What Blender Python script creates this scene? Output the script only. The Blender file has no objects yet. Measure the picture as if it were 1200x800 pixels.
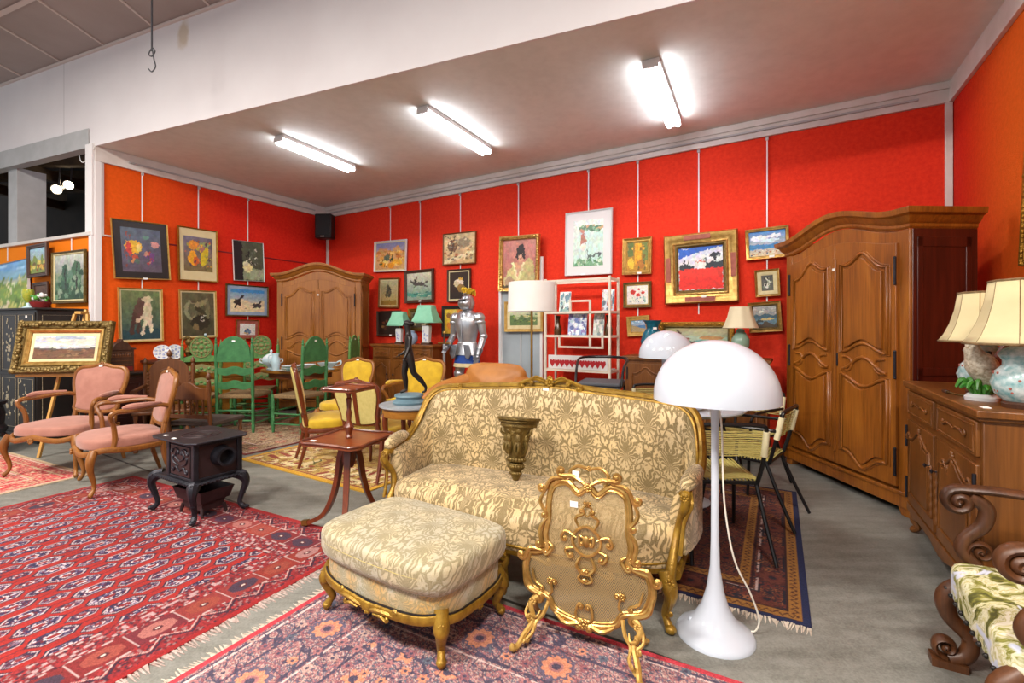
import bpy, math, random
import numpy as np
from mathutils import Vector, Matrix
random.seed(7)
SC = bpy.context.scene
COL = SC.collection
pi = math.pi
sin, cos = math.sin, math.cos
# ---------------------------------------------------------------- camera numbers (metres; camera at x=0,y=0, looking along +Y)
FPX, EYE, CX, HY = 555.0, 1.36, 600.0, 383.0
def fl(px, py, z=0.0):
    d = FPX*(EYE-z)/(py-HY); return ((px-CX)/FPX*d, d, z)
def at(px, py, d):
    return ((px-CX)/FPX*d, d, EYE+(HY-py)/FPX*d)
def lin(h):
    if not isinstance(h, str): return tuple(h)
    h = h.lstrip('#'); c = [int(h[i:i+2], 16)/255 for i in (0, 2, 4)]
    return tuple(x/12.92 if x <= .04045 else ((x+.055)/1.055)**2.4 for x in c)
def c4(h): return lin(h)+(1.0,)
# ---------------------------------------------------------------- mesh builder
def crv(pts, k=6, closed=False):
    """Catmull-Rom through points of any dimension"""
    P = [np.array(p, float) for p in pts]; n = len(P); out = []
    rng = range(n if closed else n-1)
    for i in rng:
        if closed: p0, p1, p2, p3 = P[i-1], P[i], P[(i+1) % n], P[(i+2) % n]
        else: p0, p1, p2, p3 = P[max(i-1, 0)], P[i], P[i+1], P[min(i+2, n-1)]
        for j in range(k):
            t = j/k
            out.append(.5*((2*p1)+(-p0+p2)*t+(2*p0-5*p1+4*p2-p3)*t*t+(-p0+3*p1-3*p2+p3)*t**3))
    if not closed: out.append(P[-1])
    return [tuple(o) for o in out]
class MB:
    def __init__(s): s.v = []; s.f = []; s.col = None
    def add(s, vs, fs, M=None):
        o = len(s.v)
        s.v += [tuple(M @ Vector(p)) for p in vs] if M else [tuple(p) for p in vs]
        s.f += [tuple(i+o for i in f) for f in fs]; return s
    def box(s, x0, y0, z0, x1, y1, z1, M=None):
        v = [(x, y, z) for z in (z0, z1) for y in (y0, y1) for x in (x0, x1)]
        return s.add(v, [(0, 2, 3, 1), (4, 5, 7, 6), (0, 1, 5, 4), (2, 6, 7, 3), (0, 4, 6, 2), (1, 3, 7, 5)], M)
    def cb(s, c, d, M=None):
        return s.box(c[0]-d[0]/2, c[1]-d[1]/2, c[2]-d[2]/2, c[0]+d[0]/2, c[1]+d[1]/2, c[2]+d[2]/2, M)
    def loft(s, rings, closed=True, cap=True, loop=False):
        o = len(s.v); n = len(rings[0]); m = len(rings)
        for r in rings: s.v += [tuple(p) for p in r]
        for i in range(m if loop else m-1):
            a, b = o+i*n, o+((i+1) % m)*n
            for j in range(n if closed else n-1):
                k = (j+1) % n; s.f.append((a+j, a+k, b+k, b+j))
        if cap and closed and not loop:
            s.f.append(tuple(o+j for j in range(n-1, -1, -1))); s.f.append(tuple(o+(m-1)*n+j for j in range(n)))
        return s
    def tube(s, P, R, n=8, closed=False, up=None, asp=1.0, sq=False):
        P = [Vector(p[:3]) for p in P]; m = len(P)
        if not hasattr(R, '__len__'): R = [R]*m
        rings = []; u = None
        for i in range(m):
            a = P[i-1] if (i > 0 or closed) else P[i]; b = P[(i+1) % m] if (i < m-1 or closed) else P[i]
            t = b-a; t = t.normalized() if t.length > 1e-9 else Vector((0, 0, 1))
            if up is not None:
                u = Vector(up)-t*t.dot(Vector(up))
                u = u.normalized() if u.length > 1e-6 else t.orthogonal().normalized()
            elif u is None:
                u = t.orthogonal().normalized()
            else:
                u = u-t*t.dot(u); u = u.normalized() if u.length > 1e-6 else t.orthogonal().normalized()
            w = t.cross(u); r = R[i]*(1.414 if sq else 1); ph = pi/n if sq else 0
            rings.append([P[i]+u*(r*cos(ph+2*pi*j/n))+w*(r*asp*sin(ph+2*pi*j/n)) for j in range(n)])
        return s.loft(rings, True, not closed, closed)
    def cur(s, pts, n=8, k=5, closed=False, **kw):
        """smooth tube through (x,y,z,r) points"""
        q = crv(pts, k, closed); return s.tube([p[:3] for p in q], [max(p[3], .0008) for p in q], n, closed, **kw)
    def lathe(s, prof, n=20, c=(0, 0, 0), M=None, sx=1, sy=1):
        mb = MB(); mb.loft([[(max(r, 1e-4)*cos(2*pi*j/n)*sx+c[0], max(r, 1e-4)*sin(2*pi*j/n)*sy+c[1], z+c[2]) for j in range(n)] for r, z in prof])
        return s.add(mb.v, mb.f, M)
    def rod(s, a, b, prof, n=10):
        """turned member from a to b: prof = [(t, r)]"""
        a, b = Vector(a), Vector(b)
        return s.tube([a+(b-a)*t for t, r in prof], [r for t, r in prof], n)
    def ell(s, c, r, n=14, m=9, M=None):
        if not hasattr(r, '__len__'): r = (r,)*3
        mb = MB(); mb.loft([[(c[0]+r[0]*sin(max(.02, min(pi-.02, pi*i/m)))*cos(2*pi*j/n), c[1]+r[1]*sin(max(.02, min(pi-.02, pi*i/m)))*sin(2*pi*j/n), c[2]-r[2]*cos(pi*i/m)) for j in range(n)] for i in range(m+1)])
        return s.add(mb.v, mb.f, M)
    def prism(s, out, y0, y1, M=None):
        """outline in (x,z), extruded along y"""
        n = len(out); mb = MB(); mb.v = [(x, y0, z) for x, z in out]+[(x, y1, z) for x, z in out]
        mb.f = [tuple(range(n)), tuple(range(2*n-1, n-1, -1))]+[(i, i+n, (i+1) % n+n, (i+1) % n) for i in range(n)]
        return s.add(mb.v, mb.f, M)
    def slab(s, out, z0, z1, M=None):
        n = len(out); mb = MB(); mb.v = [(x, y, z0) for x, y in out]+[(x, y, z1) for x, y in out]
        mb.f = [tuple(range(n-1, -1, -1)), tuple(range(n, 2*n))]+[(i, (i+1) % n, (i+1) % n+n, i+n) for i in range(n)]
        return s.add(mb.v, mb.f, M)
    def pad(s, out, z0, z1, r=.02, crown=.02, bot=None, M=None, steps=5):
        """upholstered pad: plan outline (x,y), rounded edges, crowned top"""
        P = np.array(out, float); c = P.mean(0); n = len(P)
        d = np.roll(P, -1, 0)-np.roll(P, 1, 0); nr = np.stack([d[:, 1], -d[:, 0]], 1); nr /= np.linalg.norm(nr, axis=1)[:, None]+1e-9
        area = .5*np.sum(P[:, 0]*np.roll(P[:, 1], -1)-np.roll(P[:, 0], -1)*P[:, 1])
        if area < 0: nr = -nr
        rings = []
        rb = r if bot is None else bot
        for i in range(4):
            a = pi/2*i/3; q = P-nr*(rb*(1-sin(a))); rings.append([(x, y, z0+rb*(1-cos(a))) for x, y in q])
        for i in range(steps):
            a = pi/2*i/(steps-1); q = P-nr*(r*(1-cos(a))); rings.append([(x, y, z1-r*(1-sin(a))) for x, y in q])
        q = P-nr*r
        for t in (.85, .65, .4, .15, .01):
            k = c+(q-c)*t; rings.append([(x, y, z1+crown*(1-t*t)) for x, y in k])
        mb = MB(); mb.loft(rings); return s.add(mb.v, mb.f, M)
    def grid(s, fn, nu, nv):
        o = len(s.v)
        s.v += [tuple(fn(i/(nu-1), j/(nv-1))) for j in range(nv) for i in range(nu)]
        s.f += [(o+j*nu+i, o+j*nu+i+1, o+(j+1)*nu+i+1, o+(j+1)*nu+i) for j in range(nv-1) for i in range(nu-1)]
        return s
    def obj(s, name, mat, parent=None, sharp=.7, bev=0, sub=0, solid=0, loc=None):
        me = bpy.data.meshes.new(name); me.from_pydata(s.v, [], s.f); me.update()
        if sharp:
            me.polygons.foreach_set('use_smooth', [True]*len(me.polygons)); me.set_sharp_from_angle(angle=sharp)
        if s.col is not None:
            a = me.color_attributes.new('Col', 'FLOAT_COLOR', 'POINT'); a.data.foreach_set('color', np.asarray(s.col, np.float32).ravel())
        o = bpy.data.objects.new(name, me); COL.objects.link(o)
        me.materials.append(MATS[mat] if isinstance(mat, str) else mat)
        if parent: o.parent = parent
        if loc: o.location = loc
        if solid:
            m = o.modifiers.new('s', 'SOLIDIFY'); m.thickness = solid; m.offset = 0
        if bev:
            m = o.modifiers.new('b', 'BEVEL'); m.width = bev; m.segments = 2; m.limit_method = 'ANGLE'; m.angle_limit = .6
        if sub:
            m = o.modifiers.new('u', 'SUBSURF'); m.levels = sub; m.render_levels = sub
        return o
def tag(o, label, cat, group=None):
    o['label'] = label; o['category'] = cat
    if group: o['group'] = group
    return o
def thing(name, label, cat, loc=(0, 0, 0), rz=0.0, group=None, rx=0.0, ry=0.0, sc=1.0):
    o = bpy.data.objects.new(name, None); COL.objects.link(o); o.empty_display_size = .05
    o.location = loc; o.rotation_euler = (rx, ry, rz); o.scale = (sc,)*3
    return tag(o, label, cat, group)
def struct(o): o['kind'] = 'structure'; return o
def lab(o, label): o['label'] = label; return o
def dup(root, loc, rz, label, group=None, sc=None):
    def cp(o, par):
        c = o.copy(); COL.objects.link(c); c.parent = par
        for ch in [x for x in KIDS.get(o.name, [])]: cp(ch, c)
        return c
    KIDS = {}
    for x in COL.objects:
        if x.parent: KIDS.setdefault(x.parent.name, []).append(x)
    r = cp(root, None); r.location = loc; r.rotation_euler = (0, 0, rz); r['label'] = label
    if group: r['group'] = group
    if sc: r.scale = (sc,)*3
    return r
def R(d): return math.radians(d)
def TR(loc=(0, 0, 0), rz=0, rx=0, ry=0): return Matrix.Translation(loc) @ Matrix.Rotation(rz, 4, 'Z') @ Matrix.Rotation(ry, 4, 'Y') @ Matrix.Rotation(rx, 4, 'X')
def supell(a, b, e=3.0, n=40, fr=0.0, bow=0.0):
    """super-ellipse plan outline; front (-y) widened by fr and bowed"""
    o = []
    for i in range(n):
        t = 2*pi*i/n; ct, st = cos(t), sin(t)
        x = a*math.copysign(abs(ct)**(2/e), ct); y = b*math.copysign(abs(st)**(2/e), st)
        x *= 1-fr*(y/b); y -= bow*max(0, -y/b)*(1-(x/a)**2); o.append((x, y))
    return o
def spiral(c, r0, turns, ang, sgn=1, ax=(1, 0, 0), ay=(0, 0, 1), n=22, r1=.12):
    """points spiralling in to c"""
    out = []
    for i in range(n+1):
        t = i/n; r = r0*((1-t)+r1*t); a = ang+sgn*2*pi*turns*t
        out.append(tuple(c[k]+ax[k]*r*cos(a)+ay[k]*r*sin(a) for k in range(3)))
    return out
# ---------------------------------------------------------------- materials
MATS = {}
class E:
    """expression -> math nodes"""
    nt = None
    def __init__(s, k): s.k = k
    @staticmethod
    def m(op, *a):
        n = E.nt.nodes.new('ShaderNodeMath'); n.operation = op
        for i, x in enumerate(a):
            if isinstance(x, E): E.nt.links.new(x.k, n.inputs[i])
            else: n.inputs[i].default_value = float(x)
        return E(n.outputs[0])
    def __add__(s, o): return E.m('ADD', s, o)
    def __radd__(s, o): return E.m('ADD', o, s)
    def __sub__(s, o): return E.m('SUBTRACT', s, o)
    def __rsub__(s, o): return E.m('SUBTRACT', o, s)
    def __mul__(s, o): return E.m('MULTIPLY', s, o)
    def __rmul__(s, o): return E.m('MULTIPLY', o, s)
    def __truediv__(s, o): return E.m('DIVIDE', s, o)
    def __lt__(s, o): return E.m('LESS_THAN', s, o)
    def __gt__(s, o): return E.m('GREATER_THAN', s, o)
def eabs(x): return E.m('ABSOLUTE', x)
def esin(x): return E.m('SINE', x)
def ecos(x): return E.m('COSINE', x)
def emin(a, b): return E.m('MINIMUM', a, b)
def emax(a, b): return E.m('MAXIMUM', a, b)
def esqrt(a): return E.m('SQRT', a)
def eatan2(a, b): return E.m('ARCTAN2', a, b)
def efl(a): return E.m('FLOOR', a)
def sstep(x, a, b):
    n = E.nt.nodes.new('ShaderNodeMapRange'); n.interpolation_type = 'SMOOTHSTEP'
    E.nt.links.new(x.k, n.inputs[0]); n.inputs[1].default_value = a; n.inputs[2].default_value = b
    return E(n.outputs[0])
def newmat(name):
    m = bpy.data.materials.new(name); m.use_nodes = True; nt = m.node_tree; E.nt = nt
    b = nt.nodes['Principled BSDF']; MATS[name] = m
    return m, nt, b
def coords(kind='Object'):
    tc = E.nt.nodes.new('ShaderNodeTexCoord'); return tc.outputs[kind]
def mapping(sock, sc=(1, 1, 1), rot=(0, 0, 0)):
    n = E.nt.nodes.new('ShaderNodeMapping'); E.nt.links.new(sock, n.inputs[0]); n.inputs[3].default_value = sc; n.inputs[2].default_value = rot
    return n.outputs[0]
def noise(vec, scale, detail=3, rough=.55, dist=0):
    n = E.nt.nodes.new('ShaderNodeTexNoise'); E.nt.links.new(vec, n.inputs['Vector'])
    n.inputs['Scale'].default_value = scale; n.inputs['Detail'].default_value = detail; n.inputs['Roughness'].default_value = rough; n.inputs['Distortion'].default_value = dist
    return n.outputs[0]
def ramp(fac, stops):
    n = E.nt.nodes.new('ShaderNodeValToRGB'); E.nt.links.new(fac, n.inputs[0]); e = n.color_ramp.elements
    while len(e) > 1: e.remove(e[-1])
    e[0].position = stops[0][0]; e[0].color = c4(stops[0][1])
    for p, c in stops[1:]:
        k = e.new(p); k.color = c4(c)
    return n.outputs[0]
def mixc(fac, a, b, mode='MIX'):
    n = E.nt.nodes.new('ShaderNodeMix'); n.data_type = 'RGBA'; n.blend_type = mode
    if isinstance(fac, (int, float)): n.inputs[0].default_value = fac
    else: E.nt.links.new(fac, n.inputs[0])
    for i, x in ((6, a), (7, b)):
        if isinstance(x, str): n.inputs[i].default_value = c4(x)
        else: E.nt.links.new(x, n.inputs[i])
    return n.outputs[2]
def bump(b, h, strength=.3, dist=.01):
    n = E.nt.nodes.new('ShaderNodeBump'); n.inputs['Strength'].default_value = strength; n.inputs['Distance'].default_value = dist
    E.nt.links.new(h, n.inputs['Height']); E.nt.links.new(n.outputs[0], b.inputs['Normal'])
def plain(name, c, rough=.5, metal=0, c2=None, ns=8, bs=0, bscale=60, **kw):
    m, nt, b = newmat(name)
    b.inputs['Roughness'].default_value = rough; b.inputs['Metallic'].default_value = metal
    v = coords()
    col = ramp(noise(v, ns, 4), [(.3, c), (.7, c2 or c)])
    nt.links.new(col, b.inputs['Base Color'])
    if bs: bump(b, noise(v, bscale, 2), bs, .004)
    for k, x in kw.items(): b.inputs[k.replace('_', ' ')].default_value = x
    return m
def wood(name, dark, mid, light, rough=.38, axis=2, sc=1.0, coat=0.0):
    m, nt, b = newmat(name)
    s = [9*sc, 9*sc, 9*sc]; s[axis] = .9*sc
    v = mapping(coords(), s)
    n1 = noise(v, 1.3, 5, .6, .8); n2 = noise(mapping(coords(), (1.2, 1.2, .6)), 1.5, 2)
    s2 = [90*sc]*3; s2[axis] = 3
    n3 = noise(mapping(coords(), s2), 1, 3)
    c = ramp(n1, [(.28, dark), (.5, mid), (.74, light)])
    c = mixc(.35, c, ramp(n3, [(.35, dark), (.65, light)]))
    c = mixc(.3, c, ramp(n2, [(.3, dark), (.7, light)]))
    nt.links.new(c, b.inputs['Base Color']); b.inputs['Roughness'].default_value = rough
    b.inputs['Coat Weight'].default_value = coat; b.inputs['Coat Roughness'].default_value = .2
    bump(b, n3, .08, .002)
    return m
def damask(name, base, fig, third, a=.2, bb=.28, uax='x', rough=.62, amt=1.0, vmode='zy'):
    m, nt, b = newmat(name)
    sep = nt.nodes.new('ShaderNodeSeparateXYZ'); ob = coords(); nt.links.new(ob, sep.inputs[0])
    nz = nt.nodes.new('ShaderNodeTexNoise'); nt.links.new(ob, nz.inputs['Vector']); nz.inputs['Scale'].default_value = 16; nz.inputs['Detail'].default_value = 2
    s2 = nt.nodes.new('ShaderNodeSeparateColor'); nt.links.new(nz.outputs['Color'], s2.inputs[0])
    X, Y, Z = (E(sep.outputs[i]) for i in range(3))
    u = (X if uax == 'x' else Y)+(E(s2.outputs[0])-.5)*.04
    v = Z-Y if uax == 'x' else Z-X
    v = v+(E(s2.outputs[1])-.5)*.045
    p, q = u/a, v/bb
    def frac(x): return x-efl(x+.5)
    def ffrac(x): return eabs(x-efl(x+.5))
    dx1, dy1 = frac(p), frac(q); dx2, dy2 = frac(p+.5), frac(q+.5)
    in1 = (eabs(dx1)+eabs(dy1)) < .5
    dx = dx2+(dx1-dx2)*in1; dy = dy2+(dy1-dy2)*in1
    ax_ = eabs(dx)
    d = ax_+eabs(dy); r = esqrt(dx*dx+dy*dy*1.4)
    ph = eatan2(dy+.12, ax_)
    petal = .27+.07*esin(ph*11)+.03*esin(ph*27+r*40)
    flower = 1-sstep(r-petal, -.012, .012)
    veins = sstep(esin(ph*22+esin(r*55)*1.2), .3, .75)*sstep(r, .07, .11)
    ring = 1-sstep(eabs(r-.1), .014, .026)
    stem = 1-sstep(eabs(d-.455-.035*esin(ph*14)), .018, .034)
    curl = sstep(esin(r*58+ph*9), .1, .6)*(1-sstep(eabs(d-.40), .03, .07))
    leaf = sstep(esin(dx*54)*esin(dy*60+ax_*26), .35, .6)*(1-sstep(eabs(d-.36), .04, .09))
    f = emax(emax(flower*(1-veins*.8), ring*0+stem), emax(curl*.9, leaf*.9))
    f = emin(f, 1.0)*amt
    tint = noise(mapping(ob, (1, 1, 1)), 5, 3)
    bc = mixc(ramp(tint, [(.42, '#000000'), (.6, '#ffffff')]), base, third)
    c = mixc(f.k, bc, fig)
    fine = noise(ob, 260, 2)
    c = mixc(.12, c, ramp(fine, [(.3, '#3a3020'), (.7, '#fff4d8')]))
    nt.links.new(c, b.inputs['Base Color'])
    rr = f*.22+(rough-.1)
    nt.links.new(rr.k, b.inputs['Roughness']); b.inputs['Sheen Weight'].default_value = .25
    bump(b, f.k, .35, .003)
    return m
plain('white_paint', '#dcdadb', .6, c2='#e2e0e0', ns=3)
plain('rail_white', '#d8d4d0', .5, c2='#c8c2bc', ns=5)
plain('grey_paint', '#a3a5a6', .6, c2='#b1b3b5', ns=5)
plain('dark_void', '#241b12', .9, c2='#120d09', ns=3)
plain('beam_wood', '#4a3822', .8, c2='#2a2014', ns=6)
plain('black_iron', '#26262c', .42, .6, c2='#34343c', ns=20, bs=.3, bscale=120)
plain('iron_brown', '#2c1f20', .45, .3, c2='#3a2829', ns=14, bs=.25, bscale=90)
plain('black_metal', '#141315', .35, .2)
plain('black_plastic', '#141416', .5, c2='#1c1c1e', ns=40, bs=.3, bscale=220)
plain('charcoal', '#4a4c52', .6)
plain('gold', '#cfa862', .3, .75, c2='#a07a3c', ns=22, bs=.3, bscale=70)
plain('gold_leaf', '#b3842c', .38, .7, c2='#8c6220', ns=18, bs=.6, bscale=120)
plain('gold_dark', '#7a6430', .45, .5, c2='#54421c', ns=30, bs=.9, bscale=110)
plain('gold_wood', '#a8842c', .38, .45, c2='#7d5c1a', ns=26, bs=.5, bscale=90)
plain('gilt_pale', '#c9a45a', .42, .4, c2='#ad8740', ns=20, bs=.3)
plain('brass', '#b08d4a', .28, .9, c2='#94733a')
plain('bronze', '#33302e', .38, .55, c2='#1f1d1d', ns=12)
plain('patina_blue', '#6f8c98', .5, c2='#56737f', ns=12)
plain('marble_grey', '#aab0b4', .25, c2='#8e9499', ns=7)
plain('armour', '#cfd3d8', .3, .8, c2='#aeb3ba', ns=9)
plain('armour_dark', '#9a9da3', .33, .8, c2='#777a80', ns=9)
plain('blue_cloth', '#1f4ea6', .75, c2='#173c86', ns=10)
plain('cream_cloth', '#d8cba0', .8, c2='#c9bb8c', ns=20)
plain('yellow_plume', '#d8b21e', .8, c2='#a88410', ns=25, bs=.6)
plain('white_gloss', '#c4ccd8', .12, c2='#c6ceda')
plain('white_satin', '#dadada', .35, c2='#d2d2d0', ns=6)
plain('white_shade', '#efeeea', .8, c2='#e8e6e0', ns=4)
plain('cream_shade', '#d9cda0', .75, c2='#cfc092', ns=5)
plain('ivory_shade', '#ded3b4', .75, c2='#d6c9a6', ns=5)
plain('mint_shade', '#8fd0b0', .75, c2='#7cc09f', ns=6)
plain('porcelain', '#dfe0dd', .2, c2='#d2d6d8', ns=9)
plain('celadon', '#8fae9a', .25, c2='#7a9a88', ns=9)
plain('teal_glaze', '#146a80', .2, c2='#0d4658', ns=24, bs=.5, bscale=60)
plain('jar_blue', '#8298b4', .3, c2='#9fb0c4', ns=7)
plain('pale_blue', '#b8d4de', .25, c2='#c8e0e6', ns=9)
plain('tureen_white', '#e6eaec', .25, c2='#b4ccd8', ns=14)
plain('cobalt_glass', '#0e4a68', .12, c2='#0a3450', ns=8)
plain('pink_velvet', '#a97565', .8, c2='#966354', ns=9, Sheen_Weight=.25)
plain('yellow_velvet', '#d2ae1c', .8, c2='#b9950f', ns=11, Sheen_Weight=.3)
plain('yellow_pale', '#c8b870', .85, c2='#b9a85f', ns=40)
plain('tan_leather', '#b97a34', .45, c2='#9f6426', ns=7)
plain('rush', '#8f7550', .9, c2='#6f5838', ns=50, bs=.9, bscale=160)
plain('rush_dark', '#4c3f38', .85, c2='#3a302a', ns=30)
plain('green_paint', '#3f7d49', .55, c2='#2f663b', ns=18, bs=.3)
plain('green_light', '#5c8a42', .55, c2='#42713a', ns=22, bs=.5)
plain('green_carved', '#667a44', .6, c2='#8a7248', ns=45, bs=.9, bscale=90)
plain('terracotta', '#a85a4a', .6, c2='#8a4638', ns=20)
plain('cord_yellow', '#b9ad66', .55, c2='#a3964e', ns=40)
plain('cord_cream', '#dcd3ac', .6)
plain('white_wire', '#e2ddcf', .5)
plain('cream_metal', '#e0d6c6', .4, c2='#d4c8b4', ns=8)
plain('tag_white', '#f2f2ee', .7)
plain('delft', '#2b4aa0', .3, c2='#dfe6f2', ns=60)
plain('leaf_green', '#4f9a34', .4, c2='#2f7424', ns=25)
plain('ceramic_red', '#a4502c', .35, c2='#7a3820', ns=20)
plain('feather', '#d8d0bc', .5, c2='#8a7a62', ns=70, bs=.8, bscale=90)
plain('vase_floral', '#d2dcdc', .22, c2='#5f9a9e', ns=30)
plain('red_gloss', '#a81820', .4)
plain('amber_glass', '#5a3c18', .2, c2='#2f2010', ns=20)
plain('goblet_glass', '#7a9a3a', .15, c2='#b0a838', ns=30)
plain('grey_panel', '#a8b4ba', .3, c2='#98a4ac', ns=3)
plain('black_lacquer', '#15110f', .5, c2='#1e1814', ns=12)
plain('shell_inlay', '#b8a888', .3, c2='#6d6652', ns=60)
plain('mahog_dark', '#3c1414', .35, c2='#2a0c0c', ns=9)
plain('velvet_red', '#8a1818', .8, c2='#701010', ns=9)
plain('fringe', '#cfc4b4', .9, c2='#a89888', ns=50)
plain('fringe_dark', '#8a7068', .9, c2='#c0b0a8', ns=50)
plain('rug_edge_blue', '#1c2448', .9)
plain('rug_back', '#7a2226', .95, c2='#571a20', ns=30)
plain('strap_white', '#e8e6e4', .5)
plain('rug_gold', '#c09a3a', .9, c2='#ae8830', ns=30)
wood('wood_armoire', '#532608', '#8c4c14', '#b36f22', .34, coat=.15)
wood('wood_armoire2', '#6e3c12', '#94581c', '#b0742c', .4)
wood('wood_brown', '#44240c', '#744416', '#905a26', .38)
wood('wood_brown_x', '#4c220c', '#743a14', '#8f4e1c', .4, axis=0)
wood('wood_oak', '#3a1e0c', '#5e3416', '#7a4a20', .42)
wood('wood_honey', '#7a4a14', '#a86e22', '#bf8530', .42, axis=0)
wood('wood_chair', '#5a2f0e', '#84501c', '#9c6628', .4)
wood('wood_mahog', '#4a1d0b', '#7a3614', '#9a4e1e', .28, axis=0, coat=.2)
wood('wood_mahog_z', '#3e1609', '#692c10', '#84401a', .3, axis=2, coat=.2)
wood('wood_pine', '#b08238', '#cf9c4c', '#dcb066', .5)
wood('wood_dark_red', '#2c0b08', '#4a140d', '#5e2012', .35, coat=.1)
wood('wood_walnut', '#24140c', '#40261a', '#5a3824', .45)
wood('wood_scroll', '#2c170c', '#4f2d17', '#6b4122', .42)
damask('damask_sofa', '#cfb27c', '#755f29', '#bfa678', .25, .34)
damask('damask_arm', '#cfb27c', '#755f29', '#bfa678', .25, .34, uax='y')
damask('damask_stool', '#bcae88', '#7d7148', '#aaa48c', .25, .32, amt=.85)
damask('damask_stool_side', '#aeac98', '#807a50', '#bf964a', .2, .26, amt=.7)
# vertex-painted surfaces
for nm, rg in (('paint', .55), ('rug', .95), ('print', .35)):
    m, nt, b = newmat(nm); a = nt.nodes.new('ShaderNodeAttribute'); a.attribute_name = 'Col'
    col = a.outputs['Color']
    if nm == 'rug':
        fz = noise(coords(), 190, 2); col = mixc(.35, col, ramp(fz, [(.3, '#402020'), (.7, '#ffffff')]), 'SOFT_LIGHT')
        bump(b, fz, .5, .004)
    elif nm == 'paint': bump(b, noise(coords(), 110, 3), .25, .003)
    nt.links.new(col, b.inputs['Base Color']); b.inputs['Roughness'].default_value = rg
def emit(name, c, s):
    m, nt, b = newmat(name); b.inputs['Base Color'].default_value = c4(c); b.inputs['Emission Color'].default_value = c4(c); b.inputs['Emission Strength'].default_value = s
emit('tube_glow', '#fbfaff', 25)
emit('spot_glow', '#ffe6c0', 30)
# wall cloth: red felt that turns orange towards the hall end
def wallmat(name, c_a, c_b, x0, x1, up=None):
    m, nt, b = newmat(name); v = coords()
    sep = nt.nodes.new('ShaderNodeSeparateXYZ'); nt.links.new(v, sep.inputs[0])
    f = sstep(E(sep.outputs[0]), x0, x1)
    c = mixc(f.k, c_a, c_b)
    mott = noise(v, 26, 4, .7)
    c = mixc(.16, c, ramp(mott, [(.35, '#a01006'), (.65, '#ff5a2a')]), 'MIX') if up is None else c
    nt.links.new(c, b.inputs['Base Color']); b.inputs['Roughness'].default_value = .85
    b.inputs['Specular IOR Level'].default_value = .2
    bump(b, noise(v, 70, 4, .7), .5, .006)
wallmat('cloth_back', '#d8301c', '#d8301c', 0, 1)
wallmat('cloth_left', '#dc5a0a', '#cf1c12', .1, 1.9)
wallmat('cloth_right', '#c81a08', '#d8620e', .1, 1.5)
wallmat('cloth_partition', '#f09414', '#e87a10', .4, 2.4, 1)
# concrete
m, nt, b = newmat('concrete'); v = coords()
n1 = noise(v, 1.3, 6, .62, .4); n2 = noise(v, 14, 5, .7); n3 = noise(mapping(v, (1, 6, 1), (0, 0, -.5)), 2.2, 4)
c = ramp(n1, [(.3, '#5c5c55'), (.55, '#72726a'), (.75, '#86867f')])
c = mixc(.34, c, ramp(n2, [(.32, '#383833'), (.68, '#a2a29a')])); c = mixc(.25, c, ramp(noise(v, 90, 3, .7), [(.35, '#3a3a34'), (.65, '#a6a69e')])); c = mixc(.2, c, ramp(n3, [(.35, '#5c5c54'), (.65, '#a8a8a2')]))
sep = nt.nodes.new('ShaderNodeSeparateXYZ'); nt.links.new(v, sep.inputs[0]); X, Y = E(sep.outputs[0]), E(sep.outputs[1])
ln = 1-sstep(eabs(X*.528+Y*.849-1.987), .007, .012); c = mixc(ln.k, c, '#2a2a28')
nt.links.new(c, b.inputs['Base Color']); rr = E(n2)*.3+.35; nt.links.new(rr.k, b.inputs['Roughness']); bump(b, n2, .12, .004)
# ceiling boards with light stains
m, nt, b = newmat('ceiling_paint'); v = coords()
c = ramp(noise(v, .9, 4), [(.3, '#d6dfdb'), (.7, '#e0e7e3')]); c = mixc(.15, c, ramp(noise(v, 9, 5), [(.35, '#a89a90'), (.6, '#dcd4ce')]))
nt.links.new(c, b.inputs['Base Color']); b.inputs['Roughness'].default_value = .7
plain('blocker_grey', '#6e6862', .8, c2='#5c5650', ns=2)
plain('tile', '#a49894', .8, c2='#9b8f8a', ns=2)
plain('tile_strip', '#cbbfba', .7)
# fascia: white boards with a brown water stain
m, nt, b = newmat('fascia'); v = coords()
c = ramp(noise(v, 1.1, 5), [(.3, '#d8d4d6'), (.7, '#e2e0e2')]); sep = nt.nodes.new('ShaderNodeSeparateXYZ'); nt.links.new(v, sep.inputs[0])
X, Z = E(sep.outputs[0]), E(sep.outputs[2])
sx = E(noise(v, 5, 4)); dd = esqrt((X-5.35)*(X-5.35)*6+(Z-4.62)*(Z-4.62)*1.6)+(sx-.5)*.5
st = 1-sstep(dd, .1, .3); c = mixc((st*.55).k, c, '#b39a6a')
jn = 1-sstep(eabs(X-3.01), .004, .012); c = mixc((jn*.4).k, c, '#8a8688')
nt.links.new(c, b.inputs['Base Color']); b.inputs['Roughness'].default_value = .6
# open metal mesh of the fire screen
m, nt, b = newmat('wire_mesh'); sep = nt.nodes.new('ShaderNodeSeparateXYZ'); nt.links.new(coords(), sep.inputs[0]); X, Z = E(sep.outputs[0]), E(sep.outputs[2])
w1 = eabs(esin((X+Z*.58)*430)); w2 = eabs(esin((X-Z*.58)*430)); al = sstep(emin(w1, w2), .55, .3)
al = emax(al, .36)
b.inputs['Base Color'].default_value = c4('#b0986a'); b.inputs['Metallic'].default_value = .5; b.inputs['Roughness'].default_value = .45
nt.links.new(al.k, b.inputs['Alpha'])
WORLD_S, HALL_FILL_P, EXPO = .9, 330.0, .3
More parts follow.
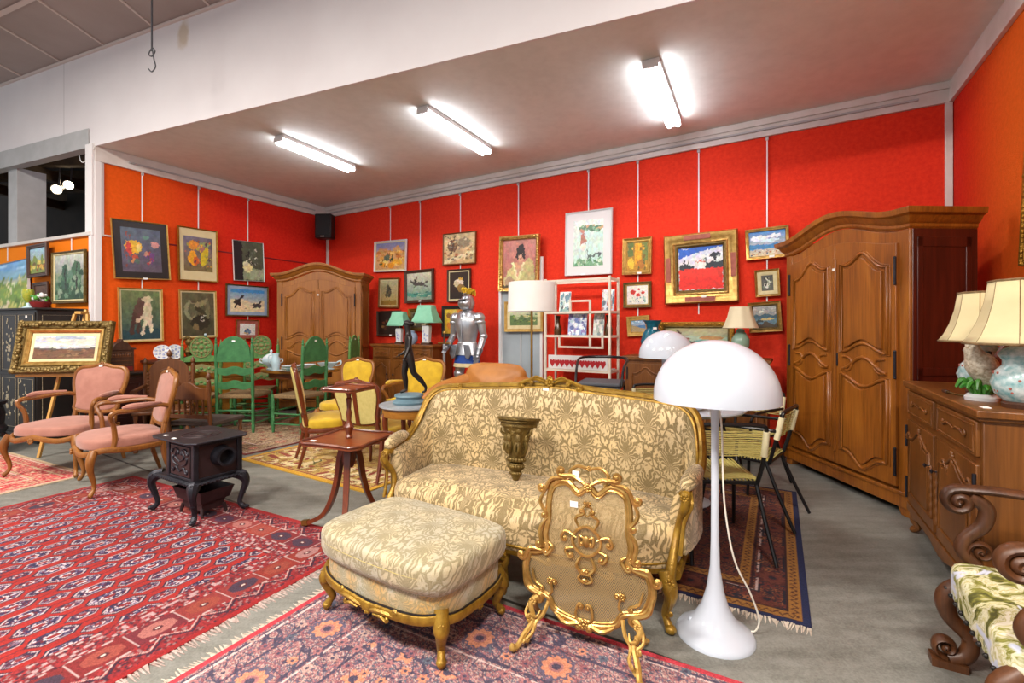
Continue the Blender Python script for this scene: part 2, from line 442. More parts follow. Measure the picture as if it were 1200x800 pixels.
# ---------------------------------------------------------------- room
CEIL, HALL = 3.62, 4.80
PLF, PL, PR = Vector((-5.21, 5.90)), Vector((-3.53, 9.02)), Vector((4.07, 4.37))
PRF = PR+Vector((-.495, -.869))*4.2
PB0, PB1 = Vector((-8.6, 7.28)), Vector((3.35, 2.41))       # line of the fascia between hall and booth
PP0 = Vector((-8.6, 7.397))
class Wall:
    def __init__(s, a, b):
        s.a = a; d = b-a; s.L = d.length; s.d = d.normalized(); s.rz = math.atan2(s.d.y, s.d.x); s.n = Vector((s.d.y, -s.d.x))
    def hit(s, px, py, off=0.0):
        k = (px-CX)/FPX; a = s.a+s.n*off
        # a + t d = D (k,1)
        det = s.d.x*1-s.d.y*k
        t = (k*a.y-a.x)/det; D = a.y+t*s.d.y
        return t, EYE+(HY-py)/FPX*D
    def p(s, t, off=0.0, z=0.0):
        q = s.a+s.d*t+s.n*off; return (q.x, q.y, z)
WB, WL, WR = Wall(PL, PR), Wall(PLF, PL), Wall(PR, PRF)
WP = Wall(PP0, PLF)
WH = Wall(PB0, PB1)
def wallobj(name, W, z0, z1, mat, th=.1, t0=0, t1=None):
    mb = MB().box(t0, 0, z0, W.L if t1 is None else t1, th, z1)
    o = mb.obj(name, mat, sharp=0); o.location = (W.a.x, W.a.y, 0); o.rotation_euler = (0, 0, W.rz); return struct(o)
struct(MB().box(-14, -6, -.1, 9, 14, 0).obj('floor', 'concrete', sharp=0))
wallobj('wall_back', WB, 0, CEIL, 'cloth_back', t0=-.1, t1=WB.L+.1)
wallobj('wall_left', WL, 0, CEIL, 'cloth_left', t0=0)
wallobj('wall_right', WR, 0, CEIL, 'cloth_right')
wallobj('wall_partition', WP, 0, 2.52, 'cloth_partition')
wallobj('wall_fascia', WH, CEIL-.01, HALL, 'fascia', th=.02, t0=3.55)
o = wallobj('wall_fascia_side', WH, CEIL+.2, HALL, 'fascia', th=.12, t0=-1, t1=3.55)
# ceilings
PX = PB1+Vector((.5, 2.2))
cl = [(-5.24, 5.92), (-3.6, 9.2), (4.3, 4.6), (3.4, 2.44)]
struct(MB().slab(cl, CEIL, CEIL+.08).obj('ceiling', 'ceiling_paint', sharp=0))
struct(MB().slab([(-14, 9.6), (7, .95), (7, -6), (-14, -6)], HALL, HALL+.1).obj('ceiling_hall', 'tile', sharp=0))
mb = MB()
for i in range(-3, 6):
    x = -5.85+i*.87; y1 = 7.28-(x+8.6)*.4075-.02; mb.box(x-.012, -1, HALL-.012, x+.012, y1, HALL+.002)
for k in range(1, 7):
    y = -.93*k+.06
    mb.add([(-13, 9.07+y-.03, HALL-.013), (6, 1.33+y-.03, HALL-.013), (6, 1.33+y+.03, HALL-.013), (-13, 9.07+y+.03, HALL-.013)], [(0, 1, 2, 3)])
struct(mb.obj('trim_1', 'tile_strip', sharp=0))
def trimbox(name, W, t0, t1, z0, z1, o0, o1, mat):
    mb = MB().box(t0, -o1, z0, t1, -o0, z1); o = mb.obj(name, mat, sharp=0, bev=.004)
    o.location = (W.a.x, W.a.y, 0); o.rotation_euler = (0, 0, W.rz); return struct(o)
n = 2
def tr(*a):
    global n
    trimbox('trim_%d' % n, *a); n += 1
tr(WH, -.5, 15, HALL-.03, HALL-.002, 0, .03, 'tile_strip')
for W in (WB, WL, WR):      # white cornice boards under the booth ceiling
    tr(W, 0, W.L, CEIL-.19, CEIL-.002, .0, .035, 'rail_white')
tr(WB, 0, WB.L, CEIL-.07, CEIL-.002, .035, .06, 'rail_white')
tr(WB, .15, WB.L-.25, CEIL-.13, CEIL-.11, .035, .06, 'grey_paint')
tr(WL, .35, WL.L-.3, CEIL-.12, CEIL-.1, .035, .06, 'grey_paint')
tr(WL, 0, .07, 0, CEIL, .0, .03, 'white_paint')
tr(WL, .07, WL.L, 2.508, 2.528, 0, .012, 'velvet_red')
tr(WL, .07, .62, 2.508, 2.528, 0, .014, 'rail_white')
tr(WP, 0, WP.L, 2.50, 2.545, 0, .04, 'rail_white')
tr(WP, WP.L-.13, WP.L+.02, 2.5, CEIL+.02, -.1, .03, 'white_paint')
tr(WP, WP.L-.055, WP.L+.01, 0, 2.52, 0, .03, 'white_paint')
tr(WH, -.5, 3.58, CEIL-.02, CEIL+.22, -.1, .02, 'grey_paint')
t_, z_ = WP.hit(9.5, 300); t2, z2 = WP.hit(19, 300); t3, _ = WP.hit(41, 300)
tr(WP, t_, t2+.02, 2.52, CEIL-.01, -.32, 0, 'grey_paint')
tr(WP, t_, t2, CEIL+.2, HALL, -.02, .02, 'grey_paint')
tr(WB, WB.L-.06, WB.L-.005, 0, CEIL-.18, 0, .03, 'rail_white')
t_, z_ = WB.hit(388, 300); tr(WB, .02, .075, 0, 3.25, 0, .03, 'rail_white')
# dim store room seen through the opening above the partition
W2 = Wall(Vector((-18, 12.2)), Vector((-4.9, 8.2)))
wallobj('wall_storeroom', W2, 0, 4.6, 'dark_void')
wallobj('wall_light_block', Wall(PRF, PRF+Vector((-.495, -.869))*4.5), 0, HALL, 'blocker_grey')  # unseen wall added to block light and darken the right side
mb = MB()
for i in range(5): mb.box(-9.6, 7.3+i*.7, 3.85, -4.6, 7.42+i*.7, 4.0)
for i in range(3): mb.box(-9.0+i*1.6, 7.0, 3.68, -8.9+i*1.6, 10.8, 3.84)
struct(mb.obj('trim_40', 'beam_wood', sharp=0))
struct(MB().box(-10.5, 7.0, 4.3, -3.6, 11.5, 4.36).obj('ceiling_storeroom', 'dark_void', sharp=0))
for i, (px, py, d) in enumerate(((66, 222, 7.4), (80, 217, 7.6))):
    x, y, z = at(px, py, d)
    t = thing('spotlight', ['lit spotlight in the dark opening over the orange panel, left of the pair', 'lit spotlight in the dark opening over the orange panel, right of the pair'][i], 'lamp', (x, y, z), group='spotlights in the store room')
    M = TR(rx=R(-65), rz=R(20))
    MB().lathe([(.02, .16), (.045, .15), (.05, .08), (.075, .02), (.078, 0), (.07, 0), (.04, .06)], 16, M=M).obj('housing', 'charcoal', t)
    MB().ell((0, 0, .015), (.062, .062, .025), M=M).obj('bulb', 'spot_glow', t)
    MB().tube([(0, .05, .1), (0, .06, .3), (0, .06, 3.85-z+.03)], .012).obj('bracket', 'charcoal', t)
# cables of the opening
t = tag(MB().cur([(*at(93, 60, 6.32), .006), (*at(91, 130, 6.28), .006), (*at(92, 175, 6.25), .006), (*at(96, 190, 6.2), .006), (*at(104, 184, 6.0), .006), (*at(111, 171.5, 5.84), .006)], 6).obj('cable', 'tag_white'), 'thin loose cable running down the white fascia beside the grey lintel', 'cable')
# hanging hook
x, y, z = at(178, 90, 4.9)
t = thing('ceiling_hook', 'dark metal rod with an S hook hanging from the tiled hall ceiling', 'hook', at(178, 84, 4.6))
zt = HALL-t.location.z
MB().tube([(0, 0, .2), (0, 0, zt)], .008).obj('rod', 'charcoal', t)
MB().cur([(.0, 0, .24, .006), (.03, 0, .2, .006), (0, 0, .15, .006), (-.03, 0, .17, .006), (.0, 0, .22, .006), (.02, 0, .12, .006), (.035, 0, .05, .006), (.0, 0, 0, .006), (-.035, 0, .03, .006)], 6).obj('hook', 'charcoal', t)
MB().tube([(0, 0, zt-.25), (.015, 0, zt-.1)], .016).obj('clamp', 'black_iron', t)
# fluorescent lights
FL = [((325, 165), (413, 200), 'nearest the left wall'), ((494, 132), (571, 180), 'in the middle of the booth ceiling'), ((762, 78), (790, 148), 'on the right, nearest the tall armoire')]
for (a, b, w) in FL:
    zc = 3.54; pa, pb = Vector(fl(*a, zc)), Vector(fl(*b, zc)); c = (pa+pb)/2; L = (pb-pa).length; ang = math.atan2(pb.y-pa.y, pb.x-pa.x)
    t = thing('fluorescent_light', 'lit twin tube fluorescent ceiling light '+w, 'ceiling light', (c.x, c.y, CEIL), ang, 'fluorescent lights')
    MB().box(-L/2+.02, -.074, -.05, L/2-.02, .074, -.002).obj('fixture', 'white_satin', t, bev=.006)
    for s in (-1, 1):
        MB().tube([(-L/2+.03, s*.045, -.08), (L/2-.03, s*.045, -.08)], .026, 10).obj('tube', 'tube_glow', t)
    for s in (-1, 1): MB().cb((s*(L/2-.012), 0, -.062), (.024, .13, .05)).obj('lamp_holder', 'white_satin', t)
# corner loudspeaker
x, y, z = at(381, 280, 8.55)
t = thing('loudspeaker', 'black loudspeaker mounted high in the corner of the red walls', 'speaker', (x, y, z), R(-2))
MB().prism([(-.15, 0), (.15, 0), (.15, .44), (-.15, .44)], -.1, .1).obj('cabinet', 'black_plastic', t, bev=.02)
MB().prism([(-.13, .04), (.13, .04), (.13, .42), (-.13, .42)], -.118, -.1).obj('grille', 'black_metal', t, bev=.01)
MB().cb((0, -.121, .03), (.07, .006, .012)).obj('badge', 'tag_white', t)
MB().tube([(0, .1, .22), (0, .32, .22)], .03).obj('bracket', 'black_metal', t)
# hanging rods of the picture rail
rods = [(WB, 458, 282, 'over the village print'), (WB, 493, 375, 'over the galloping horse picture'), (WB, 540, 365, 'over the sepia street picture'), (WB, 608, 280, 'over the gilt framed portrait'), (WB, 690, 250, 'over the white framed lakeside print'), (WB, 748, 372, 'over the column of three small pictures'), (WB, 819, 368, 'over the red field painting'), (WB, 899, 356, 'beside the tall armoire'), (WL, 166, 340, 'over the fish print'), (WL, 232, 342, 'over the yellow clowns picture'), (WL, 290, 375, 'over the dark flower picture'), (WP, 10, 306, 'over the long grass landscape'), (WP, 85, 300, 'over the tilted forest picture')]
for W, px, py, w in rods:
    tt, zb = W.hit(px, py, .01); zt = 2.498 if W is WP else CEIL-.195; off = .02
    r = thing('picture_rod', 'thin white picture hanging rod '+w, 'picture rod', W.p(tt, off, zb), W.rz, 'picture hanging rods')
    MB().box(-.006, -.004, 0, .006, .004, zt-zb).obj('rod', 'strap_white', r)
    if W is not WP: MB().box(-.014, -.022, zt-zb-.04, .014, -.004, zt-zb-.001).obj('hook', 'grey_paint', r)
# ---------------------------------------------------------------- pictures
def vnoise(u, v, s, seed=0):
    rs = np.random.RandomState(seed); g = rs.rand(64, 64); x, y = (u*s) % 63, (v*s) % 63; i, j = x.astype(int), y.astype(int); f, k = x-i, y-j
    f = f*f*(3-2*f); k = k*k*(3-2*k)
    return (g[j, i]*(1-f)+g[j, i+1]*f)*(1-k)+(g[j+1, i]*(1-f)+g[j+1, i+1]*f)*k
def L3(h): return np.array(lin(h))
def paint(ops, nu, nv, seed=1, asp=1.0):
    u, v = np.meshgrid(np.linspace(0, 1, nu), np.linspace(0, 1, nv)); c = np.zeros((nv, nu, 3)); rs = np.random.RandomState(seed)
    wu = u+(vnoise(u, v, 9, seed)-.5)*.05; wv = v+(vnoise(u, v, 9, seed+1)-.5)*.05
    for op in ops:
        k = op[0]
        if k == 'bg': c = L3(op[1])*(1-v)[..., None]+L3(op[2])*v[..., None]
        elif k == 'r': m = (wu > op[1])&(wu < op[3])&(wv > op[2])&(wv < op[4]); c[m] = L3(op[5])
        elif k == 'R': m = (u > op[1])&(u < op[3])&(v > op[2])&(v < op[4]); c[m] = L3(op[5])
        elif k == 'e':
            ro = R(op[6]) if len(op) > 6 else 0; a, b = wu-op[1], wv-op[2]; a, b = a*cos(ro)+b*sin(ro), -a*sin(ro)+b*cos(ro)
            c[(a/op[3])**2+(b/op[4])**2 < 1] = L3(op[5])
        elif k == 'h': m = v < op[1]+op[2]*(np.sin(u*op[3]*6.28+seed)*.5+vnoise(u, v*0, op[3]*4, seed)-.5); c[m] = L3(op[4])
        elif k == 'p':
            m = np.zeros(u.shape, bool); P = op[1]
            for i in range(len(P)):
                (x0, y0), (x1, y1) = P[i-1], P[i]
                if y0 == y1: continue
                m ^= ((wv < y0) != (wv < y1)) & (wu < (x1-x0)*(wv-y0)/(y1-y0)+x0)
            c[m] = L3(op[2])
        elif k == 'l':
            P = op[1]
            for (x0, y0), (x1, y1) in zip(P, P[1:]):
                dx, dy = x1-x0, y1-y0; t = np.clip(((wu-x0)*dx+(wv-y0)*dy)/(dx*dx+dy*dy+1e-9), 0, 1)
                c[np.hypot(wu-x0-t*dx, wv-y0-t*dy) < op[2]] = L3(op[3])
        elif k == 's':   # scattered strokes: n, x0,y0,x1,y1, size, stretch, colours
            for i in range(op[1]):
                x, y = rs.uniform(op[2], op[4]), rs.uniform(op[3], op[5]); z = op[6]*rs.uniform(.5, 1.3)
                c[((u-x)/z)**2+((v-y)/(z*op[7]))**2 < 1] = L3(op[8][rs.randint(len(op[8]))])
        elif k == 'n': c *= (1+(vnoise(u, v, op[1], seed+5)-.5)*op[2])[..., None]
    jx = np.clip(((u+(vnoise(u, v, 31, seed+7)-.5)*.05)*(nu-1)).round().astype(int), 0, nu-1); jy = np.clip(((v+(vnoise(u, v, 27, seed+8)-.5)*.05)*(nv-1)).round().astype(int), 0, nv-1); c = c[jy, jx]
    c = c*(.72+.56*vnoise(u, v, 22, seed+9)*.6+.56*.4*vnoise(u, v, 48, seed+10))[..., None]; c = c*(1+(np.stack([vnoise(u, v, 14, seed+11+i) for i in range(3)], -1)-.5)*.22)
    return np.clip(c, 0, 1)
def canvas(name, w, h, ops, parent, y, seed=1, mat='paint', res=None, cx=0, cz=0):
    nu = res or 76; nv = max(12, int(nu*h/w)); mb = MB()
    mb.grid(lambda a, b: (cx-w/2+a*w, y, cz-h/2+b*h), nu, nv)
    c = paint(ops, nu, nv, seed); mb.col = np.concatenate([c, np.ones((nv, nu, 1))], 2).reshape(-1, 4)
    return mb.obj(name, mat, parent, sharp=0)
def frame_mesh(w, h, prof):
    """mitred moulding: prof = (inset from outer edge, y towards wall +)"""
    mb = MB(); loops = []
    for d, y in prof:
        a, b = w/2-d, h/2-d; loops.append([(-a, y, -b), (a, y, -b), (a, y, b), (-a, y, b)])
    mb.loft(loops, True, False); return mb
def carved(mb, w, h, fw, y, step=.035, r=.012, seed=3):
    rs = random.Random(seed)
    for side in range(4):
        L = w if side % 2 == 0 else h; k = max(3, int(L/step))
        for i in range(k+1):
            t = -L/2+L*i/k; q = fw*rs.uniform(.3, .7); rr = r*rs.uniform(.7, 1.25)
            x, z = ((t, -h/2+q), (w/2-q, t), (t, h/2-q), (-w/2+q, t))[side]
            x = max(-w/2+q*.6, min(w/2-q*.6, x)); z = max(-h/2+q*.6, min(h/2-q*.6, z))
            mb.ell((x, y, z), (rr*1.1, rr*.8, rr*1.1), 7, 4)
    return mb
def picture(label, W, pix, ops, fw=.03, dep=.03, fmat='wood_brown', matw=0, matc='porcelain', carve=0, seed=1, cat='picture', name='framed_picture', lean=.0, off=.03, inner=None, mat='paint', tagw=0, res=None, matb=None, place=None, group=None):
    if place:
        loc, rz, w, h, roll = place
    else:
        q = [W.hit(x, y, off+dep) for x, y in pix]
        (s0, z0), (s1, z1), (s2, z2), (s3, z3) = q
        w = (math.hypot(s1-s0, z1-z0)+math.hypot(s2-s3, z2-z3))/2; h = (math.hypot(s3-s0, z3-z0)+math.hypot(s2-s1, z2-z1))/2
        roll = (math.atan2(z1-z0, s1-s0)+math.atan2(z2-z3, s2-s3))/2
        loc = W.p((s0+s1+s2+s3)/4, off, (z0+z1+z2+z3)/4); rz = W.rz
    t = bpy.data.objects.new(name, None); COL.objects.link(t); t.empty_display_size = .05; tag(t, label, cat, group)
    t.location = loc
    t.rotation_euler = (Matrix.Rotation(rz, 3, 'Z') @ Matrix.Rotation(-roll, 3, 'Y') @ Matrix.Rotation(lean, 3, 'X')).to_euler()
    prof = [(0, 0), (0, -dep*.7), (fw*.12, -dep), (fw*.4, -dep*.92), (fw*.55, -dep*.7), (fw*.8, -dep*.62), (fw*.9, -dep*.75), (fw, -dep*.6), (fw, -.004)]
    mb = frame_mesh(w, h, prof)
    if carve: carved(mb, w, h, fw*.9, -dep*.85, step=carve, r=fw*.24, seed=seed)
    mb.obj('frame', fmat, t, sharp=.5)
    x = fw
    if inner:   # slip inside the moulding
        iw, ic = inner; frame_mesh(w-2*x+.004, h-2*x+.004, [(0, -dep*.6), (iw*.5, -dep*.62), (iw, -dep*.35), (iw, -.006)]).obj('slip', ic, t, sharp=.5); x += iw
    MB().box(-w/2+.004, -.006, -h/2+.004, w/2-.004, -.002, h/2-.004).obj('backing', 'wood_oak', t)
    if matw:
        mb = matb or (matw, matw); ml, mv = (matw, matw) if not matb else matb[:2]; mbot = matb[2] if matb and len(matb) > 2 else mv
        MB().box(-w/2+x, -.011, -h/2+x, w/2-x, -.0075, h/2-x).obj('mount', matc, t)
        canvas('print', w-2*x-2*ml, h-2*x-mv-mbot, ops, t, -.0125, seed, 'print', res, 0, (mbot-mv)/2)
    else:
        canvas('canvas', w-2*x, h-2*x, ops, t, -.012, seed, mat, res)
    if tagw: MB().cb((tagw*w, -dep-.001, -h/2+fw*.6), (.05, .003, .022)).obj('price_tag', 'tag_white', t)
    return t
Bk = '#17151a'
# ---- left wall
picture('fish print in a wide black mount with a thin gold frame', WL, [(131, 255), (198, 263), (199, 328), (134, 326)],
        [('bg', '#5a5060', '#46586a'), ('n', 9, .5), ('s', 14, .05, .1, .3, .9, .02, 3, ['#7a3a30', '#41506a']), ('e', .3, .57, .22, .15, '#e0b020'), ('e', .18, .55, .07, .15, '#c0342a'), ('e', .42, .56, .07, .09, '#e8d070'), ('s', 9, .1, .2, .4, .42, .05, .8, ['#b0482e', '#c88a50', '#4a6a5a']), ('s', 12, .55, .2, .8, .45, .045, 1, ['#6a3a78', '#b0383a', '#c08a70']), ('e', .85, .65, .1, .08, '#c08a80'), ('e', .62, .8, .1, .04, '#4f8070')], .014, .03, 'gilt_pale', .082, 'black_lacquer', seed=3, tagw=.02)
picture('yellow clowns picture in a wide cream mount and gold frame', WL, [(210, 264), (256, 271), (255, 331), (209, 328)],
        [('bg', '#7a6a40', '#6a6478'), ('n', 8, .6), ('e', .35, .75, .18, .14, '#d89030'), ('e', .3, .38, .16, .22, '#e0a020'), ('e', .42, .3, .1, .14, '#c8602a'), ('e', .72, .45, .12, .3, '#c8b428', -20), ('e', .6, .7, .12, .1, '#a8706a'), ('e', .75, .8, .2, .06, '#8a9a60'), ('s', 26, .05, .08, .95, .9, .035, 1.1, ['#e0b030', '#8a4a28', '#503a50', '#d06a2a', '#a0a040'])], .018, .03, 'gold_leaf', .055, 'cream_shade', seed=5, matb=(.055, .11, .13))
picture('unframed dark still life of white flowers in a cream jug', WL, [(275, 281), (310, 285), (309, 330), (273, 328)],
        [('bg', '#4a5240', '#505844'), ('n', 7, .3), ('r', 0, 0, .3, 1, '#18161a'), ('r', .3, 0, 1, .3, '#8a9474'), ('r', .5, .04, .98, .28, '#a0a88a'), ('e', .45, .34, .15, .13, '#e0d8a0'), ('e', .4, .44, .09, .06, '#d8d4b0'), ('s', 24, .4, .42, .8, .8, .022, 1.6, ['#d8dac8', '#b8c0a8', '#1a1a1c', '#6a7460'])], .006, .025, 'porcelain', seed=8)
picture('green picture of two pale embracing figures in a cream frame, below the fish print', WL, [(140, 337), (192, 338), (191, 400), (139, 401)],
        [('bg', '#2a4a50', '#6a7a4c'), ('n', 14, .6), ('r', 0, 0, 1, .2, '#27474e'), ('e', .48, .8, .1, .09, '#5a4a40'), ('e', .66, .83, .14, .07, '#c8bc98'), ('e', .44, .56, .13, .26, '#5a4038', -28), ('e', .66, .55, .13, .24, '#d0c0a0', -8), ('l', [(.33, .5), (.24, .14)], .055, '#4a342e'), ('l', [(.45, .4), (.4, .14)], .04, '#4a342e'), ('l', [(.62, .35), (.52, .14)], .045, '#d8ccb0'), ('l', [(.7, .4), (.78, .15)], .04, '#d8ccb0'), ('l', [(.66, .6), (.4, .38)], .035, '#c8b498')], .016, .03, 'gilt_pale', .02, 'cream_cloth', seed=4)
picture('dark green abstract figure picture in a cream frame, below the yellow clowns', WL, [(211, 339), (255, 341), (254, 395), (211, 397)],
        [('bg', '#4c4a34', '#5c5a40'), ('n', 9, .6), ('e', .25, .6, .18, .22, '#8a8a6a'), ('e', .3, .6, .12, .16, '#5a5c44'), ('e', .6, .75, .25, .07, '#8a8460', 20), ('e', .55, .3, .3, .16, '#2e2c20'), ('l', [(.45, .62), (.85, .45)], .05, '#3a3826'), ('s', 5, .55, .35, .75, .55, .05, .3, ['#b8b8a8', '#26241c']), ('e', .8, .6, .07, .2, '#6f6e50'), ('e', .4, .2, .1, .08, '#7a6a48')], .016, .03, 'gilt_pale', .02, 'cream_cloth', seed=9)
picture('blue mounted beach print with two dark birds in a grey gold frame', WL, [(266, 332), (316, 336), (314, 371), (265, 370)],
        [('bg', '#d8c49a', '#5f9cc4'), ('h', .5, .1, 1.2, '#e0cfa6'), ('r', 0, .85, 1, 1, '#3f88c0'), ('e', .2, .4, .11, .15, '#3a3432', 20), ('l', [(.1, .2), (.35, .7)], .03, '#2e2a2a'), ('e', .77, .3, .14, .1, '#4a4648'), ('l', [(.68, .2), (.9, .5)], .025, '#3a3636'), ('s', 10, .1, .1, .9, .3, .03, .5, ['#8a7a60', '#efe0c0'])], .02, .03, 'gold_dark', .05, 'jar_blue', seed=6, tagw=.0)
picture('small print in a red mount and thin gold frame behind the carved green chair', WL, [(277, 374), (304, 375), (304, 397), (277, 397)],
        [('bg', '#d8d8d0', '#e0e0da'), ('e', .5, .3, .22, .25, '#4a6a90'), ('s', 12, .3, .1, .7, .6, .06, 1, ['#3a5a88', '#7a8a9a', '#c8b070'])], .014, .025, 'gold_leaf', .05, 'terracotta', seed=2)
# ---- partition panel
picture('large unframed landscape of tall green grass under a blue sky', WP, [(-70, 322), (32, 306.5), (32, 362), (-70, 384)],
        [('bg', '#8a9a3a', '#7ab0e0'), ('h', .72, .06, 2, '#a8b49a'), ('h', .6, .05, 3, '#7a9a40'), ('s', 190, 0, .05, 1, .7, .014, 6, ['#9aac3e', '#c8c870', '#5c7a26', '#e0dcae', '#7c9634']), ('s', 30, 0, .85, 1, 1, .08, .3, ['#a8d0ee', '#6aa2d8'])], .006, .03, 'white_satin', seed=7, res=90, name='landscape_canvas')
picture('small dark framed village picture hanging crooked above the black cabinet', WP, [(27, 289), (51, 285), (56, 321), (34, 325)],
        [('bg', '#a88438', '#9ac4d8'), ('h', .55, .2, 2, '#7a8a40'), ('s', 20, 0, .1, 1, .5, .1, .8, ['#c8a040', '#6a5a2a', '#d8c060', '#8a4a2a'])], .052, .035, 'wood_walnut', seed=4, off=.075)
picture('forest picture in a tan gold frame hanging crooked on the orange panel', WP, [(55, 298), (93, 293), (103, 353), (64, 354)],
        [('bg', '#33502e', '#b8bcb4'), ('n', 8, .3), ('h', .35, .2, 3, '#2c4a30'), ('e', .35, .5, .14, .3, '#3a5a46'), ('e', .75, .55, .18, .32, '#44644a'), ('e', .55, .45, .1, .2, '#5a7a62'), ('s', 60, 0, .05, 1, .6, .05, 1.2, ['#2e4c34', '#4a7050', '#6a8a6a', '#24402c', '#8a9a80']), ('l', [(.38, .2), (.36, .75)], .02, '#2a2a20'), ('l', [(.75, .2), (.78, .8)], .02, '#2a2a20')], .03, .035, 'gold_dark', seed=11, inner=(.02, 'cream_cloth'))
picture('small dark brown picture frame half hidden behind the flower basket', WP, [(35, 332), (52, 330.5), (57, 360), (39, 362)], [('bg', '#3a2014', '#5a3a24'), ('n', 6, .5)], .045, .03, 'wood_walnut', seed=4)
# ---- back wall
picture('village rooftops print in a pale frame, the picture nearest the corner', WB, [(438, 283), (476, 280), (475, 317), (438, 319)],
        [('bg', '#d8b060', '#7a86b8'), ('h', .75, .15, 2, '#c89a6a'), ('s', 40, 0, .3, 1, .7, .07, .7, ['#d8a040', '#b8803a', '#e0c070', '#8a5a30', '#c87838']), ('r', .3, .3, .5, .55, '#5a6a5a'), ('s', 8, .1, .05, .9, .3, .1, .9, ['#e0a838', '#d89028', '#e8c878']), ('s', 10, .1, .1, .9, .5, .02, 3, ['#2e4a30'])], .02, .03, 'white_satin', .02, 'cream_cloth', seed=5)
picture('hanging game bird print in a brown frame with cream slip', WB, [(443, 326), (466, 325), (467, 361), (443, 360)],
        [('bg', '#a88a4c', '#a8a884'), ('r', 0, 0, 1, .2, '#8a6a30'), ('e', .5, .55, .16, .22, '#4a4a3a'), ('e', .45, .7, .08, .15, '#5a5a48', 20), ('s', 12, .3, .35, .7, .75, .05, 1.5, ['#3a3a30', '#6a5a40', '#7a7a60']), ('l', [(.5, .7), (.5, 1)], .012, '#5a4a30')], .026, .03, 'wood_brown', .018, 'cream_cloth', seed=3, tagw=0)
picture('galloping horse and rider picture in a dark brown frame, hung slightly crooked', WB, [(472, 318), (506, 314), (509, 354), (475, 355)],
        [('bg', '#3f8070', '#d0ccb4'), ('h', .25, .05, 2, '#4a8a7a'), ('h', .12, .06, 2, '#8a9a8a'), ('e', .5, .58, .2, .08, '#4a4440'), ('e', .35, .7, .06, .09, '#3a3634'), ('l', [(.3, .6), (.16, .7)], .035, '#4a4440'), ('l', [(.62, .55), (.82, .48)], .03, '#4a4440'), ('l', [(.4, .55), (.25, .46)], .025, '#4a4440'), ('l', [(.7, .6), (.85, .66)], .03, '#5a5450'), ('e', .4, .82, .04, .05, '#6a5a50'), ('s', 10, .2, .1, .9, .28, .06, .4, ['#2f6a5a', '#a8b8a0'])], .05, .035, 'wood_walnut', seed=8, tagw=.05)
picture('very dark still life picture half behind the smaller green lamp', WB, [(440, 365), (468, 363), (470, 394), (442, 393)],
        [('bg', '#2a1a10', '#1c120c'), ('s', 14, .2, .2, .8, .7, .07, 1, ['#4a2a18', '#6a3a20', '#2a1c14', '#7a5a30'])], .03, .03, 'wood_walnut', seed=3, tagw=.1)
picture('small picture in a gilt frame half behind the larger green lampshade', WB, [(477, 362), (502, 360), (503, 387), (479, 388)],
        [('bg', '#4a4030', '#6a6048'), ('s', 20, .1, .1, .9, .9, .09, 1, ['#c8b890', '#3a3020', '#7a6a48'])], .028, .035, 'gold_leaf', seed=9, inner=(.03, 'gold_dark'))
picture('sepia street scene picture in a reddish wood frame, high above the suit of armour', WB, [(518, 274), (557, 270), (557, 308), (519, 311)],
        [('bg', '#b89a6c', '#d2b98c'), ('n', 9, .5), ('p', [(0, 0), (1, .3), (1, .42), (0, .12)], '#d8c8a0'), ('e', .28, .6, .16, .2, '#6a4a34'), ('e', .65, .68, .2, .16, '#8a7a60'), ('l', [(.22, .3), (.35, .95)], .02, '#4a3426'), ('l', [(.05, .95), (.45, .6)], .02, '#5a4030'), ('s', 60, .02, .1, .95, .9, .035, .8, ['#5a4632', '#8a6a48', '#e0cca0', '#7a7464', '#a0603a'])], .018, .03, 'wood_brown', seed=13, tagw=.0)
picture('dark framed still life with white fowl behind the armour helmet', WB, [(523, 316), (551, 314), (551, 353), (524, 354)],
        [('bg', '#2a2018', '#33251a'), ('e', .5, .62, .25, .13, '#e0d4b8'), ('e', .38, .55, .14, .12, '#c8b890'), ('e', .6, .4, .2, .14, '#8a6a30'), ('e', .6, .75, .12, .06, '#c8a040')], .026, .03, 'wood_walnut', .02, 'cream_cloth', seed=3)
picture('yellow picture in a wide black frame behind the armour shoulder', WB, [(517, 358), (552, 358), (551, 395), (517, 395)],
        [('bg', '#c89a28', '#d8b438'), ('s', 18, .05, .05, .95, .9, .1, 1.2, ['#8a5a24', '#d8c060', '#c87828', '#5a6a3a'])], .055, .03, 'black_lacquer', seed=6)
picture('portrait of a dark haired woman in a cream robe in a carved gilt frame', WB, [(583.5, 277), (630, 274), (631.5, 327+13), (584.5, 342)],
        [('bg', '#b0685c', '#b87a70'), ('n', 6, .3), ('e', .5, .1, .46, .38, '#c8bc82'), ('e', .75, .2, .2, .4, '#b8ac74', -8), ('p', [(.35, .5), (.62, .5), (.48, .2)], '#c89878'), ('r', .45, .46, .62, .62, '#c08c70'), ('e', .53, .67, .12, .13, '#c89a7c'), ('e', .53, .78, .14, .09, '#2e2426'), ('e', .43, .7, .035, .12, '#2e2426'), ('e', .63, .7, .035, .12, '#2e2426'), ('e', .56, .87, .07, .04, '#2e2426'), ('l', [(.49, .69), (.51, .69)], .012, '#3a2a26'), ('l', [(.56, .69), (.58, .69)], .012, '#3a2a26'), ('l', [(.51, .605), (.57, .605)], .01, '#8a4038'), ('l', [(.3, .5), (.46, .2)], .03, '#e0d8a4'), ('l', [(.62, .5), (.5, .15)], .03, '#d8d09c'), ('e', .2, .12, .14, .12, '#a88a70'), ('h', .06, .03, 2, '#4a4430')], .055, .055, 'gold', carve=.035, seed=21, res=90, off=.10)
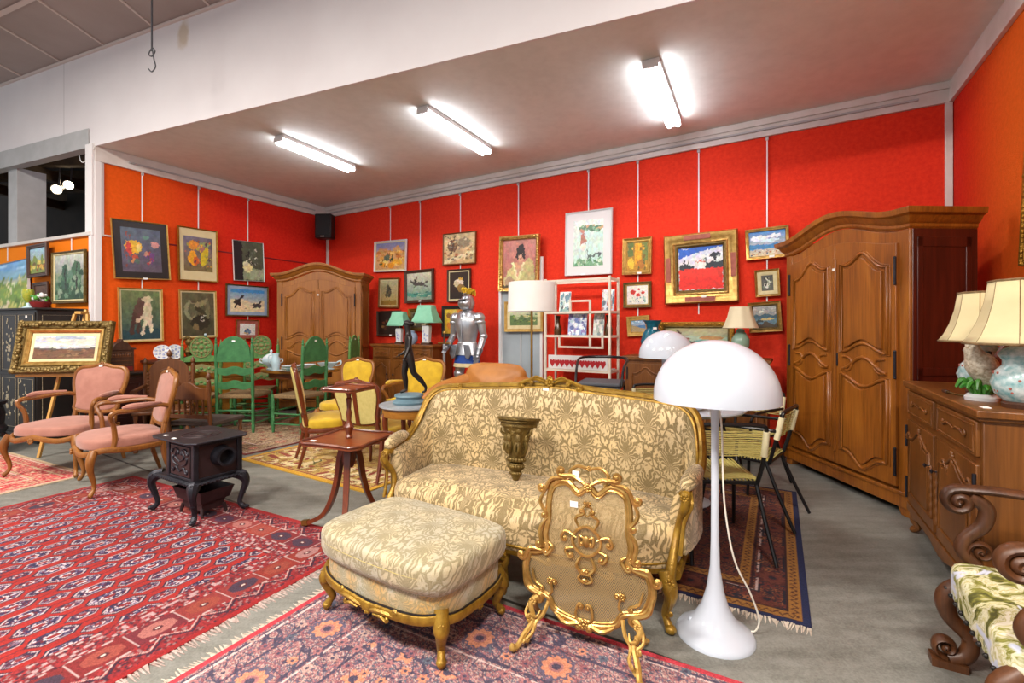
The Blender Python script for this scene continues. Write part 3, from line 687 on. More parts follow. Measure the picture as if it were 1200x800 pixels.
picture('white framed print of a figure beside a pale green lake, highest picture on the wall', WB, [(662, 250), (717, 242.5), (717, 321), (662, 323)],
        [('bg', '#b8d8c8', '#dce8e2'), ('r', .15, .1, 1, .75, '#c0dcd2'), ('h', .12, .08, 3, '#6a9a74'), ('r', .2, .78, 1, .86, '#5a8a6a'), ('e', .6, .83, .35, .05, '#4a7a5a'), ('s', 16, .2, .75, .98, .9, .06, .5, ['#7aa888', '#3a6a50', '#c8a070']), ('e', .3, .75, .07, .05, '#c07a60'), ('e', .32, .55, .09, .16, '#a86a58'), ('e', .34, .42, .07, .1, '#e8e0d0'), ('l', [(.5, .2), (.9, .25)], .03, '#4a5a58'), ('l', [(.48, .15), (.48, .35)], .012, '#4a5a58'), ('s', 40, .05, .02, .95, .14, .03, 1, ['#4a8458', '#8ab088', '#c8dcc8'])], .02, .03, 'white_satin', .1, 'white_paint', seed=10, tagw=-.1)
picture('yellow and ochre still life in a gold frame, top of the column of three', WB, [(729, 280), (763, 276.5), (764, 321), (729, 322)],
        [('bg', '#b88420', '#8a7030'), ('r', .05, .5, .3, 1, '#5a6a34'), ('r', .38, .2, .7, .95, '#d8a020'), ('r', .75, .35, 1, 1, '#6a7a3a'), ('e', .2, .25, .15, .2, '#d8b030'), ('e', .68, .22, .15, .18, '#a86a20'), ('l', [(.5, .1), (.5, .9)], .03, '#c87a1c'), ('s', 14, .05, .05, .95, .9, .05, 1.4, ['#e0b840', '#7a5a20', '#4a5a2c', '#c8902a'])], .03, .04, 'gold', seed=5, inner=(.025, 'gilt_pale'), tagw=.1)
picture('red poppies on white in a bronze gold frame, middle of the column of three', WB, [(730, 331), (763, 329), (763, 360), (730, 361)],
        [('bg', '#dfe0d8', '#e6e4dc'), ('e', .3, .65, .13, .12, '#c42a22'), ('e', .55, .5, .11, .09, '#c8322a'), ('e', .78, .62, .1, .08, '#b8261e'), ('e', .58, .8, .06, .05, '#c42a22'), ('s', 22, .1, .12, .9, .4, .025, 2, ['#4a8a90', '#6aa0a8', '#3a6a70', '#8ab0a0'])], .034, .035, 'gold_dark', seed=5, inner=(.012, 'gilt_pale'))
picture('small seaside picture in a wide pale gold frame, lowest of the column of three', WB, [(734, 371), (761.5, 369), (761, 393), (734.5, 394.5)],
        [('bg', '#c0a878', '#7ab0d8'), ('h', .55, .03, 1, '#4a7aa8'), ('p', [(0, 0), (0, .6), (.3, .5), (1, .2), (1, 0)], '#a8946a'), ('s', 12, 0, .7, 1, .95, .08, .4, ['#e6eef2', '#a8c8e0'])], .055, .03, 'gilt_pale', seed=3)
picture('painting of a red field and white house in a wide gold and red frame', WB, [(777, 277), (864, 267), (866, 353), (779, 357)],
        [('bg', '#d82818', '#2a58b0'), ('R', 0, .48, 1, 1, '#e0e2e6'), ('h', .95, .02, 1, '#dcdee4'), ('p', [(0, .72), (0, 1), (1, 1), (1, .9), (.6, .8), (.3, .83)], '#2a5cba'), ('p', [(0, .66), (0, .76), (.4, .86), (1, .96), (1, .85), (.5, .8)], '#cfd6e4'), ('p', [(0, .48), (0, .6), (.2, .63), (.35, .55), (.6, .58), (.8, .66), (1, .63), (1, .5)], '#26303a'), ('l', [(.12, .55), (.12, .72)], .014, '#1e2630'), ('l', [(.23, .55), (.23, .7)], .014, '#1e2630'), ('l', [(.63, .58), (.63, .74)], .018, '#1e2630'), ('e', .82, .78, .12, .05, '#1e2630'), ('l', [(.84, .65), (.82, .8)], .01, '#1e2630'), ('r', .36, .49, .6, .65, '#e8e4e2'), ('p', [(.34, .65), (.48, .7), (.62, .67), (.62, .64)], '#c8503a'), ('R', 0, 0, 1, .48, '#dc2416'), ('R', 0, .3, 1, .49, '#e02c1c')], .125, .06, 'gold', seed=2, inner=(.035, 'gold_dark'), tagw=.05, res=80)
picture('blue beach picture in a gold frame, upper left of the tall armoire', WB, [(873, 269), (925, 263), (925, 300), (874, 305.5)],
        [('bg', '#d8c8a0', '#3a86cc'), ('r', 0, .28, 1, .48, '#3a80b8'), ('e', .3, .72, .25, .1, '#dfe8f0'), ('e', .7, .78, .2, .08, '#e8eef4'), ('e', .55, .62, .3, .06, '#cfe0ee'), ('s', 40, .05, .05, .95, .3, .02, 1.2, ['#b0703a', '#e8e0d0', '#8a4a30', '#3a5a7a', '#d8a878'])], .035, .04, 'gold', seed=4, tagw=.1)
picture('small dark bird picture with white slip in a gold frame beside the armoire', WB, [(884, 317), (914, 313.5), (914, 346.5), (885, 348)],
        [('bg', '#5a5a50', '#4a4c48'), ('e', .45, .35, .25, .2, '#d8d4c8'), ('l', [(.3, .3), (.6, .8)], .06, '#2a2420'), ('l', [(.4, .8), (.75, .55)], .05, '#e0dccc'), ('s', 14, .1, .1, .9, .9, .06, 1, ['#8a8a70', '#2e2a24', '#6a7a60'])], .026, .035, 'gold', seed=4, inner=(.04, 'cream_cloth'))
picture('harbour picture with boats in a gold frame, lowest one beside the armoire', WB, [(876, 355), (916, 351.5), (916, 388), (878, 390)],
        [('bg', '#6a6048', '#a8a8a4'), ('h', .6, .06, 2, '#3a5a68'), ('h', .42, .05, 2, '#5a7a88'), ('e', .6, .38, .3, .06, '#c8b070'), ('e', .25, .3, .2, .06, '#2e3a3a'), ('h', .2, .1, 2, '#4a3e2c'), ('s', 20, 0, .6, 1, .95, .1, .4, ['#c0bcb4', '#8a8e90', '#d0ccc0'])], .03, .04, 'gold', seed=7, inner=(.02, 'gold_dark'))
picture('small landscape in a pale gilt frame with white mount hung behind the drum lamp', WB, [(590, 353.5), (636, 351), (636, 389), (591, 388.5)],
        [('bg', '#8a9a50', '#c8ccb0'), ('h', .5, .2, 3, '#5a7040'), ('s', 26, 0, .1, 1, .6, .05, .6, ['#6a8a3a', '#a89a58', '#3a5030', '#c8c080'])], .042, .03, 'gilt_pale', .05, 'cream_cloth', seed=6, off=.11)
# red bands of the wide gold frame are parts of it
for o in list(COL.objects):
    if o.name.startswith('framed_picture') and o['label'].startswith('painting of a red field'):
        bb = [c for c in o.children if c.name.startswith('frame')][0]; w = max(v.co.x for v in bb.data.vertices); h = max(v.co.z for v in bb.data.vertices)
        for x0, z0, x1, z1 in ((-.42*w, h-.075, .3*w, h-.022), (-.42*w, -h+.022, .4*w, -h+.075), (-w+.022, -.35*h, -w+.075, .35*h), (w-.075, -.3*h, w-.022, .35*h)):
            MB().box(x0, -.0605, z0, x1, -.03, z1).obj('red_band', 'terracotta', o)
# right wall: edge of a gilt frame
picture('carved gilt frame on the right wall, cut off by the edge of the photo', WR, [(1196, 190), (1290, 120), (1290, 330), (1196, 300)], [('bg', '#8a6a30', '#b08a40'), ('n', 5, .4)], .05, .04, 'gold_leaf', carve=.03, seed=4)
# ---------------------------------------------------------------- rugs
def rug(name, label, origin, du, Lu, Lv, fn, nu, nv, loc_z=.0, fr=None, frd=None, edge='velvet_red', th=.0085, seed=1):
    """origin corner; du = unit direction of u; v runs 90 deg counter-clockwise from u"""
    rz = math.atan2(du[1], du[0])
    t = thing(name, label, 'rug', (origin[0], origin[1], loc_z), rz)
    u, v = np.meshgrid(np.linspace(0, Lu, nu), np.linspace(0, Lv, nv))
    c = np.clip(fn(u, v), 0, 1); h = (vnoise(u/Lu, v/Lv, 7, seed)-.5)*.003
    mb = MB(); mb.v = [(u[j, i], v[j, i], th+h[j, i]*min(1, min(i, j, nu-1-i, nv-1-j)/8)) for j in range(nv) for i in range(nu)]
    mb.f = [(j*nu+i, j*nu+i+1, (j+1)*nu+i+1, (j+1)*nu+i) for j in range(nv-1) for i in range(nu-1)]
    mb.col = np.concatenate([c, np.ones((nv, nu, 1))], 2).reshape(-1, 4)
    mb.obj('pile', 'rug', t, sharp=0)
    MB().box(-.002, -.002, .001, Lu+.002, Lv+.002, th-.004).obj('backing', edge, t)
    rs = random.Random(seed)
    for side in (fr or []):
        mb = MB(); L = Lv if side in ('u0', 'u1') else Lu; k = 0.0
        while k < L:
            l = rs.uniform(.03, .06) if not frd else rs.uniform(frd*.6, frd); w = rs.uniform(.006, .012); dx = rs.uniform(-.015, .015)
            if side == 'u0': q = [(0, k), (0, k+w), (-l, k+w*.6+dx), (-l, k+w*.3+dx)]
            elif side == 'u1': q = [(Lu, k), (Lu, k+w), (Lu+l, k+w*.6+dx), (Lu+l, k+w*.3+dx)]
            elif side == 'v0': q = [(k, 0), (k+w, 0), (k+w*.6+dx, -l), (k+w*.3+dx, -l)]
            else: q = [(k, Lv), (k+w, Lv), (k+w*.6+dx, Lv+l), (k+w*.3+dx, Lv+l)]
            z = rs.uniform(.004, .01); o = len(mb.v)
            mb.v += [(a, b, z if i < 2 else .0015) for i, (a, b) in enumerate(q)]+[(a, b, .0005) for a, b in q]
            mb.f += [(o, o+1, o+2, o+3), (o+7, o+6, o+5, o+4), (o, o+3, o+7, o+4), (o+1, o+5, o+6, o+2), (o+2, o+6, o+7, o+3), (o, o+4, o+5, o+1)]; k += rs.uniform(.008, .016)
        mb.obj('fringe', 'fringe' if not frd else 'fringe_dark', t, sharp=0)
    return t
def mixm(c, m, col):
    m = np.clip(m, 0, 1)[..., None]; return c*(1-m)+L3(col)*m
def hashn(i, j, s=0):
    return np.modf(np.abs(np.sin(i*12.9898+j*78.233+s*37.7)*43758.5453))[0]
def small(u, v, s, seed=0):
    """woven speckle cells"""
    i, j = np.floor(u/s), np.floor(v/s); return hashn(i, j, seed)
def lay(c, val, cols):
    k = len(cols)
    for n_, q in enumerate(cols):
        m = (val >= n_/k) & (val < (n_+1)/k); c[m] = L3(q)
    return c
# big red bokhara: u runs from the far end towards the hall (L), v across
LR, WR_ = 3.2, 2.86
def bok(u, v):
    c = np.zeros(u.shape+(3,)); c[:] = L3('#8f1a15'); c *= (.9+.25*vnoise(u/4, v/4, 25, 3))[..., None]
    bw = .42; iu, iv = u-bw, v-bw; Fu, Fv = LR-2*bw, WR_-2*bw
    field = (iu > 0)&(iu < Fu)&(iv > 0)&(iv < Fv)
    pu, pv = .262, .15
    def gul(ou, ov, a, b, colo):
        nonlocal c
        x = (iu/pu+ou) % 1-.5; y = (iv/pv+ov) % 1-.5; x, y = np.abs(x)*pu, np.abs(y)*pv
        d = np.maximum(y/b, x/a*.93+y/b*.42)
        m = field&(d < 1); c[m] = L3('#1c1830')
        m = field&(d < .9); c[m] = L3('#a89496')
        q = small(iu, iv, .0085, 4)
        m = field&(d < .8); c[m] = lay(np.zeros(u.shape+(3,)), q, colo)[m]
        q = small(iu, iv, .012, 8); m = field&(d < .38)&(q > .4); c[m] = L3('#c8b8b8')
        m = field&(d < .26); c[m] = L3('#7a1a20')
    gul(0, 0, .092, .05, ['#1c1838', '#5c5070', '#42203c', '#201c3c', '#b8a8b0', '#6a1820', '#2a2048'])
    gul(.5, .5, .064, .034, ['#2c1c3c', '#786478', '#6a2430', '#201a38', '#705060', '#4a1c30'])
    ln = field&(np.abs(((iv/pv) % 1)-.5) < .018); x = (iu/pu) % 1; c[ln&(np.abs(x-.5) > .31)] = L3('#5a1420')
    # border bands, distance to nearest edge
    e = np.minimum(np.minimum(u, LR-u), np.minimum(v, WR_-v)); along = np.where(np.minimum(u, LR-u) < np.minimum(v, WR_-v), v, u)
    b = e < bw
    q = small(along, e, .011, 7)
    c[b] = lay(np.zeros(u.shape+(3,)), q, ['#8a1c24', '#a02428', '#4a1c30', '#b03034', '#7a1820', '#96202a', '#a07474'])[b]
    m = b&(e < .035); c[m] = L3('#a81a1c')
    m = b&(e > .15)&(e < .29)
    k = np.floor(along/.2); w = (along/.2) % 1; cc = hashn(k, k*0, 3)
    box = lay(np.zeros(u.shape+(3,)), cc, ['#9a3024', '#8a2426', '#a84030', '#7a2430', '#983430']); c[m] = box[m]
    d = np.maximum(np.abs(w-.5)/.36, np.abs(e-.22)/.05); dd = np.maximum(d, (np.abs(w-.5)/.36+np.abs(e-.22)/.05)/1.4)
    mm = m&(dd < 1); cc2 = hashn(k, k*0+5, 9); c[mm] = lay(np.zeros(u.shape+(3,)), cc2, ['#b87068', '#a84c40', '#553048', '#b88480', '#4a3448', '#a04434'])[mm]
    mm = m&(dd < .3); c[mm] = L3('#5a1c28'); mm = m&(dd < .14); c[mm] = L3('#f0d8cc')
    m = b&(np.abs(w) < .03)&(e > .15)&(e < .29); c[m] = L3('#d0b4b0')
    for e0 in (.145, .295, .40): m = b&(np.abs(e-e0) < .007); c[m&(small(along, e*0, .022, 2) > .5)] = L3('#d0b4b0')
    z = np.abs(((along/.16) % 1)-.5)*.14
    m = b&(np.abs(e-.06-z) < .007); c[m] = L3('#3c1c34'); m = b&(np.abs(e-.078-z) < .004); c[m] = L3('#d8b0a8')
    m = b&(np.abs(e-.345) < .035)&(small(along, e, .018, 6) > .78); c[m] = L3('#c8a4a4')
    c[b] *= .7
    c *= .92
    sp = small(u, v, .0065, 12)[..., None]; return c*(.82+.36*sp)
BO = (-3.44, 4.31); du = (-.456, -.89)
rug('oriental_rug', 'large bright red oriental rug with rows of dark medallions, under the cast iron stove', BO, du, LR, WR_, bok, 560, 460, 0, ['v1'], .07, seed=3)
# pink and violet rug under the sofa front
LP_, WP_ = 2.3, 2.02
def flor(u, v, W, L, pal, edgec, bw=.5, seed=0, medal='#d8865c', ground='#b08078', sc=1.0):
    c = np.zeros(u.shape+(3,)); e = np.minimum(np.minimum(u, L-u), np.minimum(v, W-v)); al = np.where(np.minimum(u, L-u) < np.minimum(v, W-v), v, u)
    c[:] = L3(ground)
    n1 = vnoise(u/3, v/3, 60*.9, seed); n2 = vnoise(u/3, v/3, 47, seed+2); q = small(u+n1*.02, v+n2*.02, .012*sc, seed)
    s = np.sin(u*95/sc+n1*6)*np.sin(v*95/sc+n2*6)
    c = lay(c, np.clip(q*.7+.15*s+.15, 0, .999), pal)
    for e0 in (.05, .17, .36, .5): m = np.abs(e-e0*bw/.5) < .007; c[m] = L3(pal[0])
    for e0 in (.06, .38): m = np.abs(e-e0*bw/.5) < .005; c[m] = L3('#d8bcb4')
    # rosettes in the border
    k = .36; w = (al/k) % 1-.5; r = np.hypot(w*k, e-.265*bw/.5); ph = np.arctan2(e-.265*bw/.5, w*k)
    m = r < .075+.008*np.cos(ph*8); c[m] = L3(pal[1]); m = r < .062+.006*np.cos(ph*8); c[m] = L3(medal); m = (r < .062)&(q > .62); c[m] = L3('#e0a890')
    m = r < .024; c[m] = L3(pal[0]); m = r < .012; c[m] = L3('#e8c0a8')
    m = (np.abs(r-.1) < .006)&(q > .4); c[m] = L3(pal[2])
    # field flowers
    fld = e > bw
    x, y = (u/.2) % 1-.5, ((v/.2)+.5*np.floor(u/.2)) % 1-.5; r2 = np.hypot(x, y)*.2; p2 = np.arctan2(y, x); hh = hashn(np.floor(u/.2), np.floor(v/.2), 5)
    m = fld&(r2 < .04+.01*np.cos(p2*5+hh*6)); c[m] = L3(medal); m = fld&(r2 < .018); c[m] = L3(pal[0])
    if sc < .7:
        w1 = np.sin(u*52+2.2*np.sin(v*29)+n1*2)+np.sin(v*52+2.2*np.sin(u*31)+n2*2); m = np.abs(w1) < .13; c[m] = L3(pal[0]); m = np.abs(w1-.9) < .1; c[m] = L3(pal[5])
        g = .088; iu, iv = np.floor(u/g), np.floor(v/g+.5*np.floor(u/g)); x, y = (u/g) % 1-.5, ((v/g)+.5*np.floor(u/g)) % 1-.5; r3 = np.hypot(x, y)*g; h3 = hashn(iu, iv, 9); p3 = np.arctan2(y, x)
        m = (h3 > .3)&(r3 < .02+.005*np.cos(p3*6)); c[m] = lay(np.zeros(u.shape+(3,)), hashn(iu, iv, 2), [pal[5], medal, pal[2], pal[9], pal[7]])[m]; m = (h3 > .3)&(r3 < .008); c[m] = L3(pal[0])
        m = r < .07+.008*np.cos(ph*10); c[m] = L3(pal[1]); m = r < .058+.006*np.cos(ph*10); c[m] = L3(medal); m = r < .03; c[m] = L3(pal[5]); m = r < .018; c[m] = L3(pal[0])
    m = e < .028; c[m] = L3(edgec)
    sp = small(u, v, .006, 21)[..., None]; return c*(.8+.4*sp)
pal2 = ['#4a4058', '#62566e', '#94545c', '#b88a80', '#66566a', '#ac6a6a', '#c4a498', '#586070', '#9c5c60', '#bc968a']
rug('oriental_rug', 'faded pink and violet floral rug under the footstool and the gilt fire screen', (-.80, 2.725), (-.482, -.876), LP_, WP_, lambda u, v: (lambda c: np.where((np.minimum(np.minimum(u, LP_-u), np.minimum(v, WP_-v)) < .028)[..., None], c, c*.72+.16*c.mean(2, keepdims=True)*np.array([1.0, .97, 1.05])))(flor(u, v, WP_, LP_, pal2, '#b03440', .5, 3, sc=.62)), 560, 440, 0, ['v0'], seed=5)
pal3 = ['#1e1a2c', '#5a2420', '#7a3426', '#2a2230', '#8a4a2a', '#6a2c28', '#4a3834', '#a06038', '#3a2024', '#742e26']
def darkrug(u, v):
    W, L = 1.3, 2.02; c = flor(u, v, W, L, pal3, '#1c2448', .3, 8, '#74382a', '#6a3026', .6)
    e = np.minimum(np.minimum(u, L-u), np.minimum(v, W-v)); al = np.where(np.minimum(u, L-u) < np.minimum(v, W-v), v, u)
    for e0, w in ((.06, .026), (.29, .026)):
        m = np.abs(e-e0) < w; c[m] = L3('#b07a34'); m = m&(np.abs(e-e0-.012*np.sin(al*150)) < .006); c[m] = L3('#5a2a1c')
    for e0 in (.092, .25): m = np.abs(e-e0) < .006; c[m] = L3('#3a1014')
    c *= .55; m = e < .03; c[m] = L3('#141c40'); return c
ov = (2.334, 3.89)
rug('small_rug', 'small dark red and ochre rug with a blue edge under the corded metal chairs', ov, (-.489, -.872), 2.02, 1.3, lambda u, v: darkrug(u, 1.3-v) if False else darkrug(u, v), 330, 220, 0, ['u1'], seed=6, edge='rug_edge_blue').scale.y = -1
def leftrug(u, v):
    c = flor(u, v, 1.7, 2.6, ['#b8a080', '#a83038', '#c0424a', '#d0b090', '#b82830', '#8a4040', '#c89a84', '#a04a44'], '#b8a484', .42, 15, '#b82830', '#b03038')
    e = np.minimum(np.minimum(u, 2.6-u), np.minimum(v, 1.7-v)); m = (e > .5)&(vnoise(u/3, v/3, 20, 4) > .38); c[m] = L3('#c01c2c'); return c
rug('worn_rug', 'red and beige worn rug at the left edge beneath the pink armchair on the left', (-3.87, 4.36), (-.44, -.898), 2.6, 1.7, leftrug, 300, 200, 0, ['v1'], seed=9, edge='fringe').scale.y = -1
def yel(u, v):
    c = np.zeros(u.shape+(3,)); c[:] = L3('#b89a54'); W, L = 2.3, 1.88; e = np.minimum(np.minimum(u, L-u), np.minimum(v, W-v))
    n = vnoise(u/3, v/3, 40, 3); c[n > .58] = L3('#cbb27a'); q = np.sin(u*24+6*vnoise(u/3, v/3, 12, 1))*np.sin(v*24+6*vnoise(u/3, v/3, 12, 2)); c[np.abs(q) < .07] = L3('#8a5a34')
    b = (e > .08)&(e < .42); c[b&(n > .5)] = L3('#d8c494'); c[b&(np.abs(q) > .72)] = L3('#8a4030'); c[b&(np.abs(q-.4) < .07)] = L3('#5a5a30')
    c[e < .045] = L3('#c8982c'); c[np.abs(e-.07) < .008] = L3('#8a3a28'); sp = small(u, v, .008, 2)[..., None]; return c*(.82+.36*sp)
rug('gold_rug', 'yellow gold floral rug under the yellow upholstered chairs', (-1.2, 3.87), (-.849, .528), 1.88, 2.3, lambda u, v: yel(u, v), 240, 260, 0, seed=11, edge='rug_gold').scale.y = -1
def beige(u, v):
    W, L = 2.2, 1.7; return flor(u, v, W, L, ['#5a4438', '#8a6a50', '#a8906c', '#b8a484', '#7a5040', '#988460', '#6a5a4c'], '#7a3028', .4, 17, '#9a5a44', '#98805c')
rug('beige_rug', 'beige and brown patterned rug under the green rush seated chairs', (-2.83, 5.02), (-.849, .528), 1.7, 2.2, beige, 240, 220, 0, seed=12, edge='rug_back').scale.y = -1
# ---------------------------------------------------------------- ornament helpers
def scroll_leaf(mb, P, r, curl=.03, sgn=1, ax=(1, 0, 0), ay=(0, 0, 1), rr=.006):
    """S stem ending in a small curl"""
    q = crv(P, 5); a, b = Vector(q[-2]), Vector(q[-1]); t = (b-a).normalized()
    ang = math.atan2(t.dot(Vector(ay)), t.dot(Vector(ax)))
    c = b+(Vector(ay)*cos(ang)-Vector(ax)*sin(ang))*curl*sgn
    sp = spiral(tuple(c), curl, 1.2, ang-sgn*pi/2, sgn, ax, ay, 14)
    n_ = len(q); P2 = q+sp[1:]; m = len(P2)
    mb.tube(P2, [r*(.5+.5*min(1, i/4)) if i < n_ else r*(1-.55*(i-n_)/(m-n_)) for i in range(m)], 6)
    mb.ell(tuple(c), r*1.15, 7, 5)
def rosette(mb, c, r, n=7, ax=(1, 0, 0), ay=(0, 0, 1), th=.4):
    nx = Vector(ax).cross(Vector(ay))
    for i in range(n):
        a = 2*pi*i/n; p = Vector(c)+(Vector(ax)*cos(a)+Vector(ay)*sin(a))*r*.62; mb.ell(tuple(p), (r*.36,)*3, 7, 5)
    mb.ell(c, r*.36, 8, 5)
def panel_mould(out, r, y, mb=None):
    """closed moulding following an (x,z) outline on a face at depth y"""
    mb = mb or MB(); mb.tube([(x, y, z) for x, z in out], r, 6, True); return mb
def arch_panel(x0, x1, z0, z1, top='serp', bot='flat', rise=.05, k=10):
    """outline with shaped top and bottom"""
    P = []; w = x1-x0
    def shp(t, kind):
        if kind == 'flat': return 0
        if kind == 'arch': return sin(pi*t)
        if kind == 'serp': return (.5-.5*cos(2*pi*t))*.8+.45*sin(pi*t)**8-.12*sin(3*pi*t)
        if kind == 'dip': return -(.5-.5*cos(2*pi*t))
        return 0
    for i in range(k+1): t = i/k; P.append((x0+w*t, z0-rise*shp(t, bot)))
    for i in range(k+1): t = 1-i/k; P.append((x0+w*t, z1+rise*shp(t, top)))
    return P
def shaped_panel(mbw, mbm, out, y, th=.008, r=.008):
    """raised field and its moulding"""
    c = np.mean(out, 0); inn = [(c[0]+(x-c[0])*.84, c[1]+(z-c[1])*.9) for x, z in out]
    mbw.prism(inn, y-th, y); panel_mould(out, r, y-.002, mbm)
# ---------------------------------------------------------------- case furniture
def armoire(label, loc, rz, w, d, h, rise, mat, name='armoire', side=None):
    t = thing(name, label, 'wardrobe', loc, rz); y = 0
    zb, ct = .17, .13
    def topz(x): u = x/(w/2); return h-ct+rise*(max(0, cos(pi*min(1, abs(u)/.98)/1.0)*.5+.5))
    N = 24; xs = [-w/2+w*i/N for i in range(N+1)]
    body = MB().prism([(-w/2, .06), (w/2, .06)]+[(x, topz(x)) for x in xs[::-1]], .02, d)
    body.box(-w/2, 0, .06, -w/2+.09, .02, h-ct); body.box(w/2-.09, 0, .06, w/2, .02, h-ct)
    # side panels
    front = body
    for s in (-1, 1):
        body = MB(); body.box(min(s*w/2, s*(w/2+.006)), .02, .15, max(s*w/2, s*(w/2+.006)), d, h-ct)
        for z0, z1 in ((.2, .95), (1.07, h-.26)):
            x = s*w/2; body.box(min(x, x+s*.012), .05, z0-.07, max(x, x+s*.012), .09, z1+.07); body.box(min(x, x+s*.012), d-.09, z0-.07, max(x, x+s*.012), d-.05, z1+.07)
            body.box(min(x, x+s*.012), .05, z1, max(x, x+s*.012), d-.05, z1+.07); body.box(min(x, x+s*.012), .05, z0-.07, max(x, x+s*.012), d-.05, z0)
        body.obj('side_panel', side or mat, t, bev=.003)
    body = front
    # frieze
    body.prism([(-w/2+.09, h-ct-.1)]+[(w/2-.09, h-ct-.1)]+[(x*(1-.18/w), topz(x)) for x in xs[::-1]], .005, .03)
    body.obj('carcass', mat, t, bev=.004)
    # cornice: swept moulding along front arch and sides
    prof = [(0, 0), (.012, .015), (.012, .035), (.03, .05), (.05, .085), (.075, .1), (.08, .125), (.08, .14), (0, .14)]
    path = [(-w/2, d, h-ct, -1, 0), (-w/2, 0, h-ct, -.75, -.75)]+[(x, 0, topz(x), 0, -1) for x in xs[1:-1]]+[(w/2, 0, h-ct, .75, -.75), (w/2, d, h-ct, 1, 0)]
    MB().loft([[(px+nx*o*(1.33 if abs(nx) == .75 else 1), py+ny*o*(1.33 if abs(ny) == .75 else 1), pz+q) for o, q in prof] for px, py, pz, nx, ny in path]).obj('cornice', mat, t, sharp=.5)
    b = MB().box(-w/2-.015, -.015, .06, w/2+.015, d, .15); b.box(-w/2-.025, -.025, .15, w/2+.025, d, .175)
    b.prism([(-w/2, .07), (-w/2, 0), (-w/2+.07, 0), (-w/2+.1, .06)], 0, .07).prism([(w/2, .07), (w/2, 0), (w/2-.07, 0), (w/2-.1, .06)], 0, .07)
    b.box(-w/2, d-.07, 0, -w/2+.07, d, .07).box(w/2-.07, d-.07, 0, w/2, d, .07)
    b.obj('base', mat, t, bev=.004)
    z0, z1 = .2, h-ct-.09
    for s in (-1, 1):
        xa, xb = (-w/2+.09, -.004) if s < 0 else (.004, w/2-.09)
        def dz(x): return z1+(topz(x)-(h-ct))*.75
        M = 12; xx = [xa+(xb-xa)*i/M for i in range(M+1)]
        dr = MB().prism([(xa, z0), (xb, z0)]+[(x, dz(x)) for x in xx[::-1]], -.022, .003).obj('door', mat, t, bev=.003)
        pw, pm = MB(), MB(); a, c = xa+.075, xb-.075; mid = (z0+z1)/2-.02
        ux = rise*.6
        for (q0, q1, tp, bt) in ((mid+.09, z1-.17, 'serp', 'dip'), (z0+.14, mid-.1, 'dip', 'serp')):
            P = arch_panel(a, c, q0, q1, tp, bt, .075, 16)
            if tp == 'serp': P = [(x, z+(dz(x)-z1)*.8 if z > q1-.02 else z) for x, z in P]
            shaped_panel(pw, pm, P, -.022, .018, .0135)
            panel_mould([(x+(a+c)/2*0, z) for x, z in [((a+c)/2+(x-(a+c)/2)*1.12, (q0+q1)/2+(z-(q0+q1)/2)*1.035) for x, z in P]], .006, -.023, pm)
        # central cartouche with two lobes
        C = (a+c)/2; hw = (c-a)/2
        pm.tube([(C+hw*(1-.0)*k, -.026, mid+.055*cos(pi*k*1.0)*1.0-.0) for k in np.linspace(-1, 1, 15)], .014, 6)
        for q in (-1, 1):
            cx = C+q*hw*.72
            pm.cur([(cx+q*.05, -.026, mid+.05, .010), (cx-q*.03, -.026, mid+.04, .011), (cx-q*.05, -.026, mid-.01, .011), (cx-q*.02, -.026, mid-.055, .011), (cx+q*.05, -.026, mid-.06, .010)], 6)
        pw.obj('panel', mat, dr, bev=.004); pm.obj('panel_moulding', mat, dr, sharp=1.2)
        hx = xa if s < 0 else xb
        hg = MB()
        for z in (z0+.18, (z0+z1)/2, z1-.2): hg.tube([(hx, -.03, z-.09), (hx, -.03, z+.09)], .009); hg.ell((hx, -.03, z+.095), .011, 8, 5).ell((hx, -.03, z-.095), .011, 8, 5)
        hg.obj('hinge', 'black_iron', dr)
    MB().box(-.018, -.034, .3, .018, -.02, z1-.02).obj('astragal', mat, t, bev=.006)
    MB().cb((.03, -.026, (z0+z1)/2), (.014, .008, .11)).obj('escutcheon', 'black_iron', t, bev=.003)
    MB().cb((.0, -.036, z1-.12), (.03, .003, .022)).obj('price_tag', 'tag_white', t)
    return t
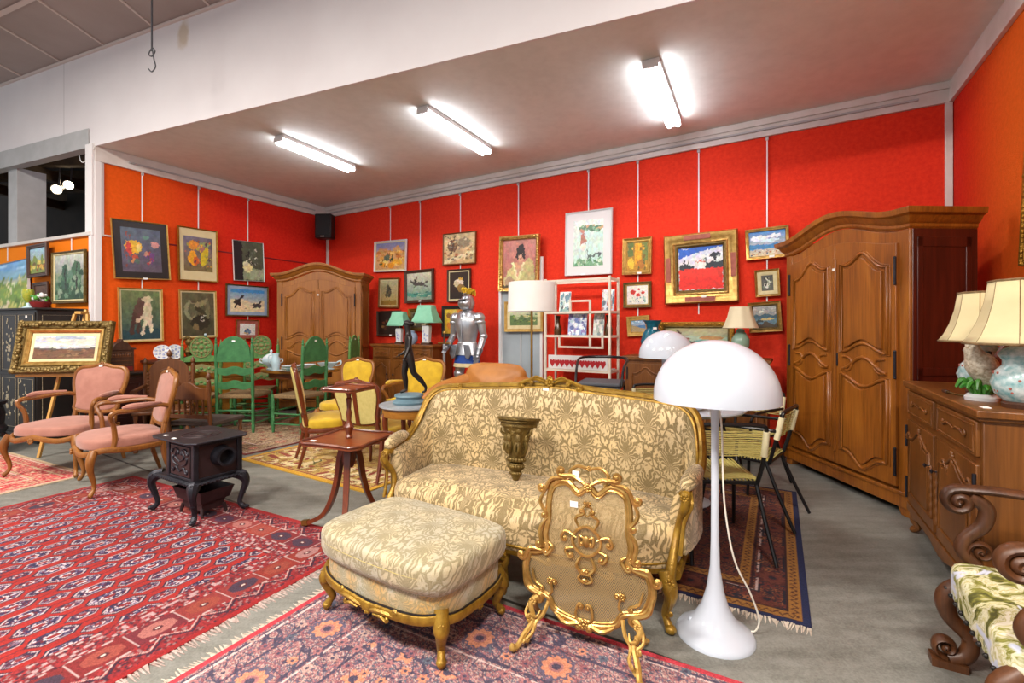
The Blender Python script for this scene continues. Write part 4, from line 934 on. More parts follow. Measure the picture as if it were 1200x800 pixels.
def sideboard(name, label, loc, rz, w, d, h, mat, doors=2, drawers=2, top=None, canted=0, iron=True, cat='sideboard', hd=.17, feet='scroll', knob='brass', arch='arch', shape='serp'):
    t = thing(name, label, cat, loc, rz)
    if canted: plan = [(-w/2, 0), (w/2-canted, 0), (w/2, canted*.8), (w/2, d), (-w/2, d)]
    else: plan = [(-w/2, 0), (w/2, 0), (w/2, d), (-w/2, d)]
    cx, cy = 0, d/2
    def grow(k, g): return [(x+(g if x > 0 else -g), y-(g if y < d*.9 else 0)) for x, y in plan]
    z0 = .14
    MB().slab(plan, z0, h-.04).obj('carcass', mat, t, bev=.004)
    MB().slab(grow(0, .03), h-.035, h).slab(grow(0, .018), h-.05, h-.03).obj('top', top or mat, t, bev=.006)
    b = MB().slab(grow(0, .012), z0, z0+.05)
    fw = w-(canted or 0)
    b.prism([(-w/2, z0)]+[(-w/2+fw*i/12, z0-.05*(.5+.5*cos(4*pi*i/12))) for i in range(13)]+[(-w/2+fw, z0)], .0, .02)
    b.obj('plinth', mat, t, bev=.003)
    for sx in (-1, 1):
        for yy in (.035, d-.04):
            x = sx*(w/2-.05) if yy > .1 or not canted or sx < 0 else w/2-canted
            if feet == 'scroll': MB().cur([(x, yy, z0+.01, .035), (x+sx*.012, yy-.012, .09, .03), (x, yy, .045, .02), (x+sx*.025, yy-.02, .02, .022), (x+sx*.04, yy-.03, .014, .012)], 8).obj('foot', mat, t)
            else: MB().lathe([(.03, 0), (.04, .03), (.03, .07), (.035, z0)], 12, (x, yy, 0)).obj('foot', mat, t)
    zt = h-.06; zd = zt-hd
    if drawers:
        dw = fw/drawers
        for i in range(drawers):
            xa, xb = -w/2+dw*i+.03, -w/2+dw*(i+1)-.03
            dr = MB().box(xa, -.016, zd+.015, xb, .002, zt).obj('drawer', mat, t, bev=.005)
            pm = MB(); panel_mould([(xa+.025, zd+.035), (xb-.025, zd+.035), (xb-.025, zt-.02), (xa+.025, zt-.02)], .005, -.017, pm)
            c = ((xa+xb)/2, (zd+zt)/2+.005)
            for s in (-1, 1):
                scroll_leaf(pm, [(c[0], -.02, c[1]), (c[0]+s*dw*.12, -.022, c[1]+.015), (c[0]+s*dw*.24, -.02, c[1]-.005)], .007, .014, s)
            pm.obj('drawer_carving', mat, dr, sharp=1.2)
            if knob: MB().lathe([(.004, 0), (.004, .012), (.014, .02), (.012, .03), (.001, .032)], 10, M=TR((c[0], -.016, c[1]), rx=pi/2)).obj('knob', knob, dr)
    else: zd = zt
    if doors:
        dw = fw/doors
        for i in range(doors):
            xa, xb = -w/2+dw*i+.03, -w/2+dw*(i+1)-.03
            dr = MB().box(xa, -.016, z0+.07, xb, .002, zd-.02).obj('door', mat, t, bev=.004)
            pw, pm = MB(), MB(); P = arch_panel(xa+.06, xb-.06, z0+.14, zd-.13, shape, 'flat', .05, 14); shaped_panel(pw, pm, P, -.016, .008, .008)
            pw.obj('panel', mat, dr, bev=.003); pm.obj('panel_moulding', mat, dr, sharp=1.2)
            s = 1 if i % 2 == 0 else -1; hx = xa if s > 0 else xb
            if iron:
                hg = MB()
                for z in (z0+.16, zd-.13): hg.tube([(hx, -.022, z-.07), (hx, -.022, z+.07)], .008)
                hg.obj('hinge', 'black_iron', dr)
                kx = xb-.035 if s > 0 else xa+.035
                MB().lathe([(.003, 0), (.003, .02), (.014, .03), (.001, .038)], 10, M=TR((kx, -.016, (z0+zd)/2+.12), rx=pi/2)).obj('knob', 'black_iron', dr)
                k = MB(); k.ell((kx, -.018, (z0+zd)/2), (.012, .004, .05), 8, 6); k.obj('escutcheon', 'black_iron', dr)
    return t
# ---------------------------------------------------------------- upholstered armchairs
def cabriole(mb, x, y, zt, sx, sy, r=.024, k=1.0):
    """curved leg from the rail down to the floor, knee bulging to (sx,sy)"""
    mb.cur([(x-sx*.012, y-sy*.012, zt+.02, r*1.25), (x+sx*.012*k, y+sy*.012*k, zt-.05, r*1.3), (x+sx*.012*k, y+sy*.012*k, zt*.62, r*.95), (x-sx*.012*k, y-sy*.012*k, zt*.3, r*.68), (x-sx*.008*k, y-sy*.008*k, .05, r*.6), (x+sx*.012*k, y+sy*.012*k, .014, r*.75), (x+sx*.02*k, y+sy*.02*k, .007, r*.5)], 9)
def fauteuil(label, loc, rz, fab, wd, w=.6, dp=.54, sh=.41, bh=.90, arms=True, group=None, name='armchair', twopanel=False, fabback=None, side=False, cat='armchair', seatw=None):
    t = thing(name, label, cat, loc, rz, group)
    hw = w/2
    out = supell(hw, dp/2, 3.6, 40, .1, .045)
    MB().pad(out, sh-.055, sh+.03, .035, .035, bot=.01).obj('seat', fab, t)
    rail = supell(hw+.008, dp/2+.008, 3.8, 40, .1, .045)
    mb = MB(); mb.tube([(x, y, sh-.075-(.018*cos(3*math.atan2(y/dp, x/w)*2) if y < 0 else 0)) for x, y in rail], .024, 8, True, up=(0, 0, 1), asp=.8)
    rosette(mb, (0, -dp/2-.075, sh-.085), .028); mb.obj('seat_rail', wd, t)
    for s in (-1, 1):
        mb = MB(); cabriole(mb, s*(hw*1.02), -dp/2+.02, sh-.075, s, -1); mb.ell((s*hw*1.04, -dp/2+.005, sh-.11), (.024, .02, .03), 8, 6); mb.obj('leg', wd, t)
        mb = MB(); mb.cur([(s*hw*.78, dp/2-.03, sh-.04, .024), (s*hw*.78, dp/2-.01, sh*.5, .02), (s*hw*.8, dp/2+.05, .004, .014)], 8); mb.obj('leg', wd, t)
    # back: cartouche outline in a leaning plane
    M = TR((0, dp/2-.015, sh+.03), rx=R(-11))
    H = bh-sh-.03; bw = hw*.88
    o2 = [(bw*.78*s_, z) for s_, z in ()]
    pts = [(-bw*.74, .06), (-bw*.8, H*.3), (-bw*.98, H*.72), (-bw*.86, H*.94), (-bw*.4, H*.985), (0, H*1.03), (bw*.4, H*.985), (bw*.86, H*.94), (bw*.98, H*.72), (bw*.8, H*.3), (bw*.74, .06), (0, .035)]
    O = crv(pts, 5, True)
    fr = MB(); fr.tube([M @ Vector((x, 0, z)) for x, z in O], .021, 8, True); 
    ros = MB(); rosette(ros, (0, -.018, H*1.03), .03); fr.add(ros.v, ros.f, M)
    for s in (-1, 1): fr.tube([M @ Vector((s*bw*.74, 0, .08)), M @ Vector((s*bw*.76, 0, -.06))], .022, 8)
    if twopanel: fr.add(*(lambda b: (b.v, b.f))(MB().box(-.02, .0, .04, .02, .04, H)), M)
    fr.obj('back_frame', wd, t)
    MP = M @ Matrix.Rotation(pi/2, 4, 'X')
    inn = [(x*.95, H/2+(z-H/2)*.95) for x, z in O]
    MB().pad(inn, -.022, .022, .02, .022, M=MP).obj('back_cushion', fab, t)
    if fabback:
        MB().pad(inn, .015, .03, .008, .004, M=M @ Matrix.Rotation(-pi/2, 4, 'X') @ Matrix.Scale(-1, 4, (0, 1, 0))).obj('back_cover', fabback, t)
    if arms:
        for s in (-1, 1):
            a = M @ Vector((s*bw*.84, 0, H*.42)); zA = sh+.25
            P = [(a.x, a.y, a.z, .019), (a.x+s*.035, a.y-.09, zA+.01, .019), (s*(hw+.035), 0.0, zA-.005, .02), (s*(hw+.045), -.09, zA-.005, .021), (s*(hw+.05), -.135, zA-.035, .019), (s*(hw+.01), -.11, zA-.12, .018), (s*(hw), -.1, sh+.02, .02), (s*(hw), -.12, sh-.07, .022)]
            ar = MB().cur(P, 8).obj('arm', wd, t)
            MB().cur([(a.x+s*.032, a.y-.07, zA+.028, .012), (s*(hw+.03), .06, zA+.03, .024), (s*(hw+.038), -.02, zA+.026, .024), (s*(hw+.042), -.06, zA+.02, .01)], 8).obj('arm_pad', fab, ar)
    MB().add(*(lambda b: (b.v, b.f))(MB().cb((.0, -.026, H*1.0), (.035, .004, .02))), M).obj('price_tag', 'tag_white', t)
    return t
def fp(px, py): x, y, z = fl(px, py); return (x, y, 0)
fauteuil('pink velvet armchair with carved wooden frame, left of the two, before the easel', (-4.225, 4.52, .018), R(-2), 'pink_velvet', 'wood_chair', .63, .56, .42, .95, group='pink armchairs')
fauteuil('pink velvet armchair seen from its side, right of the two, next to the iron stove', (-3.38, 4.12, .018), R(-42), 'pink_velvet', 'wood_chair', .60, .52, .41, .94, group='pink armchairs')
Y = 'yellow upholstered chairs'
fauteuil('yellow upholstered chair seen from its side, facing right, left of the tripod table', (-1.87, 4.80, .018), R(118), 'yellow_velvet', 'wood_mahog_z', .5, .46, .42, .96, False, Y, 'side_chair', fabback='yellow_pale', cat='chair')
fauteuil('yellow armchair seen from behind, its back split by a wooden strip, behind the tripod table', (-1.24, 4.40, .018), R(158), 'yellow_velvet', 'wood_mahog_z', .54, .5, .42, .87, True, Y, twopanel=True, fabback='yellow_pale')
fauteuil('yellow upholstered chair facing the camera, farthest of the yellow chairs', (-2.02, 5.75, .018), R(-12), 'yellow_velvet', 'wood_chair', .5, .46, .42, .93, False, Y, 'side_chair', cat='chair')
fauteuil('yellow upholstered armchair facing the camera, behind the bronze statue', (-1.11, 5.45, .018), R(-8), 'yellow_velvet', 'wood_chair', .58, .52, .42, .95, True, Y)
# ---------------------------------------------------------------- sofa
A = 1.0
SO = thing('sofa', 'long curved sofa in gold damask with carved gilt frame', 'sofa', (.215, 2.968, 0), R(-25.5))
plan = [(-.865, -.44, .60), (-.895, -.34, .61), (-.915, -.2, .63), (-.915, -.08, .72), (-.885, .0, .86), (-.80, .05, .925), (-.62, .075, .945), (-.3, .09, .965), (0, .095, .985), (.3, .09, .965), (.62, .075, .945), (.80, .05, .925), (.885, .0, .86), (.915, -.08, .72), (.915, -.2, .63), (.895, -.34, .61), (.865, -.44, .60)]
PC = crv(plan, 5); NP = len(PC)
rings = []
for i, (x, y, z) in enumerate(PC):
    a, b = Vector(PC[max(0, i-1)]), Vector(PC[min(NP-1, i+1)]); tg = Vector((b.x-a.x, b.y-a.y, 0)).normalized(); nn = Vector((tg.y, -tg.x, 0))  # inwards
    P = Vector((x, y, 0)); z1 = z-.012; zb = .30
    th = .10 if abs(x) < .86 else .075
    sec = [(0, zb), (0, z1), (.025, z1+.008), (.05, z1-.01), (th*.85, z1-(z1-.42)*.25), (th*1.05, .42+(z1-.42)*.35), (th, .42), (th, zb)]
    rings.append([tuple(P+nn*o)[:2]+(q,) for o, q in sec])
ia = [i for i, p in enumerate(PC) if p[1] < -.1 and p[0] < 0][-1]; ib = [i for i, p in enumerate(PC) if p[1] < -.1 and p[0] > 0][0]
MB().loft(rings[ia:ib+1], True, True).obj('backrest', 'damask_sofa', SO, sharp=1.2)
for q in (rings[:ia+1], rings[ib:]): MB().loft(q, True, True).obj('armrest', 'damask_arm', SO, sharp=1.2)
fr = MB(); fr.tube([(x, y-.005, z+.006) for x, y, z in PC], .021, 8)
fr.tube([(x*.975, (y if abs(x) < .85 else y*.97)-.035, z-.012) for x, y, z in PC], .009, 6)
rosette(fr, (0, .06, 1.005), .035); rosette(fr, (.0, .06, 1.03), .022)
for s in (-1, 1):
    scroll_leaf(fr, [(s*.02, .062, 1.0), (s*.1, .06, 1.025), (s*.2, .058, .995)], .013, .022, -s); scroll_leaf(fr, [(s*.03, .058, 1.02), (s*.09, .055, 1.04), (s*.13, .055, 1.015)], .009, .014, -s)
    rosette(fr, (s*.66, .045, .95), .022)
fr.obj('back_frame', 'gold_wood', SO)
for s in (-1, 1):
    ar = MB(); ar.cur([(s*.865, -.44, .60, .022), (s*.87, -.48, .585, .023), (s*.865, -.49, .54, .021), (s*.84, -.445, .46, .017), (s*.825, -.46, .38, .018), (s*.815, -.53, .29, .022), (s*.808, -.55, .24, .026)], 9)
    ar.cur([(s*.885, -.43, .60, .008), (s*.895, -.49, .55, .01), (s*.862, -.475, .46, .009), (s*.85, -.52, .33, .01)], 6)
    rosette(ar, (s*.865, -.505, .585), .022)
    a_ = ar.obj('arm_post', 'gold_wood', SO)
    MB().cur([(s*.905, -.22, .645, .012), (s*.9, -.28, .65, .036), (s*.885, -.38, .642, .04), (s*.872, -.44, .63, .034), (s*.866, -.475, .61, .014)], 10).obj('arm_pad', 'damask_arm', a_)
# seat with bowed front
so = []
for i in range(41): k = -1+2*i/40; so.append((.835*k, -.583-.045*cos(pi*k)-.02*cos(2*pi*k)+(.11*abs(k)**9)))
so += [(.85, -.3), (.84, -.05), (.6, .03), (0, .04), (-.6, .03), (-.84, -.05), (-.85, -.3)]
MB().pad(so, .24, .43, .075, .035, bot=.015).obj('seat', 'damask_sofa', SO, sharp=1.2)
rl = MB(); fr_ = [(.835*(-1+2*i/40)*.99, so[i][1]+.02, .225+.03*cos(pi*(-1+2*i/40)*2)*.6) for i in range(41)]
rl.tube(fr_, .026, 8, up=(0, 0, 1), asp=.7); rl.tube([(x, y-.018, z+.03) for x, y, z in fr_], .008, 6)
rosette(rl, (0, fr_[20][1]-.02, .22), .04)
for s in (-1, 1):
    for q in (.12, .42): scroll_leaf(rl, [(s*q, fr_[20][1]-.02, .222), (s*(q+.06), fr_[20][1]-.012, .235), (s*(q+.13), fr_[20][1]-.002, .212)], .009, .016, s)
    rl.tube([(s*.83, -.52, .24), (s*.85, 0, .25)], .025, 8)
rl.tube([(-.84, .05, .25), (.84, .05, .25)], .025, 8)
rl.obj('seat_rail', 'gold_wood', SO)
for s in (-1, 1):
    mb = MB(); cabriole(mb, s*.8, -.555, .24, s, -1, .027, 1.0); rosette(mb, (s*.812, -.585, .225), .026); scroll_leaf(mb, [(s*.815, -.6, .2), (s*.815, -.592, .15), (s*.8, -.57, .09)], .008, .012, s); mb.ell((s*.815, -.575, .02), (.026, .026, .02), 8, 6); mb.obj('leg', 'gold_wood', SO)
    mb = MB(); mb.cur([(s*.8, .04, .25, .028), (s*.81, .07, .1, .022), (s*.82, .11, .022, .018)], 8); mb.obj('leg', 'gold_wood', SO)
mb = MB(); cabriole(mb, 0, -.6, .22, 0, -1, .03, 1.2); mb.obj('leg', 'gold_wood', SO)
MB().cb((-.02, .045, .962), (.04, .004, .02)).obj('price_tag', 'tag_white', SO)
# ---------------------------------------------------------------- footstool
OT = thing('footstool', 'large damask footstool with loose cushion and carved gilt legs in front of the sofa', 'footstool', (-.468, 2.245, .0165), R(-33.0), sc=.95)
def stool_out(a, b): 
    o = []
    for x, y in supell(a, b, 6.5, 72):
        y2 = y-.035*max(0, -y/b)*(1-(x/a)**2)+.012*max(0, y/b)*(1-(x/a)**2); o.append((x*(1+.015*cos(pi*y/b)), y2))
    return o
MB().pad(stool_out(.40, .245), .185, .315, .035, .0, bot=.012).obj('seat', 'damask_stool_side', OT, sharp=1.2)
cu = MB().pad(stool_out(.43, .275), .285, .43, .04, .03, bot=.05).obj('cushion', 'damask_stool', OT, sharp=1.2)
MB().tube([(x*.985, y*.985, .372) for x, y in stool_out(.43, .275)], .0055, 6, True).obj('piping', 'yellow_pale', cu)
ra = MB(); oo = stool_out(.405, .25)
def drop(x, y): return .176+.032*min(1, min(abs(x/.405), abs(y/.25)))**4-.008*max(0, cos(pi*x/.405))*(min(1, abs(y/.25))**6)
ra.tube([(x, y, drop(x, y)) for x, y in oo], .024, 8, True, up=(0, 0, 1), asp=.75)
rosette(ra, (0, -.29, .16), .03)
for q in (-1, 1):
    scroll_leaf(ra, [(q*.03, -.298, .165), (q*.09, -.3, .178), (q*.17, -.285, .17)], .011, .016, q); scroll_leaf(ra, [(q*.05, -.3, .152), (q*.1, -.302, .158), (q*.13, -.298, .145)], .007, .01, q)
    rosette(ra, (q*.418, 0, .165), .024, ax=(0, 1, 0))
ra.obj('seat_rail', 'gold_wood', OT)
MB().tube([(x*1.012, y*1.012, drop(x, y)+.024) for x, y in oo], .0045, 5, True).obj('nail_trim', 'bronze', OT)
for sx in (-1, 1):
    for sy in (-1, 1):
        mb = MB(); cabriole(mb, sx*.372, sy*.212, .205, sx, sy, .027, .9); rosette(mb, (sx*.396, sy*.238, .172), .02, ax=(.8*sx, -.6*sy, 0)); mb.ell((sx*.38, sy*.22, .018), (.024, .024, .018), 8, 6); mb.obj('leg', 'gold_wood', OT)
# ---------------------------------------------------------------- fire screen
FS = thing('fire_screen', 'gilt rococo fire screen with wire mesh panel standing before the sofa', 'fire screen', (.30, 1.985, .013), R(-24.5))
lean = TR((0, 0, 0), rx=R(-7))
Lp = [(0, .70), (-.06, .665), (-.11, .69), (-.165, .665), (-.185, .60), (-.2, .5), (-.175, .40), (-.215, .335), (-.265, .37), (-.28, .28), (-.245, .19), (-.17, .165), (-.13, .115), (0, .10)]
Lp = [(-.0, .655), (-.045, .625), (-.1, .665), (-.16, .645), (-.178, .575), (-.178, .5), (-.19, .43), (-.18, .37), (-.225, .345), (-.262, .335), (-.278, .27), (-.245, .195), (-.165, .17), (-.125, .12), (0, .10)]
full = Lp+[(-x, z) for x, z in Lp[-2:0:-1]]
O = crv(full, 5, True)
ly = lambda z: z*.12
def s3(x, z, y=0): return (x, ly(z)+y, z)
mp = MB(); mp.v = [(x*.985, ly(z), z) for x, z in O]; mp.f = [tuple(range(len(O)))]; mp.obj('mesh_panel', 'wire_mesh', FS, sharp=0)
fm = MB(); fm.tube([s3(x, z) for x, z in O], .0145, 8, True)
fm.tube([s3(x*.95, .38+(z-.38)*.95, -.008) for x, z in O], .006, 6, True)
for s in (-1, 1):
    for pts, r, cu_ in (([(0, .655), (-.06, .69), (-.12, .69)], .011, .02), ([(-.1, .68), (-.165, .67), (-.195, .62)], .01, .018), ([(-.185, .63), (-.215, .57), (-.185, .52)], .009, .014), ([(-.18, .5), (-.21, .45), (-.2, .39)], .01, .016), ([(-.2, .36), (-.255, .36), (-.275, .32)], .01, .02), ([(-.17, .4), (-.15, .38), (-.17, .35)], .008, .012), ([(-.28, .26), (-.26, .2), (-.2, .175)], .011, .018), ([(-.24, .28), (-.225, .23), (-.19, .21)], .006, .012), ([(-.13, .12), (-.08, .09), (-.03, .1)], .01, .014), ([(-.16, .18), (-.145, .2), (-.15, .235)], .006, .014), ([(0, .10), (-.035, .125), (-.03, .17)], .006, .014)):
        scroll_leaf(fm, [s3(-s*x, z, -.012) for x, z in pts], r, cu_, s)
rosette(fm, s3(0, .1, -.014), .024); rosette(fm, s3(0, .65, -.012), .022)
for s in (-1, 1): rosette(fm, s3(s*.155, .24, -.01), .018); rosette(fm, s3(s*.19, .385, -.01), .014)
fm.obj('frame', 'gold', FS)
hd = MB(); hd.cur([(*s3(-.07, .665), .01), (*s3(-.085, .705), .009), (*s3(-.05, .735), .008), (*s3(0, .728), .008), (*s3(.05, .735), .008), (*s3(.085, .705), .009), (*s3(.07, .665), .01)], 7)
rosette(hd, s3(0, .73, -.005), .014); hd.obj('handle', 'gold', FS)
om = MB()   # central cartouche
ring = [s3(.055*cos(a)*(1+.15*cos(2*a)), .43+.06*sin(a)) + () for a in [2*pi*i/20 for i in range(20)]]
om.tube([(x, y-.01, z) for x, y, z in ring], .007, 6, True)
for s in (-1, 1):
    for pts, r, cu_ in (([(.045, .44), (.09, .46), (.11, .44)], .007, .016), ([(.05, .40), (.09, .385), (.08, .36)], .007, .014), ([(.03, .48), (.05, .52), (.02, .54)], .007, .012), ([(.02, .37), (.04, .33), (.015, .3)], .007, .012), ([(.01, .31), (.03, .28), (.01, .265)], .006, .009), ([(.0, .53), (.02, .56), (.005, .58)], .005, .008), ([(.01, .44), (.03, .45), (.03, .42)], .006, .01)):
        scroll_leaf(om, [s3(s*x, z, -.012) for x, z in pts], r, cu_, -s)
om.ell(s3(0, .43, -.012), (.018, .01, .026), 8, 6); rosette(om, s3(0, .58, -.01), .014); rosette(om, s3(0, .27, -.01), .012)
om.obj('cartouche', 'gold', FS)
for s in (-1, 1):
    lg = MB()
    lg.cur([(s*.2, .015, .175, .013), (s*.235, -.01, .14, .013), (s*.215, -.03, .085, .012), (s*.235, -.075, .045, .013), (s*.25, -.12, .015, .012), (s*.262, -.145, .018, .014), (s*.262, -.14, .034, .008)], 7)
    lg.cur([(s*.16, .01, .155, .009), (s*.175, -.015, .11, .009), (s*.2, -.03, .08, .008), (s*.205, -.075, .05, .008), (s*.235, -.1, .022, .008)], 6)
    lg.cur([(s*.225, .02, .13, .01), (s*.235, .06, .08, .01), (s*.225, .09, .04, .01), (s*.235, .13, .012, .009), (s*.24, .145, .014, .011)], 6)
    for P_, r, cu_ in (([(s*.24, .0, .15), (s*.25, -.03, .11), (s*.23, -.05, .09)], .007, .014), ([(s*.19, -.01, .12), (s*.2, -.03, .1), (s*.225, -.04, .11)], .006, .012), ([(s*.21, -.04, .08), (s*.2, -.07, .06), (s*.215, -.1, .045)], .006, .01)): scroll_leaf(lg, P_, r, cu_, s, (s*.6, -.8, 0))
    rosette(lg, (s*.225, -.012, .15), .018); lg.obj('foot', 'gilt_pale', FS)
MB().cb(s3(-.06, .575, -.01), (.035, .003, .025)).obj('price_tag', 'tag_white', FS)
MB().cb(s3(-.055, .70, -.014), (.03, .003, .035)).obj('price_tag', 'tag_white', FS)
# ---------------------------------------------------------------- carved corbel lying on the sofa
x, y, z = at(602, 525, 2.80)
CO = thing('wall_bracket', 'carved dark gilt wall bracket with small figures resting on the sofa seat', 'wall bracket', (x, y-.02, z-.195), R(-22), rx=R(-9))
MB().slab([(-.135, .04)]+[(.135*cos(a), .04-.14*sin(a)) for a in [pi-pi*i/14 for i in range(15)]]+[(.135, .04)], .36, .375).slab([(-.125, .04)]+[(.125*cos(a), .04-.13*sin(a)) for a in [pi-pi*i/14 for i in range(15)]]+[(.125, .04)], .345, .36).slab([(-.115, .04)]+[(.115*cos(a), .04-.115*sin(a)) for a in [pi-pi*i/14 for i in range(15)]]+[(.115, .04)], .32, .345).obj('shelf', 'gold_dark', CO, bev=.003)
cb = MB(); rr = []
for z_, r_ in ((0, .012), (.03, .028), (.06, .03), (.075, .045), (.1, .05), (.115, .04), (.16, .055), (.24, .07), (.3, .085), (.325, .1)):
    rr.append([(r_*cos(a)*1.0, .03-r_*1.05*max(0, sin(a)), z_) for a in [pi-pi*i/12 for i in range(13)]])
cb.loft(rr); cb.obj('body', 'gold_dark', CO)
fg = MB()
for i, a in enumerate((25, 65, 115, 155)):
    cx, cy = .062*cos(R(a)), .03-.075*sin(R(a))
    fg.ell((cx*1.15, cy*1.1, .3), .019, 8, 6).ell((cx*1.1, cy*1.05, .255), (.02, .018, .032), 8, 6)
    fg.cur([(cx*1.1, cy*1.05, .27, .009), (cx*1.1+.03*(-1)**i, cy-.015, .285, .008), (cx*1.1+.035*(-1)**i, cy-.012, .31, .006)], 6)
    fg.cur([(cx*1.05, cy, .24, .013), (cx*1.1+.012, cy-.012, .205, .011), (cx, cy+.0, .165, .008)], 6)
    fg.cur([(cx*1.05, cy, .24, .012), (cx*1.0-.014, cy-.005, .2, .01), (cx*.85, cy+.005, .16, .007)], 6)
for i in range(9): a = R(10+20*i); fg.ell((.05*cos(a), .03-.055*sin(a), .13), .014, 7, 5); fg.ell((.045*cos(a), .03-.05*sin(a), .09), .012, 7, 5); fg.ell((.03*cos(a), .03-.033*sin(a), .05), .011, 7, 5)
fg.obj('figures', 'gold_dark', CO)
# ---------------------------------------------------------------- white mushroom lamps
def mushroom(name, label, loc, R_, H, base_r, floor=True):
    t = thing(name, label, 'lamp', loc, 0)
    sz = R_*1.02; zb = H-sz
    if floor: pr = [(base_r, 0), (base_r, .006), (base_r*.93, .02), (base_r*.75, .04), (base_r*.52, .075), (base_r*.34, .13), (base_r*.22, .2), (.021, .3), (.0175, .42), (.0165, .6), (.0165, zb-.12), (.02, zb-.03), (.045, zb+.1), (.05, zb+.12)]
    else: pr = [(base_r, 0), (base_r, .006), (base_r*.9, .02), (base_r*.5, .07), (base_r*.28, .14), (.03, .22), (.028, zb-.1), (.04, zb+.04), (.07, zb+.1)]
    MB().lathe(pr, 40).obj('stand', 'white_gloss', t)
    sh = [(R_, zb), (R_*1.0, zb+.01)]+[(R_*cos(a), zb+.015+(sz-.015)*sin(a)) for a in [pi/2*i/16 for i in range(17)]]
    inn = [(r*.985, z-.004 if r < R_*.9 else z) for r, z in sh[::-1]]
    mb = MB(); n = 56
    mb.loft([[(max(r, .001)*cos(2*pi*j/n), max(r, .001)*sin(2*pi*j/n), z) for j in range(n)] for r, z in sh+inn], True, False); mb.obj('lamp_shade', 'white_gloss', t)
    return t
PN = mushroom('floor_lamp', 'white glossy mushroom floor lamp with domed shade beside the sofa', (.90, 2.10, 0), .262, 1.303, .165)
MB().ell((-.1, .02, .052), .013, 10, 7).obj('switch', 'white_gloss', PN)
x0, y0 = .9, 2.1
MB().cur([(.012, -.01, 1.02, .004), (.022, -.02, .9, .004), (.03, -.025, .6, .004), (.07, -.03, .35, .004), (.14, -.03, .2, .004), (.185, -.02, .08, .004), (.175, -.01, .02, .004), (.15, 0, .012, .004)], 6).obj('cable', 'white_wire', PN)
# round white pedestal table
TT = thing('pedestal_table', 'round white pedestal table behind the sofa, holding a lamp and a striped plate', 'table', (1.36, 3.68, .012), 0)
MB().lathe([(.001, .70), (.36, .70), (.40, .712), (.42, .728), (.42, .74), (.001, .74)], 48).obj('tabletop', 'white_gloss', TT)
MB().lathe([(.17, 0), (.17, .006), (.14, .02), (.1, .06), (.05, .16), (.04, .35), (.05, .55), (.1, .67), (.16, .7)], 32).obj('pedestal', 'white_gloss', TT)
mushroom('table_lamp', 'white glossy mushroom table lamp on the round white table', (1.20, 3.68, .753), .207, .58, .13, False)
PLT = thing('patterned_plate', 'oval dish with dark blue and white stripes on the round white table', 'plate', (1.24, 3.46, .753), R(10))
mb = MB(); mb.lathe([(.001, .012), (.12, .014), (.17, .03), (.2, .05), (.203, .046), (.17, .02), (.12, 0), (.001, 0)], 40, sx=1.05, sy=.62); mb.obj('dish', 'porcelain', PLT)
mb = MB()
for i in range(12):
    a = 2*pi*i/12; mb.cur([(.07*cos(a), .04*sin(a), .0165, .006), (.14*cos(a+.25), .085*sin(a+.25), .027, .009), (.196*cos(a+.05), .117*sin(a+.05), .049, .006)], 5)
mb.cur([(.06*cos(2*pi*i/16), .034*sin(2*pi*i/16), .0165, .007) for i in range(16)], 5, closed=True); mb.obj('stripes', 'charcoal', PLT)
# ---------------------------------------------------------------- two tier tripod table
TP = thing('tripod_table', 'two tier mahogany tripod table with splayed legs beside the sofa arm', 'side table', (-1.06, 3.08, .004), R(-20))
def tray(w, z, lip=True):
    o = []
    for i in range(64):
        a = 2*pi*i/64; e = 5; ct, st = cos(a), sin(a); x = w*math.copysign(abs(ct)**(2/e), ct); y = w*math.copysign(abs(st)**(2/e), st)
        k = 1+.045*cos(4*a+pi)-.02*cos(8*a); o.append((x*k, y*k))
    return o
o = tray(.225, .62); lt = MB().slab([(x, y) for x, y in o], .615, .635).obj('lower_tray', 'wood_mahog', TP, bev=.003)
MB().tube([(x, y, .638) for x, y in o], .009, 6, True).obj('tray_rim', 'wood_mahog_z', lt)
o = tray(.13, .95); ut = MB().slab(o, .945, .962).obj('upper_tray', 'wood_mahog', TP, bev=.003)
MB().tube([(x, y, .965) for x, y in o], .008, 6, True).obj('tray_rim', 'wood_mahog_z', ut)
MB().lathe([(.02, .635), (.024, .645), (.016, .66), (.026, .69), (.032, .71), (.018, .735), (.014, .75), (.017, .78), (.02, .80), (.013, .82), (.015, .86), (.019, .89), (.012, .9), (.02, .93), (.03, .945)], 16).obj('column', 'wood_mahog_z', TP)
MB().lathe([(.03, .45), (.045, .5), (.045, .56), (.06, .6), (.08, .615)], 16).obj('hub', 'wood_mahog_z', TP)
for a in (178, 300, 60):
    d = Vector((cos(R(a)+R(20)*0), sin(R(a)), 0))
    P = crv([(.035, .60), (.07, .5), (.095, .36), (.14, .22), (.22, .1), (.36, .025)], 6)
    lg = MB().tube([(d.x*r, d.y*r, z) for r, z in P], [.02-.007*i/len(P) for i in range(len(P))], 4, up=(-d.y, d.x, 0), sq=True, asp=.95).obj('leg', 'wood_mahog_z', TP)
    MB().tube([(d.x*.345, d.y*.345, .034), (d.x*.395, d.y*.395, .024)], .016, 4, up=(-d.y, d.x, 0), sq=True).obj('brass_cap', 'brass', lg)
MB().cb((-.16, -.14, .6365), (.04, .02, .002)).obj('price_tag', 'tag_white', TP)
# ---------------------------------------------------------------- cast iron stove
ST = thing('iron_stove', 'small black cast iron stove on four curved legs standing on the red rug', 'stove', (-2.30, 3.49, .02), R(-30))
